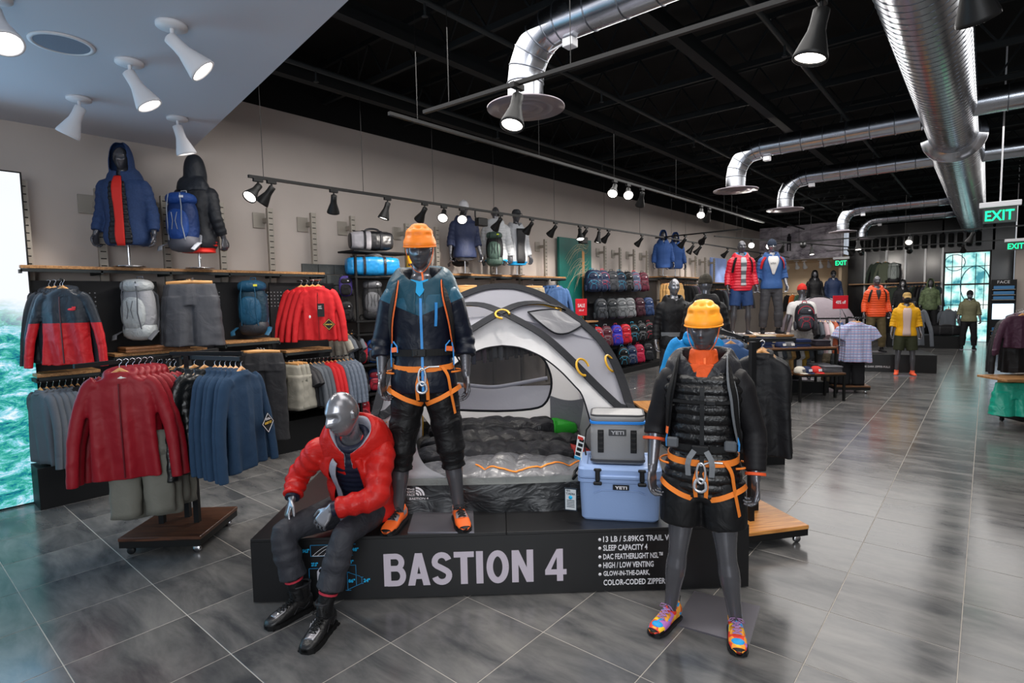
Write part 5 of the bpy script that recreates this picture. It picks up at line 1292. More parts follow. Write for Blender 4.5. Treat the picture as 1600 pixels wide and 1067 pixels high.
q = MB(); torso(q, J, .04, .97, .018, mod=lambda s: .008 * abs(sin(pi * s / .09)) ** .6, steps=90); remesh(q, 'inner_puffer', m_nvp, man3, .007, 1)
q = MB(); q.tube([spine(J, .99)[0] + spine(J, .99)[1] * .092 * cos(a) + spine(J, .99)[2] * (-.012 + .086 * sin(a)) + V((0, 0, .03 + .014 * sin(a))) for a in [2 * pi * i / 24 for i in range(24)]], .024, 10, closed=True)
q.build('puffer_collar', m_nvp, man3)
# outer jacket: back and sides wrap around, open at the front
def jack(q, e, a_l=-.55, a_r=.30, s0=-.10, s1=.97):
    def fn(u, v):
        s = s0 + (s1 - s0) * v; op = (1 - v) ** 1.2 * .35
        a = (a_r + op) + (2 * pi - (a_r + op) - (-a_l + op * .6)) * u
        a = a if a <= pi else a - 2 * pi
        return surf(J, s, a, e + .02 * (1 - v) + .012 * sin(v * 19 + u * 7))
    q.grid(fn, 60, 40, thick=.016)
q = MB(); jack(q, .046)
for n in 'lr': arm(q, J, n, lambda t: .033 + .006 * sin(t * 22), 0, 1.86, N=14)
q.tube([spine(J, .95)[0] + spine(J, .95)[1] * x for x in (-.15, .15)], .06, 14)
q.tube([surf(J, s, .30 + (1 - s) * .25, .055) for s in (.95, .8, .6, .4, .2, 0, -.08)], [.02, .022, .024, .026, .028, .03, .03], 10)
rj = remesh(q, 'red_jacket', m_red, man3, .008, 1, .005, 9)
q = MB(); q.grid(lambda u, v: surf(J, -.02 + .95 * v, -.50 - .12 * (1 - v) + (.26 + .10 * (1 - v)) * u, .052 + .028 * u), 10, 24, thick=.006); q.build('jacket_lining', m_lin, rj)
q = collar(J, MB(), 1.3, 1.1, .12); remesh(q, 'hood', m_red, rj, .008, 2, .006, 9)
q = collar(J, MB(), 1.14, 1.0, .11); remesh(q, 'hood_lining', m_lin, rj, .008, 2, .004, 9)
q = MB()
for n in 'lr': A = V(J['el' + n]).lerp(V(J['wr' + n]), .86); B = V(J['el' + n]).lerp(V(J['wr' + n]), .95); q.tube([A, B], .045, 14)
q.build('inner_cuff', m_nvp, man3)
strap('chest_zip', [surf(J, s, .55, .07) for s in (.78, .7, .62)], .008, .004, M('zip_dark_red', '#7c1712', .5), rj, 1)
# ================================================================== GARMENTS, PACKS, FIXTURES
def omat(o, m):
    for sl in o.material_slots: sl.link = 'OBJECT'; sl.material = m
    return o
_G = {}
def sring(cx, cy, z, w, d, n=26, fold=0., ph=0., pw=.7):
    out = []
    for j in range(n):
        a = 2 * pi * j / n; c, s = cos(a), sin(a); x = w * math.copysign(abs(c) ** .85, c)
        out.append(V((cx + x, cy + d * math.copysign(abs(s) ** pw, s) + fold * sin(x * 34 + ph + z * 3), z + fold * .3 * sin(x * 30 + ph))))
    return out
def garment_mesh(kind, seed=0, quilt=0, hood=0, L=.74, fine=0):
    key = (kind, seed, quilt, hood, L, fine)
    if key in _G: return _G[key]
    q = MB(); ph = seed * 1.7; wide = .235
    if kind in ('jacket', 'tee', 'vest'):
        tab = [(-.082, .060, .036), (-.098, .085, .044), (-.122, .145, .046), (-.155, .188, .044), (-.21, .202, .052), (-.38, .197, .054), (-.55, .202, .050), (-.72, .216, .046)]
        st = 60 if quilt else 22; rings = []
        for i in range(st + 1):
            f = i / st; z = -.082 - (L - .082) * f ** (1.25 if not quilt else 1.1); zz = z * (.72 / L)
            w = d = None
            for a, b in zip(tab, tab[1:]):
                if b[0] <= zz <= a[0]: g = (zz - a[0]) / (b[0] - a[0]); w = a[1] + (b[1] - a[1]) * g; d = a[2] + (b[2] - a[2]) * g
            if w is None: w, d = tab[-1][1:] if zz < -.5 else tab[0][1:]
            if quilt: k = .009 * abs(sin(pi * z / .062)) ** .6; w += k; d += k + .006
            rings.append(sring(0, 0, z, w, d, 30, .024 * f, ph))
        q.loft(rings)
        if kind == 'jacket':
            for s in (-1, 1):
                P = [V((s * .14, 0, -.155)), V((s * .195, 0, -.20)), V((s * .262, -.005, -.40)), V((s * (.295 + .01 * seed), -.02, -.60)), V((s * (.310 + .014 * seed), -.035, -L - .02))]
                P = curve(P, 40 if quilt else 16); n_ = len(P) - 1
                q.tube(P, [(.054 - .016 * i / n_ + (.008 * abs(sin(i * .9)) if quilt else 0), .038 - .008 * i / n_) for i in range(n_ + 1)], 14, up=(0, 1, 0))
        elif kind == 'tee':
            for s in (-1, 1): q.tube([V((s * .14, 0, -.17)), V((s * .20, 0, -.21)), V((s * .28, -.01, -.35))], [(.06, .05), (.075, .052), (.085, .045)], 14, up=(0, 1, 0))
        if hood:
            q.tube([V((.085 * cos(a), .03 + .06 * sin(a), -.075 - .025 * (1 - sin(a)))) for a in [-.9 + (pi + 1.8) * i / 14 for i in range(15)]], [.028] * 15, 10)
            q.ell((0, .055, -.13), (.12, .045, .075), 14, 8)
        else: q.tube([V((.068 * cos(a), .005 + .045 * sin(a), -.080 - .02 * (1 - sin(a)))) for a in [2 * pi * i / 18 for i in range(18)]], .014, 8, closed=True)
    else:
        ln = L
        q.loft([sring(0, 0, z, w, d, 26, .006, ph) for z, w, d in ((-.045, .195, .03), (-.08, .20, .04), (-.16, .215, .055), (-.24, .225, .065))])
        for s in (-1, 1):
            fl = .13 if kind == 'shorts' else .105
            q.loft([sring(s * (.105 + .012 * f), 0, -.16 - (ln - .16) * f, .115 + (fl - .115) * f + .004 * sin(f * 20 + ph), .055 + (.05 if kind == 'shorts' else .01) * f, 22, .010 * f, ph + s) for f in [i / 12 for i in range(13)]])
    if fine:
        o = remesh(q, kind, m_blkc, None, .008 if fine == 1 else .010, 2 if not quilt else 1, .005 if not quilt else .002, 9 if not quilt else 18); me = o.data; bpy.data.objects.remove(o)
    else: me = q.mesh(kind, m_blkc)
    _G[key] = me; return me
def hanger_mesh(clip=0):
    if ('hg', clip) in _G: return _G[('hg', clip)]
    q = MB()
    if clip: q.tube([(-.17, 0, -.035), (0, 0, -.028), (.17, 0, -.035)], [(.008, .016)] * 3, 8)
    else: q.tube([(-.165, 0, -.195), (-.12, 0, -.162), (-.06, 0, -.108), (0, 0, -.068), (.06, 0, -.108), (.12, 0, -.162), (.165, 0, -.195)], [(.009, .009), (.010, .012), (.010, .014), (.010, .016), (.010, .014), (.010, .012), (.009, .009)], 10)
    h = MB(); h.tube([(0, 0, -.06 if not clip else -.03), (0, 0, -.035 if not clip else -.012), (.014, 0, -.02 if not clip else -.004), (.016, 0, -.006), (0, 0, .006), (-.014, 0, -.004)], .0025, 6)
    _G[('hg', clip)] = (q.mesh('hanger', m_hang), h.mesh('hook', m_chrome)); return _G[('hg', clip)]
GN = {'jacket': 'hanging_jacket', 'tee': 'hanging_shirt', 'vest': 'hanging_vest', 'shorts': 'hanging_shorts', 'pants': 'hanging_trousers'}
def garment(label, kind, mat, loc, rz, seed=0, quilt=0, hood=0, L=.74, fine=0, group=None, sc=1.0, zip_=None, hang=True, name=None):
    t = thing(name or GN[kind], label, {'jacket': 'jacket', 'tee': 'shirt', 'vest': 'vest', 'shorts': 'shorts', 'pants': 'trousers'}[kind], loc, rz, group); t.scale = (sc, sc, sc)
    omat(obj('cloth', garment_mesh(kind, seed, quilt, hood, L, fine), t), mat)
    if hang:
        hm = hanger_mesh(kind in ('shorts', 'pants')); h = obj('hanger', hm[0], t); obj('hook', hm[1], h)
    if zip_:
        q = MB(); q.tube([(0, -.068, -.16), (0, -.077, -.3), (0, -.072, -.5), (0, -.068, -L + .02)], .005, 6); q.build('front_zip', zip_, t)
    return t
def row(n, a, b, fmt, kind, mat, rz, group, seed0=0, kinds=None, **kw):
    """n garments along a rail from a to b; fmt gets the ordinal"""
    a = V(a); b = V(b); out = []
    for i in range(n):
        m = mat[i % len(mat)] if isinstance(mat, (list, tuple)) else mat
        out.append(garment(fmt % ORD[i], kind, m, a.lerp(b, i / max(1, n - 1)), rz + random.uniform(-.06, .06), (seed0 + i) % 3, group=group, **kw))
    return out
# packs -------------------------------------------------------------
def fab(name, c, r=.5): return M(name, c, r, wr=.45, sc=14)
def pack_parts(kind):
    if ('pk', kind) in _G: return _G[('pk', kind)]
    if kind == 'day':
        b = MB(); b.ell((0, 0, .24), (.155, .10, .245), 22, 14, e=.72)
        f = MB(); f.ell((0, -.09, .16), (.12, .045, .13), 18, 10, e=.7); f.ell((0, -.085, .35), (.11, .03, .06), 16, 8, e=.75)
        s = MB(); s.tube([(.12 * cos(a), -.10 - .0 * a, .30 + .13 * sin(a)) for a in [pi * i / 14 for i in range(15)]], .005, 5); s.tube([(.115 * cos(a), -.128, .19 + .06 * sin(a)) for a in [pi * i / 12 for i in range(13)]], .004, 5)
        for k in (-1, 1): s.tube([(k * .07, -.125, .07), (k * .05, -.14, .16), (-k * .05, -.14, .20), (-k * .06, -.125, .26)], .004, 5)
        l = MB(); l.tube([(-.035, .04, .47), (-.03, .03, .515), (.03, .03, .515), (.035, .04, .47)], .008, 6)
        w = MB()
        for k in (-1, 1): w.tube([(k * .05, .08, .44), (k * .08, .14, .40), (k * .09, .15, .25), (k * .10, .10, .08)], [(.025, .008)] * 4, 8, up=(0, 1, 0)); 
        sps = []
        for k in (-1, 1): sp = MB(); sp.ell((k * .145, .0, .10), (.03, .06, .085), 10, 8, e=.8); sps.append(sp)
        e = MB(); e.box((.05, -.118, .36), (.035, .004, .02))
        r = [('body', b, 0), ('front_pocket', f, 1), ('zip', s, 2), ('haul_loop', l, 2), ('shoulder_strap', w, 2), ('side_pocket', sps[0], 1), ('side_pocket', sps[1], 1), ('emblem', e, 3)]
    else:
        b = MB(); b.ell((0, 0, .33), (.18, .13, .32), 22, 16, e=.8)
        f = MB(); f.ell((0, -.10, .30), (.14, .065, .19), 18, 12, e=.8); 
        ld = MB(); ld.ell((0, -.01, .61), (.17, .145, .085), 20, 10, e=.85)
        bt = MB(); bt.ell((0, 0, .10), (.178, .14, .12), 20, 8, e=.8)
        s = MB()
        for k in (-1, 1): s.tube([(k * .07, -.14, .66), (k * .09, -.155, .5), (k * .085, -.16, .3), (k * .10, -.13, .12)], [(.007, .003)] * 4, 6, up=(0, 1, 0)); s.tube([(k * .035, -.158, .44), (k * .015, -.168, .34), (k * .035, -.165, .24)], .004, 5)
        l = MB(); l.tube([(-.035, .05, .68), (-.03, .05, .72), (.03, .05, .72), (.035, .05, .68)], .008, 6)
        w = MB()
        for k in (-1, 1): w.tube([(k * .05, .1, .58), (k * .09, .18, .50), (k * .10, .18, .3), (k * .12, .10, .1)], [(.03, .01)] * 4, 8, up=(0, 1, 0)); w.tube([(k * .13, .05, .1), (k * .2, -.02, .09), (k * .22, -.12, .05), (k * .2, -.16, .0)], [(.03, .008)] * 4, 8)
        e = MB(); e.box((.09, -.145, .62), (.045, .004, .026), Matrix.Rotation(R(8), 3, 'Z'))
        r = [('body', b, 0), ('front_pocket', f, 1), ('top_lid', ld, 1), ('base_panel', bt, 4), ('webbing', s, 2), ('haul_loop', l, 2), ('shoulder_strap', w, 2), ('emblem', e, 3)]
    out = []
    for nme, mb, mi in r:
        me = mb.mesh(nme, m_blkc)
        if mi in (0, 1, 4):
            n = len(me.vertices); co = np.empty(n * 3); me.vertices.foreach_get('co', co); co = co.reshape(-1, 3); no = np.empty(n * 3); me.vertex_normals.foreach_get('vector', no); co = co + no.reshape(-1, 3) * (wrinkle(co, 11) * .008)[:, None]; me.vertices.foreach_set('co', co.ravel()); me.update()
        out.append((nme, me, mi))
    _G[('pk', kind)] = out; return out
def backpack(label, kind, mats, loc, rz, sc=1.0, tilt=0, group=None, cat='backpack'):
    """mats: body, pocket, strap, emblem[, base]"""
    t = thing('backpack', label, cat, loc, rz, group); t.scale = (sc, sc, sc); t.rotation_euler.x = tilt
    first = None
    for nme, me, mi in pack_parts(kind):
        m = mats[mi] if mi < len(mats) else mats[0]; o = omat(obj(nme, me, t), m)
    return t
def duffel(label, mat, strapm, endm, loc, rz, L=.62, r=.16):
    t = thing('duffel_bag', label, 'duffel bag', loc, rz); q = MB()
    q.loft([[V((x, ry * math.copysign(abs(cos(2 * pi * j / 24)) ** .5, cos(2 * pi * j / 24)), r * .85 + rz_ * math.copysign(abs(sin(2 * pi * j / 24)) ** .6, sin(2 * pi * j / 24)))) for j in range(24)] for x, ry, rz_ in [(L * (i / 16 - .5), r * (.75 + .25 * sin(pi * i / 16) ** .3), r * .85 * (.80 + .2 * sin(pi * i / 16) ** .4)) for i in range(17)]]); b = remesh(q, 'body', mat, t, .010, 1, .007, 9)
    for x in (-L * .2, L * .2): strap('strap', [V((x, (r + .006) * math.copysign(abs(cos(a)) ** .6, cos(a)), r * .85 + (r * .85 + .006) * math.copysign(abs(sin(a)) ** .7, sin(a)))) for a in [-.9 + (pi + 1.8) * i / 20 for i in range(21)]], .035, .006, strapm, t, 0, out=lambda p: V((0, p.y, p.z - r)))
    strap('handle', [V((-L * .2, -r * .55, r * 1.55)), V((-L * .12, -r * .6, r * 1.85)), V((L * .12, -r * .6, r * 1.85)), V((L * .2, -r * .55, r * 1.55))], .03, .008, strapm, t, 2, out=lambda p: V((0, -1, .4)))
    for s in (-1, 1): q = MB(); q.ell((s * L * .5, 0, r * .85), (.014, r * .72, r * .66), 16, 8, e=.8); q.build('end_panel', endm, t)
    q = MB(); q.tube([(-L * .42, 0, r * 1.68), (0, -.01, r * 1.71), (L * .42, 0, r * 1.68)], .006, 5); q.build('zip', m_rub, t)
    return t
# background mannequins ---------------------------------------------
_F = {}
JS = standing(1.87, feet=.15, arms=.275)
for s, n in ((-1, 'l'), (1, 'r')): JS['toe' + n] = V((s * .2, -1, 0))
def fig_mesh(kind):
    if kind in _F: return _F[kind]
    q = MB(); J = JS; par = None; v = .011; sm = 2; dp = .004; ds = 9
    if kind == 'full': o = body(J, None, m_man, .010, 'htalf', .5, .010)
    elif kind == 'bust': J = dict(JS, cut=-.10); o = body(J, None, m_man, .010, 'hta', .5, .010)
    else:
        if kind == 'jacket':
            torso(q, J, -.10, .985, .032, flare=.02); [arm(q, J, n, lambda t: .026 + .005 * sin(t * 24), 0, 1.86, N=12) for n in 'lr']; collar(J, q, .95, .8, .08, 30)
        elif kind == 'short_jacket':
            torso(q, J, -.02, .985, .032, flare=.01); [arm(q, J, n, lambda t: .026 + .005 * sin(t * 24), 0, 1.45, N=12) for n in 'lr']; collar(J, q, .95, .8, .08, 30)
        elif kind == 'puffer':
            torso(q, J, -.06, .96, .032, mod=lambda s: .012 * abs(sin(pi * s / .085)) ** .6, steps=110); [arm(q, J, n, .024, 0, 1.9, mod=lambda t: .009 * abs(sin(t * 14)) ** .6, N=10) for n in 'lr']; collar(J, q, 1.0, .8, .10, 30); v = .008; sm = 1; dp = .0015
        elif kind == 'tee': torso(q, J, -.04, .99, .018); [arm(q, J, n, .022, 0, .75, N=10) for n in 'lr']
        elif kind == 'inner': torso(q, J, -.07, 1.02, .012); dp = .002
        elif kind == 'pants': torso(q, J, -.14, .12, .02); [leg(q, J, n, lambda t: .016 + .002 * sin(t * 26) + .02 * min(1, max(0, t - .3)), 0, 1.93, N=12) for n in 'lr']; dp = .005
        elif kind == 'shorts': torso(q, J, -.14, .12, .02); [leg(q, J, n, lambda t: .022 + .03 * t, 0, .86, N=12) for n in 'lr']
        elif kind == 'hood_up': hood_up(J, q); collar(J, q, 1.0, .9, .05, 30)
        elif kind == 'beanie': X = head_xf(J); rings = [[X @ V((.084 * cos(a) * c, .102 * sin(a) * c + .006, z + .012 * sin(a))) for a in [2 * pi * j / 26 for j in range(26)]] for c, z in ((1.04, .015), (1.06, .04), (1.02, .055), (.98, .08), (.8, .115), (.5, .138), (.1, .15))]; q.loft(rings); dp = .001
        elif kind == 'cap':
            X = head_xf(J); q.loft([[X @ V((.082 * cos(a) * c, .100 * sin(a) * c + .004, z)) for a in [2 * pi * j / 26 for j in range(26)]] for c, z in ((1.03, .03), (1.02, .06), (.9, .10), (.6, .128), (.1, .135))]); q.grid(lambda u, v_: X @ V(((u - .5) * .15 * (1 - .25 * v_), -.085 - .085 * v_ * (1 - (u * 2 - 1) ** 2 * .5), .04 - .02 * v_ - .03 * (u * 2 - 1) ** 2 * v_)), 10, 6, thick=.008); dp = .0005; v = .007; sm = 1
        elif kind == 'shoes':
            for n in 'lr': A = V(J['an' + n]); D = V(J['toe' + n]).normalized(); q.tube([A - D * .09 + V((0, 0, -.06)), A + V((0, 0, -.05)), A + D * .10 + V((0, 0, -.065)), A + D * .18 + V((0, 0, -.075))], [(.036, .034), (.042, .042), (.048, .03), (.034, .018)], 14, up=(0, 0, 1)); q.tube([A + V((0, 0, -.05)), A + V((0, 0, .02))], .045, 12)
            dp = 0
        o = remesh(q, kind, m_blkc, None, v, sm, dp, ds)
    me = o.data; bpy.data.objects.remove(o); _F[kind] = me; return me
def fig(label, loc, rz, wear, full=True, k=1.0, man=None, group=None, stand=True):
    t = thing('mannequin' if full else 'torso_mannequin', label, 'mannequin', loc, rz, group); t.scale = (k, k, k); z0 = 0 if full else -.62
    o = obj('body', fig_mesh('full' if full else 'bust'), t, (0, 0, z0))
    if man: omat(o, man)
    for kind, mat in wear: omat(obj(kind, fig_mesh(kind), t, (0, 0, z0)), mat)
    if not full and stand: q = MB(); q.tube([(0, 0, .0), (0, 0, .24)], .014, 10); q.lathe([(.15, 0), (.15, .008), (.02, .012)], 24); q.build('stand', m_chrome, t)
    if stand and full: q = MB(); q.box((0, .03, .004), (.42, .38, .008)); q.build('stand', M('plate_steel', '#8d8a92', .3, .8), t)
    return t
# fixtures -----------------------------------------------------------
def rot2(x, y, a): return V((x * cos(a) - y * sin(a), x * sin(a) + y * cos(a), 0))
def caster(q, p): 
    q.box(V(p) + V((0, 0, .062)), (.045, .045, .02)); q.lathe([(.028, -.012), (.03, -.008), (.03, .008), (.028, .012)], 14, X=Matrix.Translation(V(p) + V((0, 0, .03))) @ Matrix.Rotation(pi / 2, 4, 'X')); q.bar(V(p) + V((.0, .018, .03)), V(p) + V((0, .018, .065)), .012, .006)
def rolling_rack(label, c, rz, w, d, h, arms, wm, zb=.15, posts=((0, 0),)):
    """four way rack: wheeled wooden base, posts, arms = list of (x, y, dx, dy, z)"""
    t = thing('clothing_rack', label, 'clothing rack', c, rz)
    q = MB(); q.box((0, 0, zb - .015), (w, d, .03), ch=.004); q.build('base_board', wm, t); q = MB(); q.box((0, 0, zb - .055), (w - .01, d - .01, .05)); q.build('base_frame', m_blk, t)
    for x in (-1, 1):
        for y in (-1, 1): q = MB(); caster(q, (x * (w / 2 - .06), y * (d / 2 - .06), 0)); q.build('caster', m_rub if x < 0 else m_chrome, t)
    for x, y in posts: q = MB(); q.box((x, y, (h + zb) / 2), (.04, .04, h - zb)); q.build('post', m_blkm, t)
    for x, y, dx, dy, z in arms: q = MB(); q.bar((x, y, z), (x + dx, y + dy, z), .022, .03); q.build('arm', m_blkm, t)
    return t
def upright(label, y, z0=.1, z1=3.15, x=XW + .17, zb=3.0):
    t = thing('slotted_upright', label, 'shelf upright', (x, y, 0), 0, 'slotted uprights on the grey wall'); q = MB(); q.box((0, 0, (z0 + z1) / 2), (.05, .075, z1 - z0)); q.build('post', m_alu, t)
    q = MB(); n = int((z1 - 2.25) / .075)
    for i in range(n): q.box((.0255, 0, z1 - .06 - i * .075), (.004, .05, .010))
    o = q.build('slots', m_slot, t); o['kind'] = 'stuff'
    for z in (zb, 1.2): q = MB(); q.box((-.155, -.07, z), (.012, .16, .2), ch=.003); q.box((-.08, 0, z), (.15, .045, .06)); q.build('bracket', m_alu, t)
    return t
def shelf(label, a, b, depth, th=.03, mat=None, name='wall_shelf', rail=True, into=(-1, 0)):
    """front edge a-b, runs back into the wall"""
    a = V(a); b = V(b); t = thing(name, label, 'shelf', (a + b) / 2, 0); L_ = (b - a).length; an = math.atan2((b - a).y, (b - a).x); off = V((into[0], into[1], 0)) * depth / 2
    q = MB(); q.box(off, (L_, depth, th), Matrix.Rotation(an, 3, 'Z'), ch=.002); q.build('board', mat or m_wood, t)
    if rail:
        q = MB(); q.box(V((-.01 * into[0] * -1, 0, -th / 2 - .018)), (L_, .02, .03), Matrix.Rotation(an, 3, 'Z')); d = (b - a).normalized(); n = max(2, round(L_ / .62) + 1)
        for i in range(n): p = -d * L_ / 2 + d * L_ * i / (n - 1); q.bar(p + V((0, 0, -th / 2 - .03)), p + off * 2 + V((0, 0, -th / 2 - .03)), .02, .035)
        q.build('bracket_frame', m_steel_d, t)
    return t
def rail(label, a, b, r=.011, drop=None):
    t = thing('hang_rail', label, 'rail', (0, 0, 0)); q = MB(); q.tube([a, b], r, 8)
    q.build('bar', m_blk, t)
    if drop:
        q = MB()
        for p in (a, b): p = V(p); q.bar(p, p + V(drop), .02, .02)
        q.build('bracket', m_blk, t)
    return t
_TB = {}
def folded(label, mat, loc, rz, w=.30, d=.24, h=.028, group=None, cat='folded clothes', seed=0):
    key = (w, d, h, seed % 3)
    if key not in _TB:
        q = MB(); q.loft([rr(-w / 2 + e, w / 2 - e, -d / 2 + e, d / 2 - e, .03, z, 3) for e, z in ((.012, 0), (.0, h * .3), (.002, h * .7), (.014, h))]); me = q.mesh('folded_garment', m_blkc)
        for v in me.vertices: v.co.z += .004 * sin(v.co.x * 31 + seed) ; v.co.x += .004 * sin(v.co.y * 40 + seed * 2)
        _TB[key] = me
    o = omat(obj('folded_garment', _TB[key], None, loc, (0, 0, rz)), mat); return tag(o, label, cat, group)
def pile(n, mats, c, rz, what, group, w=.30, d=.24, h=.028):
    for i in range(n): folded('%s, %s from pile bottom' % (what, ORD[i]), mats[i % len(mats)], V(c) + V((random.uniform(-.005, .005), random.uniform(-.005, .005), i * h)), rz + random.uniform(-.04, .04), w, d, h, group, seed=i)
# ================================================================== LEFT WALL BAY
m_ch = M('charcoal_shell', '#23272e', .5, wr=.35, sc=9); m_crim = M('crimson_shell', '#86121f', .5, wr=.22, sc=7)
m_blue = M('blue_fleece', '#1f3750', .85, wr=.2, sc=14); m_bpuf = M('black_puffer2', '#0e1011', .35, wr=.25, sc=22)
m_gs = M('grey_sweat', '#565b62', .85, wr=.2, sc=10); m_bsw = M('black_sweat', '#18181b', .8, wr=.2, sc=10); m_wsw = M('white_tee', '#d6d4d2', .8, wr=.2, sc=10)
m_redf = M('red_fleece', '#b51c22', .7, wr=.2, sc=10); m_khaki = M('khaki_cloth', '#8d8a80', .7, wr=.3, sc=10); m_tan = M('tan_cloth', '#c49a62', .75, wr=.2, sc=12)
m_gsh = M('grey_shorts', '#47484d', .6, wr=.3, sc=9); m_char = M('charcoal_pants', '#2a2a2d', .6, wr=.35, sc=9); m_gq = M('slate_quilt', '#5b6472', .4, wr=.2, sc=22)
m_silz = M('silver_zip', '#8c8e92', .4, .6); m_logo = M('white_emblem', '#d8d8dc', .6)
m_navyj = M('navy_melange', '#2b3f66', .75, wr=.15, sc=14, var=.15, vsc=60)
# glowing landscape screen standing on the floor at the left
def scr_mat():
    m = bpy.data.materials.new('lit_landscape'); m.use_nodes = True; nt = m.node_tree; L = nt.links; b = nt.nodes['Principled BSDF']
    tc = nt.nodes.new('ShaderNodeTexCoord'); sp = nt.nodes.new('ShaderNodeSeparateXYZ'); L.new(tc.outputs['Object'], sp.inputs[0])
    mp = nt.nodes.new('ShaderNodeMapping'); mp.inputs['Scale'].default_value = (1, 1.0, 2.4); mp.inputs['Rotation'].default_value = (.5, 0, 0); L.new(tc.outputs['Object'], mp.inputs[0])
    n = nt.nodes.new('ShaderNodeTexNoise'); n.inputs['Scale'].default_value = 3.6; n.inputs['Detail'].default_value = 12; n.inputs['Roughness'].default_value = .8; n.inputs['Distortion'].default_value = .5; L.new(mp.outputs[0], n.inputs[0])
    cr = nt.nodes.new('ShaderNodeValToRGB'); e = cr.color_ramp.elements; e[0].position = .36; e[0].color = lin('#04404e'); e[1].position = .62; e[1].color = lin('#eefaff')
    for p, c in ((.43, '#0f7f96'), (.49, '#3cb59a'), (.54, '#7fd0e6')): x = e.new(p); x.color = lin(c)
    L.new(n.outputs[0], cr.inputs[0])
    # white overcast upper part, water edge
    n2 = nt.nodes.new('ShaderNodeTexNoise'); n2.inputs['Scale'].default_value = 1.3; L.new(tc.outputs['Object'], n2.inputs[0])
    ad = nt.nodes.new('ShaderNodeMath'); ad.operation = 'MULTIPLY_ADD'; ad.inputs[1].default_value = .9; L.new(n2.outputs[0], ad.inputs[0]); L.new(sp.outputs['Z'], ad.inputs[2])
    mr = nt.nodes.new('ShaderNodeMapRange'); mr.inputs[1].default_value = 2.1; mr.inputs[2].default_value = 2.45; L.new(ad.outputs[0], mr.inputs[0])
    mx = nt.nodes.new('ShaderNodeMix'); mx.data_type = 'RGBA'; L.new(mr.outputs[0], mx.inputs[0]); L.new(cr.outputs[0], mx.inputs[6]); mx.inputs[7].default_value = lin('#f4f8ff')
    L.new(mx.outputs[2], b.inputs['Emission Color']); b.inputs['Emission Strength'].default_value = 1.05; b.inputs['Base Color'].default_value = lin('#101014'); b.inputs['Roughness'].default_value = .25
    return m
t = thing('light_box', 'tall glowing screen with a teal mountain landscape at the left edge', 'screen', (-7.06, -.50, 0))
q = MB(); q.box((0, 0, 1.6), (.03, 3.30, 3.16)); q.build('image_panel', scr_mat(), t); q = MB(); q.box((-.05, 0, 1.6), (.07, 3.34, 3.2), ch=.004); q.build('case', m_blk, t)
light('AREA', 'screen_light', (-6.98, -.55, 1.7), (0, -.3, 1.0), 75, (.25, .62, 1), shape='RECTANGLE', size=3.2, size_y=3.0)
# slotted uprights
for k in range(6): upright('slotted metal upright behind the left shelf, %s from the glowing screen' % ORD[k], 1.19 + .62 * k)
upright('slotted metal upright beside the duffel bag tower', 4.93, z1=3.17); upright('slotted metal upright behind the white duffel bag', 5.95); upright('slotted metal upright behind the orange helmet', 6.6)
for k in range(3): upright('slotted metal upright behind the shelf torsos, %s from the tree poster' % ORD[k], 9.7 - .85 * k)
for k in range(5): upright('slotted metal upright above the backpack wall, %s from the tree poster' % ORD[k], 12.15 + .75 * k)
for k in range(4): upright('slotted metal upright right of the blue hooded torsos, %s along the wall' % ORD[k], 17.0 + .8 * k)
# long display shelf and dark perforated back panels
shelf('long wooden display shelf carrying two torso mannequins on the left wall', (-6.98, 1.09, 2.30), (-6.98, 4.29, 2.30), .40)
m_perf = M('perforated_black', '#17181b', .5)
for k, y in enumerate((1.70, 2.95, 4.05)):
    t = thing('back_panel', ['black perforated back panel behind the light grey backpack', 'black perforated back panel behind the teal backpack', 'black perforated back panel behind the red fleeces'][k], 'panel', (XW + .24, y, 1.55)); q = MB(); q.box((0, 0, -.25), (.02, 1.15 if k < 2 else .95, 1.75)); q.build('sheet', m_perf, t)
    q = MB()
    for i in range(12):
        for j in range(5): q.box((.0105, -.5 + i * .045, .50 - j * .045), (.002, .012, .012))
    o = q.build('holes', M('hole_grey', '#8a8c90', .5), t); o['kind'] = 'stuff'
t = thing('base_cabinet', 'low black base running under the clothes along the left wall', 'cabinet', (XW + .35, 2.75, 0)); q = MB(); q.box((0, 0, .2), (.6, 3.4, .40), ch=.004); q.build('body', m_blkm, t)
# torsos on the long shelf
m_qb = M('quilt_black', '#1a1a1e', .4, wr=.2, sc=20); m_inner_red = M('red_midlayer', '#d22b22', .6, wr=.15, sc=12)
p = onx(202, 408, -6.98); t1 = fig('torso mannequin in a blue hooded jacket open over a red layer, on the long shelf', (p.x, p.y, 2.322), R(52), [('jacket', m_navyj), ('hood_up', m_navyj)], full=False, k=1.0)
JF = JS
q = MB(); q.grid(lambda u, v: surf(JF, -.09 + .98 * v, (u - .5) * (.95 - .45 * v), .066 + .004 * sin(v * 80)), 12, 70, thick=.01); o = q.build('quilted_vest', m_qb, t1, (0, 0, -.62))
q = MB(); q.grid(lambda u, v: surf(JF, -.12 + 1.10 * v, (u - .5) * .30 + .02, .077), 6, 30, thick=.008); q.build('red_front', m_inner_red, t1, (0, 0, -.62))
p = onx(312, 408, -6.95); t2 = fig('torso mannequin seen from behind wearing a navy backpack, on the long shelf', (p.x, p.y, 2.322), R(52 + 165), [('jacket', M('black_shell_red', '#24262b', .5, wr=.35, sc=9)), ('hood_up', m_ch)], full=False)
q = MB(); torso(q, JF, -.16, .02, .045, flare=.01); q.build('red_hem', m_inner_red, t2, (0, 0, -.62))
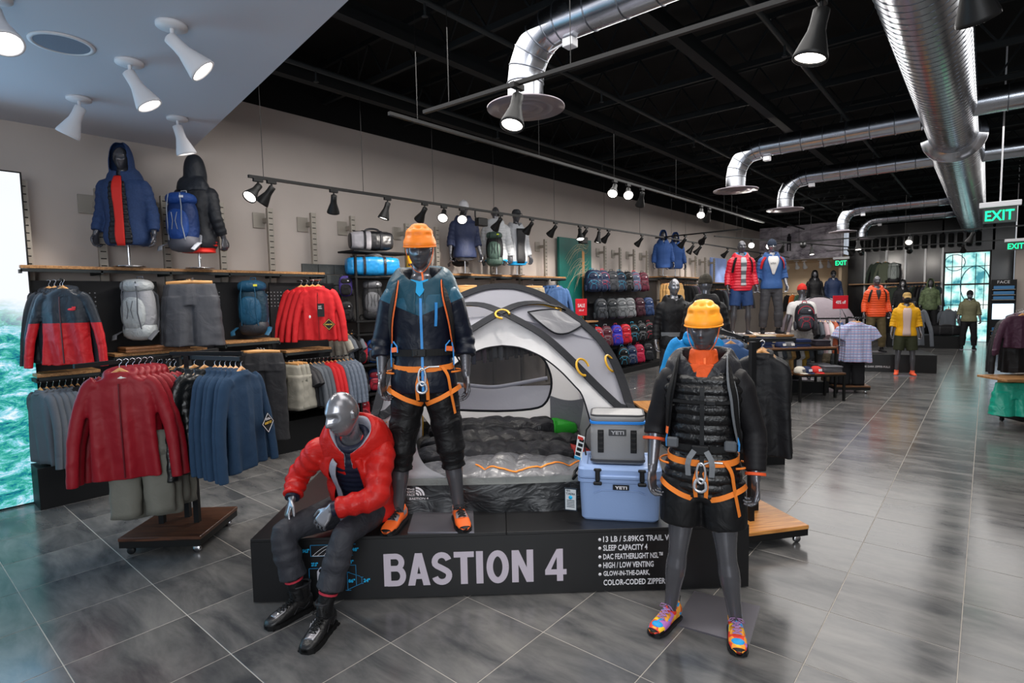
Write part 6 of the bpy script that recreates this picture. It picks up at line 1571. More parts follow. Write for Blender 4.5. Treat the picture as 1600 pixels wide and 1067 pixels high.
bp = rot2(0, .26, R(52 + 165)); backpack('large navy trekking backpack worn by the shelf torso', 'trek', [M('pack_navy', '#182f5e', .5, wr=.5, sc=12), M('pack_navy2', '#1d3f80', .5, wr=.5, sc=12), M('pack_grey', '#8b8f98', .5), m_logo, M('pack_base', '#4b4c55', .55)], V((p.x, p.y, 2.50)) + bp, R(52 + 165 + 180), .92)
# charcoal and red jacket, three more behind it
zj = 2.17
dirr = V((-.35, .28, 0)).normalized(); P0 = onx(97, 433, -6.72)
m_cr = M2('charcoal_over_red', ('#bd1a22', '#252b33'), 'Z', (-.405,), .45, .4, 9)
t = thing('hang_rail', 'short faceout arm under the shelf carrying charcoal and red jackets', 'rail'); q = MB(); q.tube([(P0.x + .05, P0.y - .02, zj), (XW + .2, P0.y + .1, zj)], .012, 8); q.build('bar', m_blk, t)
g = garment('large charcoal jacket with red lower body facing the camera by the screen', 'jacket', m_cr, (P0.x, P0.y, zj), R(48), 1, hood=1, L=.80, fine=1, sc=1.02, zip_=M('zip_grey', '#4a3036', .5))
q = MB(); q.ell((.10, -.072, -.28), (.035, .004, .012), 12, 6); q.box((.12, -.074, -.262), (.03, .004, .016)); q.build('emblem', M('emblem_red', '#d8343a', .5), g)
for i in range(3): garment('charcoal jacket hanging %s behind the charcoal and red one' % ORD[i], 'jacket', m_ch, (P0.x - .10 - .07 * i, P0.y - .0 - .03 * i, zj), R(50), i, hood=1, L=.80, fine=0)
# grey backpack, shorts, teal backpack, red fleeces below the shelf
p = onx(220, 520, -6.95); backpack('light grey trekking backpack hanging under the long shelf', 'trek', [M('pack_lightgrey', '#9a9ba0', .5, wr=.5, sc=12), M('pack_pale', '#b3b8ba', .35, wr=.6, sc=12), M('pack_strapg', '#5c5e64', .6), m_logo, M('pack_pale', '#b3b8ba', .5)], (p.x, p.y, 1.55), R(40), .93)
p = onx(398, 525, -6.95); backpack('teal and black trekking backpack hanging under the long shelf', 'trek', [M('pack_teal', '#14303f', .5, wr=.5, sc=12), M('pack_teal2', '#184662', .5, wr=.5, sc=12), M('strap_teal', '#1c4a66', .5), M('emblem_yellow', '#d6cf3e', .5), M('pack_char', '#2b2d33', .5, wr=.4, sc=12)], (p.x, p.y, 1.52), R(45), .98)
t = thing('hang_rail', 'chrome faceout arm carrying the grey shorts', 'rail'); q = MB(); q.tube([(-6.6, 2.45, 2.19), (XW + .2, 2.45, 2.19)], .012, 8); q.build('bar', m_chrome, t)
for i in range(3): garment('grey hiking shorts under the long shelf, %s from the front' % ORD[i], 'shorts', m_gsh, (-6.62 - .08 * i, 2.45 , 2.19), R(48), i, L=.60, fine=1, sc=1.22, group='grey shorts under the shelf')
t = thing('hang_rail', 'chrome faceout arm carrying the red fleeces', 'rail'); q = MB(); q.tube([(-6.6, 4.0, 2.2), (XW + .2, 4.0, 2.2)], .012, 8); q.build('bar', m_chrome, t)
for i in range(4):
    g = garment(['red fleece jacket with two hang tags at the front of its row', 'second red fleece jacket behind the tagged one', 'third red fleece jacket behind the tagged one', 'last red fleece jacket nearest the wall'][i], 'jacket', m_redf, (-6.68 - .09 * i, 4.0 - .03 * i, 2.2), R(46), i, L=.76, fine=1, sc=1.04, zip_=M('zip_red', '#7a1418', .5) if i == 0 else None)
    if i == 0:
        q = MB(); q.box((.04, -.10, -.38), (.085, .004, .165), ch=.001); q.tube([(.04, -.10, -.30), (-.0, -.07, -.17)], .0015, 4); q.build('swing_tag', m_rub, g)
        text('tag_lettering', 'SOFT\nSHELL', .03, m_logo, g, (.012, -.104, -.365), fit=(.045, .04)); q = MB(); q.box((0, 0, 0), (.11, .004, .11), ch=.001); o = q.build('diamond_tag', m_rub, g, (.13, -.10, -.56), (0, R(45), 0))
        q = MB(); [q.bar((a, -.003, b), (c, -.003, d), .004, .003) for a, b, c, d in ((-.045, -.045, .045, -.045), (.045, -.045, .045, .045), (.045, .045, -.045, .045), (-.045, .045, -.045, -.045))]; q.build('gold_border', M('gold_print', '#c9a545', .4), o); text('gold_lettering', 'GORE-TEX', .02, M('gold_print', '#c9a545', .4), g, (.085, -.104, -.568), fit=(.09, .018), bold=.0006)
        q = MB(); q.ell((-.10, -.085, -.46), (.012, .006, .02)); q.build('pocket_pull', m_logo, g)
# mid height shelves and the rails under them
shelf('short wooden shelf behind the near rack under the grey backpack', (-6.84, 1.75, 1.40), (-6.84, 2.65, 1.40), .42); shelf('short wooden shelf under the teal backpack', (-6.84, 2.86, 1.45), (-6.84, 3.52, 1.45), .42); shelf('short wooden shelf under the red fleeces', (-6.84, 3.6, 1.28), (-6.84, 4.25, 1.28), .40); shelf('short wooden shelf above the grey sweatshirts', (-6.84, 1.12, 1.26), (-6.84, 1.62, 1.26), .40)
for k, (y, c_) in enumerate(((1.95, '#5a3a22'), (2.05, '#6a4426'))): q = MB(); q.box((0, 0, 0), (.28, .62, .028), ch=.006); o = q.build('wooden_tray', wood('tray_%d' % k, c_, '#8a5a34'), None, (-6.95, 2.15, 1.43 + k * .03)); tag(o, ['lower flat wooden tray on the short shelf', 'upper flat wooden tray on the short shelf'][k], 'tray')
rail('black rail carrying the grey and black sweatshirts beside the screen', (-6.86, 1.13, 1.20), (-6.86, 1.66, 1.20), drop=(-.35, 0, .0))
zz = 1.205
for i in range(11):
    m, nm = (m_gs, 'grey sweatshirt') if i < 5 else (m_bsw, 'black sweatshirt') if i < 9 else (m_wsw, 'white shirt')
    garment('%s on the rail beside the screen, %s hanger from the screen' % (nm, ORD[i]), 'jacket' if i < 9 else 'tee', m, (-6.86, 1.14 + .048 * i, zz), R(14), i % 3, L=.80, sc=.98, group='sweatshirts beside the screen')
for i in range(3): garment('black trousers under the teal backpack, %s from the front' % ORD[i], 'pants', m_char, (-6.66 - .08 * i, 3.22, 1.36), R(46), i, L=1.0, fine=1 if i == 0 else 0, sc=1.12, group='black trousers on the wall')
rail('rail with khaki, grey, red and quilted clothes under the red fleeces', (-6.84, 3.62, 1.16), (-6.84, 4.52, 1.16), drop=(-.35, 0, 0))
its = [('shorts', m_khaki, 'khaki shorts')] * 2 + [('shorts', m_khaki, 'khaki shorts')] + [('tee', m_char, 'charcoal shirt')] * 2 + [('jacket', m_gs, 'grey shirt')] * 3 + [('jacket', m_redf, 'red jacket')] * 3 + [('jacket', m_gq, 'slate quilted jacket')] * 5
for i, (kd, m, nm) in enumerate(its):
    garment('%s on the rail under the red fleeces, %s hanger' % (nm, ORD[i]), kd, m, (-6.84, 3.62 + i * .062, 1.165), R(10), i % 3, quilt=1 if m is m_gq else 0, L=.66 if kd != 'shorts' else .56, group='clothes on the low rail', sc=.95 if kd != 'shorts' else 1.1)
# small goods between red fleeces and the tower
for k, (y, z, c, nm) in enumerate(((4.62, 1.98, '#3b2f6e', 'small purple and black daypack left of the tower'), (4.62, 1.62, '#1c1c1f', 'small black daypack left of the tower'))): backpack(nm, 'day', [M('small_%d' % k, c, .5, wr=.4, sc=14), m_bsw, m_strapb, m_logo], (-7.0, y, z), R(60), .62)
m_slate = M('slate_tiles', '#3b3f40', .55, wr=.2, sc=20, var=.2, vsc=9)
t = thing('tile_panel', 'dark slate brick panel between the red fleeces and the bag tower', 'panel', (XW + .22, 4.50, 1.75))
for i in range(8):
    for j in range(3): q = MB(); q.box((0, -.26 + j * .25 + (.12 if i % 2 else 0) - .06, .62 - i * .15), (.03, .24, .14), ch=.004); q.build('brick', m_slate, t)
for i in range(4): garment('olive and grey shirt left of the tower, %s hanger' % ORD[i], 'tee', [m_khaki, m_gs, m_bsw, m_gs][i], (-7.0, 4.48 + .07 * i, 1.50), R(12), i, L=.5, sc=.8, group='shirts beside the tower')
# ---- near four way rack --------------------------------------------
RC = V((-4.95, 1.64, 0)); RA = math.atan2(.41, .46)
rolling_rack('four way clothing rack near the camera on a dark wheeled wooden base', RC, RA, .62, .62, 1.50, [(0, 0, -.30, -.62, 1.50), (0, 0, .62, -.12, 1.52), (0, 0, .1, .55, 1.5), (0, 0, -.45, .2, 1.30)], m_woodd, posts=((-.14, -.02), (.14, -.02), (0, .1)))
A0 = ond(186, 562, 3.9); A1 = RC + V((-.05, -.05, 1.50))
F0 = R(64)
for i in range(6):
    p = A0.lerp(A1, i / 7); g = garment(['crimson hooded jacket at the front of the near rack with white lining', 'second crimson jacket of the near rack', 'third crimson jacket of the near rack', 'fourth crimson jacket of the near rack', 'fifth crimson jacket of the near rack', 'innermost crimson jacket of the near rack'][i], 'jacket', m_crim, p, F0 + random.uniform(-.05, .05), i % 2, hood=1, L=.84, fine=1, sc=1.0, zip_=M('zip_wine', '#55101a', .4) if i == 0 else None)
    if i == 0: q = MB(); q.ell((0, .005, -.125), (.085, .05, .03), 18, 8); q.build('lining', m_wsw, g)
for i in range(4): p = A0.lerp(A1, .15 + i / 5); garment('grey green trousers below the crimson jackets, %s from the front' % ORD[i], 'pants', M('grey_green', '#6c6c64', .7, wr=.3, sc=9), (p.x + .05, p.y + .03, 1.05), F0, i, L=.72 + (.05 if i % 2 else 0), fine=0, sc=.9, hang=False, group='trousers below the crimson jackets')
q = MB(); q.bar((A0.x + .05, A0.y + .02, 1.07), (A1.x + .05, A1.y, 1.07), .02, .03); q.bar((A1.x + .05, A1.y, 1.07), (A1.x + .05, A1.y, 1.5), .02, .02); tag(q.build('hang_rail', m_blkm), 'lower black arm holding the grey green trousers', 'rail')
B0 = ond(376, 560, 3.95); B1 = ond(285, 558, 4.55)
q = MB(); q.bar(B0 + V((.03, -.01, 0)), B1, .022, .03); tag(q.build('hang_rail', m_blkm), 'black arm carrying the puffers and blue fleeces', 'rail')
for i in range(9):
    p = B0.lerp(B1, i / 12) if i < 6 else B0.lerp(B1, .60 + (i - 6) * .18)
    if i < 6: g = garment('blue fleece jacket on the near rack, %s from the outer end' % ORD[i], 'jacket', m_blue, p, R(126 + random.uniform(-4, 4)), i % 2, L=.80, fine=1, sc=.98)
    else: g = garment('black puffer jacket on the near rack, %s behind the blue fleeces' % ORD[i - 6], 'jacket', m_bpuf, p, R(100), i % 2, quilt=1, L=.88, fine=2, sc=.98)
    if i == 0:
        q = MB(); q.box((0, 0, 0), (.115, .004, .115), ch=.001); o = q.build('diamond_tag', m_rub, g, (.15, -.09, -.50), (0, R(45), 0))
        q = MB(); [q.bar((a, -.003, b), (c, -.003, d), .003, .003) for a, b, c, d in ((-.05, -.05, .05, -.05), (.05, -.05, .05, .05), (.05, .05, -.05, .05), (-.05, .05, -.05, -.05))]; q.build('white_border', m_logo, o); text('gold_lettering', 'GORE-TEX', .02, M('gold_print', '#c9a545', .4), g, (.105, -.094, -.508), fit=(.09, .018), bold=.0006)
        text('white_lettering', 'GUARANTEED\nTO KEEP YOU DRY', .01, m_logo, g, (.118, -.094, -.478), fit=(.065, .016))
C0 = RC + V((-.12, -.30, 1.50)); 
for i in range(5): garment('dark olive puffer jacket in the middle of the near rack, %s' % ORD[i], 'jacket', M('olive_black', '#2a2b28', .4, wr=.25, sc=20), ond(272 - 7 * i, 562, 4.5 + .05 * i), R(95), i % 2, quilt=1, L=.84, group='olive puffers on the near rack', sc=.95)
# ---- duffel tower ---------------------------------------------------
YT0, YT1 = 4.66, 5.42
t = thing('shelf_tower', 'black shelving tower for duffel bags and packs beside the wall', 'shelf', (-7.0, (YT0 + YT1) / 2, 0))
for y in (YT0, YT1 + .25): q = MB(); q.box((.20, y - (YT0 + YT1) / 2, 1.4), (.03, .03, 2.3)); q.build('post', m_blkm, t)
q = MB(); q.box((-.16, .1, 1.2), (.02, 1.0, 2.1)); q.build('back_sheet', M('grey_sheet', '#4d4a48', .6), t)
for z in (2.62, 2.25, 1.62, 1.43, .98, .55): q = MB(); q.box((.02, .11, z), (.40, 1.04, .025), ch=.002); q.build('shelf_board', m_blkm, t)
m_wtarp = M2('white_tarp', ('#a9a6ab', '#1d1d20'), 'X', (-.03,), .35, .3, 9); m_btarp = M('blue_tarp', '#1e86c4', .3, wr=.35, sc=9); m_dkend = M('tarp_black', '#26262a', .4, wr=.3, sc=12); m_ytarp = M('yellow_tarp', '#d9a514', .35, wr=.3, sc=9)
duffel('white and black duffel bag on the top shelf of the tower', m_wtarp, m_dkend, m_dkend, (-6.93, 5.03, 2.645), R(68), .60, .165); duffel('bright blue duffel bag on the second shelf of the tower', m_btarp, m_dkend, m_btarp, (-6.90, 5.02, 2.275), R(68), .74, .165)
shelf('short dark shelf under the upright yellow duffel bag', (-6.72, 5.70, 2.25), (-6.72, 6.1, 2.25), .45, mat=m_blkm)
t = duffel('yellow and black duffel bag standing upright behind the orange helmet', m_ytarp, m_dkend, m_ytarp, (-6.92, 5.66, 2.58), 0, .62, .17); t.rotation_euler = (0, R(90), R(60)); 
backpack('black and grey boxy backpack on the middle shelf of the tower', 'trek', [M('box_black', '#222326', .5, wr=.4, sc=12), M('box_grey', '#5c5d61', .5, wr=.4, sc=12), m_strapb, m_logo], (-6.93, 5.02, 1.635), R(58), .84)
cols = ['#a5202e', '#2f62b5', '#c9c9cf', '#b02038', '#17181b', '#1c2c52', '#1f4fc0', '#18191c', '#b0202c', '#1a1b1e', '#e0b818', '#a5202e']
for i, c in enumerate(cols):
    r_, k = divmod(i, 4); backpack('small %s hydration pack in the tower, %s shelf, %s from the left' % ({'#a5202e': 'red', '#2f62b5': 'blue', '#c9c9cf': 'white', '#b02038': 'crimson', '#17181b': 'black', '#1c2c52': 'navy', '#1f4fc0': 'bright blue', '#18191c': 'black', '#b0202c': 'red', '#1a1b1e': 'black', '#e0b818': 'yellow'}[c], ['upper', 'middle', 'lower'][r_], ORD[k]), 'day', [M('hyd%d' % i, c, .5, wr=.4, sc=14), M('hydp%d' % (i % 3), ['#1b1b1e', '#3a3c44', '#8f2030'][i % 3], .5), m_strapb, m_logo], (-6.92, YT0 + .10 + k * .24, [1.0, .57, .16][r_]), R(58), .72)
# ---- torsos right of the first mannequin ----------------------------
shelf('long wooden shelf carrying three torso mannequins behind the tent', (-6.95, 6.45, 2.335), (-6.95, 10.05, 2.335), .40)
mwj = M('silver_jacket', '#b9bcc2', .45, wr=.3, sc=10)
def sfig(px, x, label, rz, wear, **kw): p = onx(px, 425, x); return fig(label, (p.x, p.y, 2.352), rz, wear, full=False, **kw), V((p.x, p.y, 2.352))
f, p = sfig(727, -6.95, 'torso in a navy jacket with yellow lining on the shelf behind the tent', R(62), [('short_jacket', M('navy_rain', '#2a3350', .55, wr=.25, sc=9)), ('beanie', m_logo)]); q = MB(); q.tube([surf(JF, .98, a, .05) for a in (-.5, -.25, 0)], .012, 6); q.build('yellow_lining', M('neon_yellow', '#c8dc28', .6), f, (0, 0, -.62))
backpack('black backpack worn by the navy jacket torso', 'trek', [m_bsw, m_char, M('pack_strapg', '#5c5e64', .6), m_logo], p + rot2(-.02, .25, R(62)) + V((0, 0, .15)), R(62 + 180), .8)
f, p = sfig(776, -6.95, 'torso seen from behind in a striped silver puffer on the shelf', R(215), [('puffer', M2('striped_silver', ('#c3c6ca', '#55585e'), 'Z', (3.2,), .4, .2, 20))]); q = MB(); torso(q, JF, -.13, -.02, .05); q.build('blue_hem', M('cyan_hem', '#1f95d0', .6), f, (0, 0, -.62))
backpack('black and green backpack worn by the striped torso', 'trek', [m_bsw, M('pack_green', '#42564e', .5, wr=.4, sc=12), m_strapb, M('neon_yellow', '#c8dc28', .6), M('pack_green', '#42564e', .5)], p + rot2(0, .25, R(215)) + V((0, 0, .15)), R(215 + 180), .88)
f, p = sfig(808, -6.92, 'torso in a pale grey jacket with dark front and cap on the shelf', R(70), [('jacket', mwj), ('cap', M('dark_cap', '#3a3c40', .7))]); q = MB(); q.grid(lambda u, v: surf(JF, -.1 + v, (u - .5) * .7, .07), 6, 12, thick=.008); q.build('dark_front', m_char, f, (0, 0, -.62)); q = MB(); torso(q, JF, -.14, -.05, .055); q.build('blue_hem', M('cyan_hem', '#1f95d0', .6), f, (0, 0, -.62))
for i in range(2): garment('khaki patterned shorts under the torso shelf, %s from the front' % ORD[i], 'shorts', M('camo_khaki', '#9a8d74', .7, var=.3, vsc=20), (-6.85 - i * .08, 8.75, 2.17), R(58), i, L=.55, sc=1.25, group='khaki shorts behind the tent')
garment('tan shorts hanging behind the orange helmet mannequin shoulder', 'shorts', m_tan, (-6.85, 6.9, 2.17), R(55), 1, L=.5, sc=1.1)
for i in range(4): garment('blue jacket beside the tree poster, %s from the front' % ORD[i], 'jacket', M('steel_blue', '#3d5c8a', .6, wr=.3, sc=10), (-6.80 - i * .09, 9.55, 2.22), R(58), i % 2, hood=1, L=.74, group='blue jackets beside the poster', fine=1 if i == 0 else 0)
rail('black rail of dark clothes behind the tent mesh window', (-6.8, 6.3, 1.65), (-6.8, 9.4, 1.65), drop=(-.4, 0, 0))
dk = [m_bsw, m_char, M('navy_cloth', '#232c44', .7, wr=.2), m_char, M('mauve_cloth', '#4a3848', .7, wr=.2), m_bsw, M('olive_cloth', '#4c5138', .7, wr=.2), m_gs, m_bsw, m_char]
for i in range(22): garment('dark garment seen through the tent window, %s on its rail' % ORD[i], 'jacket' if i % 3 else 'pants', dk[i % 10], (-6.8, 6.35 + i * .14, 1.65), R(8), i % 3, L=.8, group='dark clothes behind the tent')
# poster, sale sign
t = thing('poster', 'tall green poster of a lit bare tree trunk', 'poster', (XW + .10, 10.93, 2.05)); q = MB(); q.box((0, 0, 0), (.06, 1.32, 2.40), ch=.004); q.build('panel', M('poster_green', '#136058', .45, var=.35, vsc=1.3), t)
q = MB(); tw = M('trunk_print', '#c08a55', .6)
q.box((.033, .30, -.12), (.004, .10, 2.1)); q.build('printed_trunk', tw, t)
q = MB(); rnd = random.Random(4)
for i in range(34):
    z = .3 + .82 * rnd.random(); s = 1 if rnd.random() < .35 else -1; L_ = .25 + .5 * rnd.random() if s < 0 else .15 + .15 * rnd.random(); pts = [(.034, .30, z)]
    for j in range(1, 6): pts.append((.034, .30 + s * L_ * j / 5, z + (.12 - .05 * j) * j / 5 * 2 * (1 if s < 0 else -.6) - .02 * j + .02 * rnd.random()))
    q.tube(pts, [.010 - .0015 * j for j in range(6)], 4)
o = q.build('printed_branches', M('branch_print', '#9c9a84', .6), t); o['kind'] = 'stuff'
def sale(label, p, rz, w, h, words, zb, post=True):
    t = thing('sale_sign', label, 'sign', p, rz); q = MB(); q.box((0, 0, 0), (w, .02, h), ch=.002); q.build('card', M('sign_red', '#c5202e', .4), t); q = MB()
    q.tube([(0, 0, -h / 2), (0, 0, zb - p.z)], .008, 6); q.box((0, 0, zb - p.z + .005), (.16, .1, .01)); q.build('stem', m_chrome, t)
    for i, (wd, z, fw, fh) in enumerate(words): text('lettering', wd, .1, m_white_l, t, (-fw / 2, -.013, z), fit=(fw, fh), bold=.001)
p = onx(908, 480, -6.3); sale('red SALE sign in front of the tree poster', V(p), R(50), .24, .34, [('SALE', .0, .15, .07), ('30% off', -.08, .1, .035)], 1.42)
shelf('small wooden shelf under the SALE sign', (-6.05, p.y - .25, 1.41), (-6.05, p.y + .25, 1.41), .5, rail=False)
t = thing('pedestal', 'dark pedestal under the SALE sign', 'pedestal', (-6.3, p.y, 0)); q = MB(); q.box((0, 0, .69), (.4, .42, 1.38), ch=.004); q.build('body', m_blkm, t)
# ================================================================== PACK WALL
t = thing('pack_fixture', 'black slatted fixture holding four rows of daypacks on the wall', 'shelf', (XW + .22, 13.0, 0))
q = MB(); q.box((0, 0, 1.2), (.04, 3.7, 2.3)); q.build('back_sheet', m_perf, t)
for z in (.62, 1.2, 1.78, 2.36): q = MB(); q.box((.10, 0, z), (.03, 3.7, .04)); q.build('rail', m_blkm, t)
q = MB(); q.box((.2, 0, .06), (.4, 3.7, .12)); q.build('plinth', m_blkm, t)
PR_ = [(2.02, [(925, '#27324e'), (931, '#27324e'), (942, '#2b3752'), (956, '#3b3e44'), (968, '#31394a'), (980, '#1b1d20'), (991, '#566078'), (1004, '#5a2433')]),
       (1.36, [(938, '#3c4046'), (955, '#34383c'), (970, '#6c7074'), (983, '#83868a'), (998, '#43242f'), (1012, '#2c3f66')]),
       (.70, [(932, '#b02430'), (946, '#5c2d38'), (962, '#3a3bb4'), (976, '#c42434'), (988, '#191b1e'), (1001, '#1c1f22'), (1013, '#1a1c1f')]),
       (.14, [(972, '#191b1e'), (985, '#263554'), (997, '#b02446'), (1011, '#23252a')])]
CN = {'#27324e': 'navy', '#2b3752': 'navy', '#3b3e44': 'grey', '#31394a': 'slate blue', '#1b1d20': 'black', '#566078': 'pale blue', '#5a2433': 'maroon', '#3c4046': 'dark grey', '#34383c': 'dark grey', '#6c7074': 'light grey', '#83868a': 'pale grey', '#43242f': 'plum', '#2c3f66': 'blue', '#b02430': 'red', '#5c2d38': 'rose brown', '#3a3bb4': 'violet blue', '#c42434': 'bright red', '#191b1e': 'black', '#1c1f22': 'black', '#1a1c1f': 'black', '#263554': 'navy', '#b02446': 'crimson', '#23252a': 'charcoal'}
for r_, (z, ps) in enumerate(PR_):
    for k, (px, c) in enumerate(ps):
        p = onx(px, 480, -6.98); ac = M('accent_%d' % (k % 4), ['#3fa6cc', '#8c8f94', '#c03a50', '#2b2e33'][k % 4], .5) if r_ != 1 else m_strapb
        backpack('%s daypack on the backpack wall, %s row from the top, %s from the poster' % (CN[c], ORD[r_], ORD[k]), 'day', [M('day' + c, c, .5, wr=.45, sc=13), M('dayp' + c, c, .45, wr=.45, sc=18), ac, m_logo], (-6.98, p.y, z), R(52), 1.06, group='daypacks on the backpack wall')
# shelf with blue hooded torsos, tan shorts and stacked goods below
shelf('wooden shelf with the two blue hooded torsos', (-6.95, 14.75, 2.44), (-6.95, 18.2, 2.44), .40)
for k, px in enumerate((1036, 1055)):
    p = onx(px, 430, -6.98); fig('blue hooded torso mannequin on the far shelf, %s' % ['nearer one', 'farther one'][k], (p.x, p.y, 2.455), R(35), [('jacket', M('royal_hoodie', '#2b4c86', .7, wr=.15)), ('hood_up', M('royal_hoodie', '#2b4c86', .7))], full=False)
for i in range(3): garment('tan shorts under the far shelf, %s from the front' % ORD[i], 'shorts', m_tan, (-6.85 - i * .09, 15.35, 2.28), R(48), i, L=.62, sc=1.25, group='tan shorts on the far wall')
for i in range(6): garment('grey garment on the far rail, %s' % ORD[i], 'jacket', dk[(i * 3 + 5) % 10], (-6.9, 16.2 + i * .16, 2.28), R(10), i % 3, L=.7, group='garments under the far shelf')
for k, z in enumerate((1.45, 1.0, .55)):
    shelf('short wooden shelf of folded trousers right of the backpacks, %s from the top' % ORD[k], (-6.9, 15.1, z), (-6.9, 16.8, z), .4, rail=False)
    for j in range(3):
        for i in range(4): folded('folded trousers on the far wall, %s shelf, %s pile, %s from bottom' % (ORD[k], ORD[j], ORD[i]), dk[(i + j) % 4], (-7.05, 15.4 + j * .55, z + .016 + i * .032), R(90), .34, .26, .030, 'folded trousers on far shelves')
for k in range(2): q = MB(); q.ell((0, 0, .05), (.11, .13, .07), 16, 8); q.grid(lambda u, v: V(((u - .5) * .16, -.12 - .09 * v, .03)), 4, 3, thick=.008); tag(q.build('cap', M(['cap_red', 'cap_blue'][k], ['#c8302a', '#4f78a8'][k], .7), None, (-6.95, 15.5, [1.015, 1.465][k]), (0, 0, R(50))), ['red cap on the far wall shelf', 'pale blue cap on the far wall shelf'][k], 'cap')
q = MB(); q.box((0, 0, 0), (.05, 1.5, .95)); t = tag(q.build('poster', M('sky_print', '#8fa6dc', .5, var=.25, vsc=1.5), None, (XW + .026, 20.2, 2.72)), 'blue and white sky poster on the far grey wall', 'poster')
shelf('far wooden wall shelf below the sky poster', (-6.95, 18.6, 2.3), (-6.95, 22.0, 2.3), .4)
for i in range(14): garment('dark garment on the farthest wall rail, %s' % ORD[i], 'jacket', dk[(i * 7) % 10], (-6.9, 18.8 + i * .22, 2.15), R(10), i % 3, L=.75, group='garments on the farthest wall rail')
for i in range(12): garment('garment on the beige recess rail, %s' % ORD[i], 'jacket', [m_bsw, M('orange_cloth', '#c8642a', .7), M('green_cloth', '#3c5a4a', .7), m_char][i % 4], (-6.9 + i * .22, 27.5, 1.9), R(70), i % 3, L=.8, group='garments in the beige recess')
rail('rail of clothes in the beige recess', (-7.1, 27.5, 1.9), (-4.5, 27.5, 1.9), drop=(0, .4, 0)); rail('rail at the far end of the grey wall', (-6.9, 18.7, 2.15), (-6.9, 21.9, 2.15), drop=(-.3, 0, 0)); rail('rail under the far shelf of hooded torsos', (-6.9, 16.1, 2.28), (-6.9, 17.2, 2.28), drop=(-.3, 0, 0))
# ================================================================== MIDDLE FLOOR
# wooden topped plinth with two mannequins
a = onz(988, 626, .32); d = (onz(1050, 668, .32) - a); d.z = 0; d.normalize(); n = V((-d.y, d.x, 0)); pa = math.atan2(d.y, d.x)
t = thing('display_plinth', 'low plinth with amber wooden top behind the blue cooler', 'plinth', (a.x, a.y, 0), pa)
q = MB(); q.box((1.2, .55, .30), (2.4, 1.1, .03), ch=.003); q.build('top_board', m_woodt, t); q = MB(); q.box((1.2, .55, .143), (2.36, 1.06, .283)); q.build('body', m_blkm, t)
m_bj = M('black_jacket', '#121215', .55, wr=.3, sc=9)
p = a + d * .55 + n * .45; w_ = ond(1070, 500, 8.2)
f = fig('mannequin in a black hooded jacket and grey backpack behind the amber helmet', (p.x, p.y, .315), R(42), [('jacket', m_bj), ('pants', m_char), ('shoes', m_bsw)], k=.98, man=m_manl)
backpack('grey backpack worn by the black jacket mannequin', 'day', [m_gsh, m_gsh, m_gstrap, m_logo], V((p.x, p.y, 1.30)) + rot2(0, .24, R(42)), R(42 + 180))
strap('shoulder_strap', [surf(JF, .93, .9, .045), surf(JF, .8, .75, .05), surf(JF, .5, 1.1, .05)], .05, .01, m_gstrap, f); strap('hip_belt', [surf(JF, .25, x, .05) for x in (-1.4, -.7, 0, .7, 1.4)], .06, .01, m_gstrap, f)
p = a + d * 1.55 + n * .5; fig('mannequin in a dark camouflage cap seen behind the amber helmet', (p.x, p.y, .315), R(215), [('jacket', m_bj), ('beanie', M('camo_dark', '#3b362e', .8, var=.5, vsc=25)), ('pants', m_char), ('shoes', m_bsw)], k=.98)
# right four way rack with wooden base
RB = V((-1.42, 4.53, 0)); rolling_rack('clothing rack with amber wooden base right of the front mannequin', RB, R(53), .62, .66, 1.54, [(0, 0, .35, -.10, 1.54), (0, 0, .25, .85, 1.56)], m_woodt, posts=((-.05, -.13), (.12, .05)))
for i in (2, 1, 0): vest0 = garment(['black sleeveless softshell vest on the right rack, white emblem on its chest', 'second black vest behind the emblem one', 'third black vest behind the emblem one'][i], 'vest', m_bj, RB + V((.12 - .02 * i, -.04 + .075 * i, 1.54)), R(8), i, L=.84, fine=1, sc=1.05)
q = MB()
for i, r0 in enumerate((.026, .018, .010)): q.tube([(-.07 + r0 * cos(x), -.079, -.30 + r0 * sin(x)) for x in [pi / 2 * j / 5 for j in range(6)]], .0035, 4)
q.box((-.095, -.077, -.287), (.035, .003, .022)); q.build('emblem', m_logo, vest0)
for i in range(5): garment(['blue jacket', 'black jacket', 'grey jacket', 'black jacket', 'charcoal jacket'][i] + ' on the right rack, %s along its far arm' % ORD[i], 'jacket', [M('steel_blue', '#3d5c8a', .6, wr=.3), m_bsw, m_gs, m_bj, m_char][i], RB + V((-.25 - .10 * i, .35 + .22 * i, 1.56)), R(28), i % 2, hood=1, L=.8, group='jackets on the far arm of the right rack')
garment('bright blue jacket sleeve showing left of the amber helmet', 'jacket', M('cyan_shell', '#1c86c8', .5, wr=.3), ond(1088, 506, 4.9), R(200), 1, hood=1, L=.85, fine=1, group=None)
q = MB(); q.bar(ond(1088, 504, 4.9), (-1.46, 4.55, 1.56), .02, .02); tag(q.build('hang_rail', m_blkm), 'black arm of the right rack holding the bright blue jacket', 'rail')
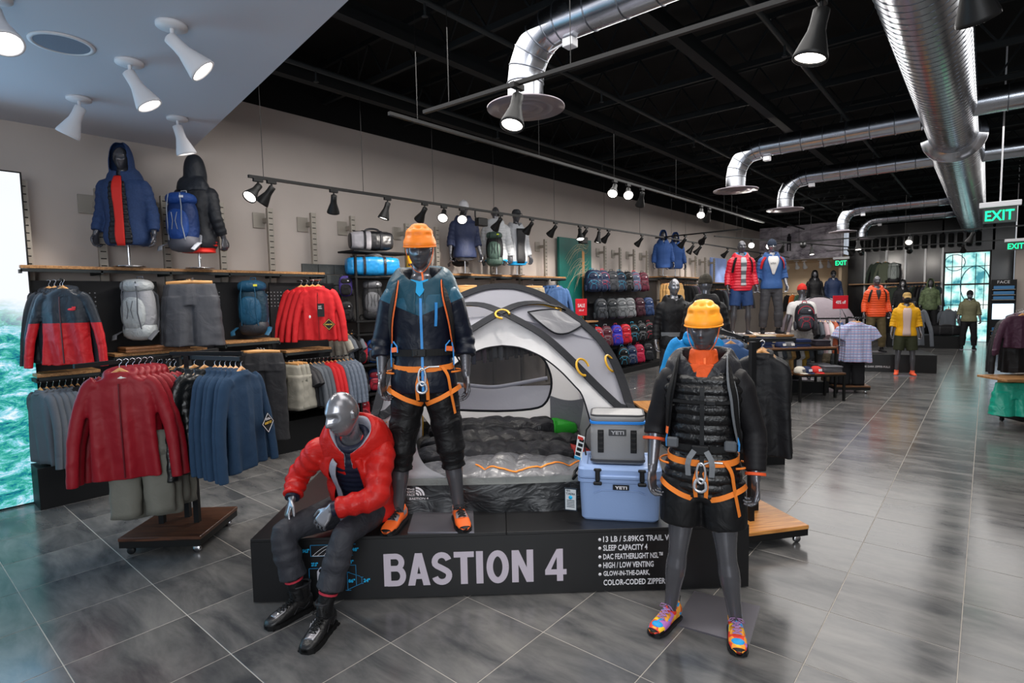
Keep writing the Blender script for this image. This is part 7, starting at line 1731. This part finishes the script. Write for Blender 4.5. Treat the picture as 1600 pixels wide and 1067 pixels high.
# high plinth with the red puffer and blue jacket pair
m_rp = M('red_puffer', '#cf1f34', .35, wr=.15, sc=24); m_bshort = M('blue_shorts', '#27416f', .65, wr=.25); m_bjk = M('denim_jacket', '#355a92', .6, wr=.3, sc=9); m_gpt = M('grey_pants2', '#434347', .65, wr=.4, sc=9)
ca = ond(1157, 522, 11.3); cb = ond(1204, 522, 11.3); mid = (ca + cb) / 2; zz = ca.z
t = thing('display_plinth', 'tall black plinth carrying the red puffer and blue jacket mannequins', 'plinth', (mid.x, mid.y, 0), R(40)); q = MB(); q.box((0, 0, zz / 2 - .02), (1.5, .75, zz - .04), ch=.004); q.build('body', m_blkm, t); q = MB(); q.box((0, 0, zz - .02), (1.54, .79, .04), ch=.003); q.build('top_board', m_wood, t)
f = fig('mannequin in a red puffer jacket and blue shorts on the tall plinth', (ca.x, ca.y, zz), R(35), [('puffer', m_rp), ('shorts', m_bshort)]); q = MB(); q.grid(lambda u, v: surf(JF, .1 + .85 * v, (u - .5) * .4, .055 + .002 * sin(v * 60)), 5, 30, thick=.006); q.build('striped_shirt', M2('stripes_grey', ('#b9bcc0', '#5d6167', '#b9bcc0', '#5d6167', '#b9bcc0', '#5d6167', '#b9bcc0'), 'Z', (1.02, 1.1, 1.18, 1.26, 1.34, 1.42), .7, .1), f); q = collar(JF, MB(), .78, .8, .10, 24); q.build('blue_collar', M('sky_collar', '#4c9cd4', .6), f)
for s in (-1, 1): strap('pack_strap', [surf(JF, .95, s * .8, .055), surf(JF, .8, s * .75, .06), surf(JF, .5, s * 1.1, .06)], .05, .01, m_strapb, f)
f = fig('mannequin in a blue jacket, hood and grey trousers on the tall plinth', (cb.x, cb.y, zz), R(30), [('short_jacket', m_bjk), ('pants', m_gpt), ('beanie', M('hood_navy', '#1f2a3c', .7)), ('shoes', m_bsw)], man=m_manl); q = MB(); q.grid(lambda u, v: surf(JF, .42 + .55 * v, (u - .5) * (.15 + .9 * v), .052), 6, 12, thick=.006); q.build('white_shirt', m_wsw, f); text('shirt_lettering', 'NTRA', .05, m_bsw, f, surf(JF, .72, -.22, .07) , fit=(.10, .035))
for s in (-1, 1): strap('pack_strap', [surf(JF, .95, s * .9, .055), surf(JF, .8, s * .95, .06), surf(JF, .6, s * 1.2, .06)], .06, .01, m_redf, f)
for i in range(16): garment('shirt on the rail below the tall plinth mannequins, %s hanger' % ORD[i], 'tee', [m_wsw, m_gs, m_khaki, m_tan, m_char, m_wsw, M('ochre_cloth', '#a98738', .7), m_gs][i % 8], mid + V((.45 + .0 * i - .55 + .085 * i * .75, -.65 + .085 * i * .65, 1.02 - mid.z)), R(-50), i % 3, L=.62, group='shirts before the tall plinth')
q = MB(); q.tube([mid + V((-.18, -.7, 1.02 - mid.z)), mid + V((.92, .25, 1.02 - mid.z))], .012, 8); q.tube([(mid.x + .0, mid.y - .55, 0), (mid.x, mid.y - .55, 1.02)], .02, 8); q.tube([(mid.x + .75, mid.y + .1, 0), (mid.x + .75, mid.y + .1, 1.02)], .02, 8); tag(q.build('hang_rail', m_blkm), 'rail stand of shirts below the tall plinth mannequins', 'rail')
# backpack mannequin
c = ond(1252, 505, 10.95); f = fig('mannequin seen from behind in a red beanie and white shirt', (c.x, c.y, .22), R(205), [('tee', m_wsw), ('beanie', M('beanie_red', '#d3352c', .8)), ('shorts', M('grey_check', '#8c8986', .7, var=.2, vsc=30))], k=.99)
t = thing('display_plinth', 'black plinth under the red beanie mannequin', 'plinth', (c.x, c.y, 0), R(30)); q = MB(); q.box((0, 0, .108), (.8, .7, .216)); q.build('body', m_blkm, t)
backpack('black and grey backpack with red piping worn by the red beanie mannequin', 'day', [M('pk_black', '#202126', .5, wr=.4), M('pk_graph', '#3a3b42', .5, wr=.4), M('pk_redline', '#c03048', .5), m_logo], V((c.x, c.y, 1.17)) + rot2(0, .26, R(205)), R(385), 1.12)
# nested tables
def table(label, p0, p1, dp, h, shelf_=False):
    a = V((p0[0], p0[1], 0)); b = V((p1[0], p1[1], 0)); d = (b - a); L_ = d.length; an = math.atan2(d.y, d.x); t = thing('nesting_table', label, 'table', a, an)
    q = MB(); q.box((L_ / 2, dp / 2, h - .015), (L_, dp, .03), ch=.003); q.build('top_board', m_woodd if False else wood('table_top', '#4a2f1e', '#7a5334', .35), t)
    q = MB(); q.box((L_ / 2, dp / 2, h - .045), (L_ - .02, dp - .02, .03)); q.build('apron', m_blk, t)
    for x in (.02, L_ - .02):
        for y in (.02, dp - .02): q = MB(); q.box((x, y, (h - .06) / 2), (.035, .035, h - .06)); q.build('leg', m_blk, t)
    return t, a, an, L_
t1 = table('lower front table with caps and folded grey shirts', onz(1249, 629), onz(1321, 627), .6, .50)
t2 = table('second low table left of the cap table', onz(1196, 631), onz(1238, 629), .6, .50)
ua = ond(1187, 545, 9.95); ub = ond(1309, 545, 10.05); t3 = table('taller table with dark folded piles behind the caps', (ua.x, ua.y), (ub.x, ub.y), .62, ua.z)
def on(tb, x, y, z): t, a, an, L_ = tb; return a + rot2(x * L_, y, an) + V((0, 0, z))
gp = 'folded clothes on the tables'; m_nf = M('navy_fold', '#1e2b4e', .75, wr=.2); m_gf = M('grey_fold', '#5d5d62', .75, wr=.2); m_cf = M('cream_fold', '#b5a992', .8, wr=.2); m_pf = M('plum_fold', '#2b2730', .75, wr=.2)
zt3 = ua.z
pile(6, [m_nf], on(t3, .12, .25, zt3), t3[2], 'navy folded shirt at the left end of the taller table', gp); pile(5, [m_nf, m_nf, m_char], on(t3, .62, .25, zt3), t3[2], 'navy folded shirt on the taller table, middle', gp); pile(4, [m_pf], on(t3, .88, .25, zt3), t3[2], 'plum folded shirt on the taller table, right end', gp); pile(7, [m_cf, m_nf], on(t3, .30, .60, zt3), t3[2], 'cream and navy folded shirt at the back of the taller table', gp)
pile(4, [m_gf], on(t1, .80, .2, .50), t1[2], 'grey folded shirt on the low cap table', gp, w=.34); pile(3, [m_gf, m_cf], on(t2, .5, .25, .50), t2[2], 'grey folded shirt on the second low table', gp); pile(4, [m_gf], on(t1, .80, .55, .50), t1[2], 'grey folded shirt at the back of the cap table', gp, w=.34)
def cap(label, cols, p, rz):
    t = thing('cap', label, 'cap', p, rz); q = MB(); q.lathe([(.095, 0), (.10, .03), (.088, .08), (.05, .11), (.002, .118)], 20); q.build('crown', cols[0], t); q = MB(); q.grid(lambda u, v: V(((u - .5) * .17 * (1 - .2 * v), -.085 - .085 * v * (1 - (u * 2 - 1) ** 2 * .5), .012 - .012 * v)), 8, 5, thick=-.008); q.build('brim', cols[1], t)
    q = MB(); q.box((0, -.098, .05), (.07, .012, .045), Matrix.Rotation(R(-12), 3, 'X'), ch=.002); q.build('patch', cols[2], t)
m_cr_ = M('cap_cream', '#c9c2b4', .8); m_cn = M('cap_navy', '#1c2748', .7); m_crd = M('cap_red', '#c8302a', .7)
for x, y, c_, l_, tb, z in ((.10, .15, (m_cr_, m_cr_, m_gf), 'cream cap at the left end of the low table', t1, .5), (.24, .15, (m_cn, m_cn, m_logo), 'navy cap with white mark beside the cream cap', t1, .5), (.45, .15, (m_crd, m_crd, m_logo), 'red cap with white patch on the low table', t1, .5), (.34, .2, (m_cn, m_cn, m_wsw), 'navy cap with pale patch on the taller table, left one', t3, zt3), (.45, .2, (m_gf, m_cn, m_wsw), 'grey and navy cap on the taller table, right one', t3, zt3)):
    cap(l_, c_, on(tb, x, y, z), tb[2] + R(15))
c = ond(1323, 472, 10.1); c = V((c.x - .1, c.y, c.z)); sale('red 40 percent off sign on the taller table', V((c.x, c.y, c.z)), t3[2], .28, .24, [('40% off', -.03, .19, .06)], zt3)
# plaid shirt rack
c = onz(1322, 611); rolling_rack('small wheeled rack with the plaid shirt', c, R(28), .62, .62, 1.42, [(0, 0, .1, -.45, 1.42), (0, 0, -.6, .1, 1.40)], wood('table_top', '#4a2f1e', '#7a5334', .35), posts=((0, .05),))
def plaid():
    m = M('plaid_cloth', '#a9b4cf', .75, wr=.15, sc=10); nt = m.node_tree; b = nt.nodes['Principled BSDF']; tc = nt.nodes.new('ShaderNodeTexCoord'); cur = None
    for ax, sc_, colr in (('Z', 30, '#c4556a'), ('Z', 22, '#6f86b8'), ('X', 26, '#7d8fbc')):
        w = nt.nodes.new('ShaderNodeTexWave'); w.bands_direction = ax; w.inputs['Scale'].default_value = sc_ / 4; nt.links.new(tc.outputs['Object'], w.inputs[0]); g = nt.nodes.new('ShaderNodeMath'); g.operation = 'GREATER_THAN'; g.inputs[1].default_value = .82; nt.links.new(w.outputs['Fac'], g.inputs[0]); h = nt.nodes.new('ShaderNodeMath'); h.operation = 'MULTIPLY'; h.inputs[1].default_value = .6; nt.links.new(g.outputs[0], h.inputs[0])
        mx = nt.nodes.new('ShaderNodeMix'); mx.data_type = 'RGBA'; nt.links.new(h.outputs[0], mx.inputs[0]); mx.inputs[7].default_value = lin(colr)
        if cur: nt.links.new(cur, mx.inputs[6])
        else: mx.inputs[6].default_value = lin('#b4bdd6')
        cur = mx.outputs[2]
    nt.links.new(cur, b.inputs['Base Color']); return m
mp_ = plaid()
for i in range(3): garment(['pale blue plaid short sleeved shirt facing the aisle', 'second plaid shirt behind the first', 'third plaid shirt behind the first'][i], 'tee', mp_, c + V((.22 - .05 * i, -.30 + .07 * i, 1.43)), R(28), i, L=.74, fine=1, sc=1.12)
for i in range(6): garment('checked or grey shirt on the side arm of the plaid rack, %s' % ORD[i], 'tee', [m_bshort, M('orange_check', '#b0583c', .7), m_wsw, M('rose_check', '#b9a0a4', .7), m_gs, m_char][i], c + V((-.12 - .09 * i, -.02 + .02 * i, 1.41)), R(110), i % 3, L=.72, group='shirts on the side arm of the plaid rack')
for i in range(3): garment('dark trousers hanging low on the plaid shirt rack, %s' % ORD[i], 'pants', [m_bsw, m_char, M('camo_brown', '#544a3a', .7, var=.4, vsc=20)][i], c + V((.10 - .14 * i, -.16, .78)), R(20), i, L=.62, sc=1.0, hang=False, group='dark trousers on the plaid rack')
# ================================================================== FAR DISPLAY
c = onz(1400, 583); t = thing('display_platform', 'far black display platform with white lettering behind the plaid shirt', 'platform', (c.x - .95, c.y - .1, 0), R(16)); q = MB(); q.box((.6, .9, .21), (2.3, 1.8, .42), ch=.004); q.build('body', m_plat, t)
for i, (l, x, z, w) in enumerate((('13 LB / TRAIL WEIGHT', -.1, .33, .5), ('4', -.4, .18, .1), ('HIGH / FLOOR', .05, .20, .3), ('GLOW IN THE DARK ZIPPER PULLS', .05, .10, .8))): text('feature_lettering', l, .05, m_white_l, t, (x, -.003, z), fit=(w, .045))
ft = onz(1290, 500, .42); t = thing('dome_tent', 'distant mauve and grey dome tent behind the red beanie mannequin', 'tent', (-3.75, 18.3, 0), R(20))
def dome(u, v): a = 2 * pi * u; e = v * pi / 2; return V((1.05 * cos(e) ** .8 * cos(a), .95 * cos(e) ** .8 * sin(a), .42 + 1.35 * sin(e)))
q = MB(); q.grid(dome, 40, 12); q.build('fly', M('fly_mauve', '#8a7f86', .5, wr=.4, sc=6), t); q = MB(); q.box((0, 0, .21), (2.2, 2.0, .42)); q.build('base', m_blkm, t)
for a in (.7, 2.3): q = MB(); q.tube([(1.07 * cos(x) * cos(a), .97 * cos(x) * sin(a), .43 + 1.37 * sin(x)) for x in [pi * i / 20 for i in range(21)]], .02, 6); q.build('pole', m_sleeve, t)
c = ond(1367, 545, 13.8); zb = .42
f = fig('mannequin in an orange puffer jacket on the far platform', (c.x, c.y, zb), R(25), [('puffer', M('orange_puffer', '#e2542a', .4, wr=.15)), ('pants', M('khaki_pants', '#5c5138', .7, wr=.3)), ('shoes', m_bsw)])
strap('pack_strap', [surf(JF, .95, -.8, .055), surf(JF, .8, -.75, .06), surf(JF, .5, -1.1, .06)], .05, .01, m_strapb, f); strap('pack_strap', [surf(JF, .95, .8, .055), surf(JF, .8, .75, .06), surf(JF, .5, 1.1, .06)], .05, .01, m_strapb, f); q = MB(); q.grid(lambda u, v: surf(JF, .55 + .4 * v, (u - .5) * .5 * v, .05), 4, 8, thick=.006); q.build('dark_shirt', m_char, f)
c = onz(1413, 586); f = fig('mannequin in a yellow jacket, cap and dark mask on the aisle floor', (c.x, c.y, 0), R(12), [('short_jacket', M('yellow_jacket', '#e0a51c', .5, wr=.3)), ('shorts', M('olive_shorts', '#2f3320', .7, wr=.3)), ('cap', M('cap_tan', '#a98a55', .8)), ('shoes', M('shoes_coral', '#f0603c', .6))])
q = MB(); q.grid(lambda u, v: surf(JF, .0 + .95 * v, (u - .5) * .62, .056), 6, 12, thick=.006); q.build('pink_shirt', M('blush_shirt', '#c9b0a8', .75), f); q = MB(); q.ell(V(JF['head']) + V((0, -.035, -.05)), (.068, .075, .06), 14, 8); q.build('mask', m_bsw, f)
# back wall: standards, shelf, hung clothes, torsos
for k, px in enumerate((1352, 1385, 1415, 1446, 1473)):
    p = ony(px, 400, YB - .14); t = thing('slotted_upright', 'pale slotted upright on the black back wall, %s from the left' % ORD[k], 'shelf upright', (p.x, p.y, 2.0), 0, 'uprights on the black wall'); q = MB(); q.box((0, 0, 0), (.06, .05, 3.0)); q.build('post', M('upright_pale', '#a8a9ac', .4, .3), t)
t = thing('wall_shelf', 'long dark shelf across the black back wall', 'shelf', (-2.8, YB - .35, 2.2)); q = MB(); q.box((0, 0, 0), (2.9, .45, .04)); q.build('board', m_wood, t)
for k, (px, kd, m, nm) in enumerate(((1384, 'jacket', M('olive_wall', '#5d6454', .7), 'olive jacket high on the black wall'), (1372, 'jacket', M('dark_green', '#343f36', .7), 'dark green jacket high on the black wall'))): p = ony(px, 396, YB - .4); garment(nm, kd, m, (p.x, p.y, 3.12), R(8), k, L=.82, sc=1.15)
p = ony(1396, 425, YB - .4); backpack('pale grey backpack high on the black wall', 'trek', [M('pk_pale', '#9aa2a0', .5), M('pk_pale', '#9aa2a0', .5), m_strapb, m_logo, m_char], (p.x, p.y, 2.23), R(10), 1.1)
for i in range(5): p = ony(1383 + i * 3, 440, YB - .35); garment('olive sweatshirt hanging under the back shelf, %s' % ORD[i], 'jacket', [M('olive_wall', '#5d6454', .7), M('olive_wall', '#5d6454', .7), m_bsw, m_char, M('dark_green', '#343f36', .7)][i], (p.x + .1, p.y, 2.15), R(15), i % 3, L=.75, sc=1.1, group='sweatshirts under the back shelf')
for i in range(9): p = ony(1420 + i * 5.5, 440, YB - .35); garment('dark sweatshirt hanging right of the olive ones, %s' % ORD[i], 'jacket', [m_char, m_gs, M('dark_green', '#343f36', .7), m_bsw][i % 4], (p.x, p.y, 2.15), R(60), i % 3, L=.75, sc=1.1, group='dark sweatshirts on the back wall')
c = onz(1465, 545); t = thing('display_platform', 'small black platform before the black back wall', 'platform', (c.x - .55, c.y + .55, 0), R(8)); q = MB(); q.box((.1, .2, .2), (2.0, 1.3, .40), ch=.004); q.build('body', m_blkm, t); PB = V((c.x - .55, c.y + .55, .40))
m_camo = M('camo_green', '#4d5a40', .7, var=.4, vsc=14)
fig('mannequin in a green camouflage jacket with raised hood on the small platform', PB + V((.25, .3, 0)), R(10), [('jacket', m_camo), ('hood_up', m_camo), ('pants', m_bsw), ('shoes', m_bsw)])
fig('mannequin all in black standing left of the camouflage one', PB + V((-.55, .55, 0)), R(15), [('jacket', m_bsw), ('hood_up', m_bsw), ('pants', m_bsw)], man=m_manl)
fig('torso mannequin in black beside the camouflage one, low on the platform', PB + V((-.15, -.1, .02)), R(20), [('jacket', m_bsw), ('beanie', m_bsw)], full=False)
garment('grey sweatshirt standing by the platform under the back shelf', 'jacket', m_gs, PB + V((.75, .35, .95)), R(5), 1, L=.8, sc=1.1); garment('long grey coat hanging beside the yellow jacket mannequin', 'jacket', m_gs, ond(1428, 475, 14.6), R(10), 2, L=.9, fine=1, sc=1.2)
for lb, p in (('black stand holding the grey sweatshirt by the back platform', PB + V((.75, .35, .95))), ('black stand holding the long grey coat', ond(1428, 475, 14.6))):
    q = MB(); q.tube([(p.x, p.y + .02, p.z), (p.x, p.y + .25, p.z), (p.x, p.y + .25, .41 if 'sweat' in lb else 0)], .012, 6); q.box((p.x, p.y + .25, (.42 if 'sweat' in lb else .01)), (.3, .3, .02)); tag(q.build('garment_stand', m_blkm), lb, 'stand')
duffel('black duffel bag lying on the small platform', m_bsw, m_char, m_bsw, PB + V((.72, -.12, .01)), R(8), .85, .2)
c = onz(1512, 546); f = fig('mannequin in a khaki pullover, black beanie and mask before the bright doorway', (c.x, c.y, 0), R(5), [('short_jacket', M('khaki_pullover', '#6d6c54', .7, wr=.3)), ('pants', m_bsw), ('beanie', m_bsw), ('shoes', m_bsw)], k=1.0); q = MB(); q.ell(V(JF['head']) + V((0, -.035, -.05)), (.07, .078, .06), 14, 8); q.build('mask', m_gs, f)
for k, px in enumerate((1272, 1301)):
    c = ond(px, 480, 19.5); c.z = .78; fig(['distant mannequin in a black parka below the small exit sign', 'distant mannequin in a navy parka and beanie below the small exit sign'][k], c, R(20), [('jacket', [m_bj, M('navy_parka', '#22304e', .6, wr=.3)][k]), ('pants', m_gs), ('hood_up' if k == 0 else 'beanie', m_bj)]); t = thing('display_plinth', 'black plinth under the distant %s parka' % ['black', 'navy'][k], 'plinth', (c.x, c.y, 0), R(20)); q = MB(); q.box((0, 0, .388), (.75, .7, .776)); q.build('body', m_blkm, t)
# accessory display by the doorway
p = ony(1567, 480, 24.0); t = thing('accessory_display', 'slim black stand of bluish boxes right of the bright doorway', 'display stand', (p.x, 23.85, 0)); q = MB(); q.box((0, .15, 1.1), (.62, .1, 2.2)); q.box((0, 0, .1), (.6, .35, .2)); q.build('body', m_blkm, t)
for i, z in enumerate((1.95, 1.78, 1.62, .62, .46, .30)): q = MB(); q.box((0, 0, z), (.5, .2, .10), ch=.004); q.build('box', M('boxes_blue', '#3a6f9e', .4), t); q = MB(); q.box((0, 0, z - .065), (.56, .26, .014)); q.build('ledge', m_alu, t)
q = MB(); q.box((0, .05, 1.18), (.52, .04, .50)); q.build('screen', M('small_screen', '#ffffff', .3, em='#bfe4ff', es=1.2), t); text('lettering', 'FACE', .1, m_logo, t, (-.16, .09, 2.08), fit=(.3, .09))
# right edge rack: purple jackets above, teal shorts below
c = onz(1600, 664); t = rolling_rack('wheeled black rack at the right edge with purple and teal clothes', c + V((.12, .12, 0)), R(40), .62, .62, 1.75, [(0, 0, -.25, -.1, 1.75)], m_blkm, posts=((0, 0),))
q = MB(); q.box((0, 0, 0), (.85, .5, .03), ch=.003); tag(q.build('wooden_shelf', m_wood, None, ond(1600, 590, 7.55), (0, 0, R(38))), 'wooden shelf on the right edge rack above the teal shorts', 'shelf')
for i in range(4): garment(['plum jacket at the right picture edge, outermost', 'black jacket behind the plum one, with long sleeve showing', 'second black jacket on the right edge rack', 'third black jacket on the right edge rack'][i], 'jacket', [M('plum_shell', '#3e2233', .5, wr=.35), m_bj, m_bj, m_bsw][i], ond(1598 - 3 * i, 483 + i, 7.5 + .12 * i), R(25), i % 2, hood=1, L=[.52, .86, .84, .84][i], fine=1, sc=1.0)
for i in range(4): garment('teal running shorts on the right edge rack, %s from the front' % ORD[i], 'shorts', M('teal_shorts', '#12967e', .35, wr=.5, sc=10), ond(1585 + 9 * i, 592, 7.5 + .05 * i), R(25), i % 3, L=.45, sc=1.1, group='teal shorts on the right edge rack', fine=1)
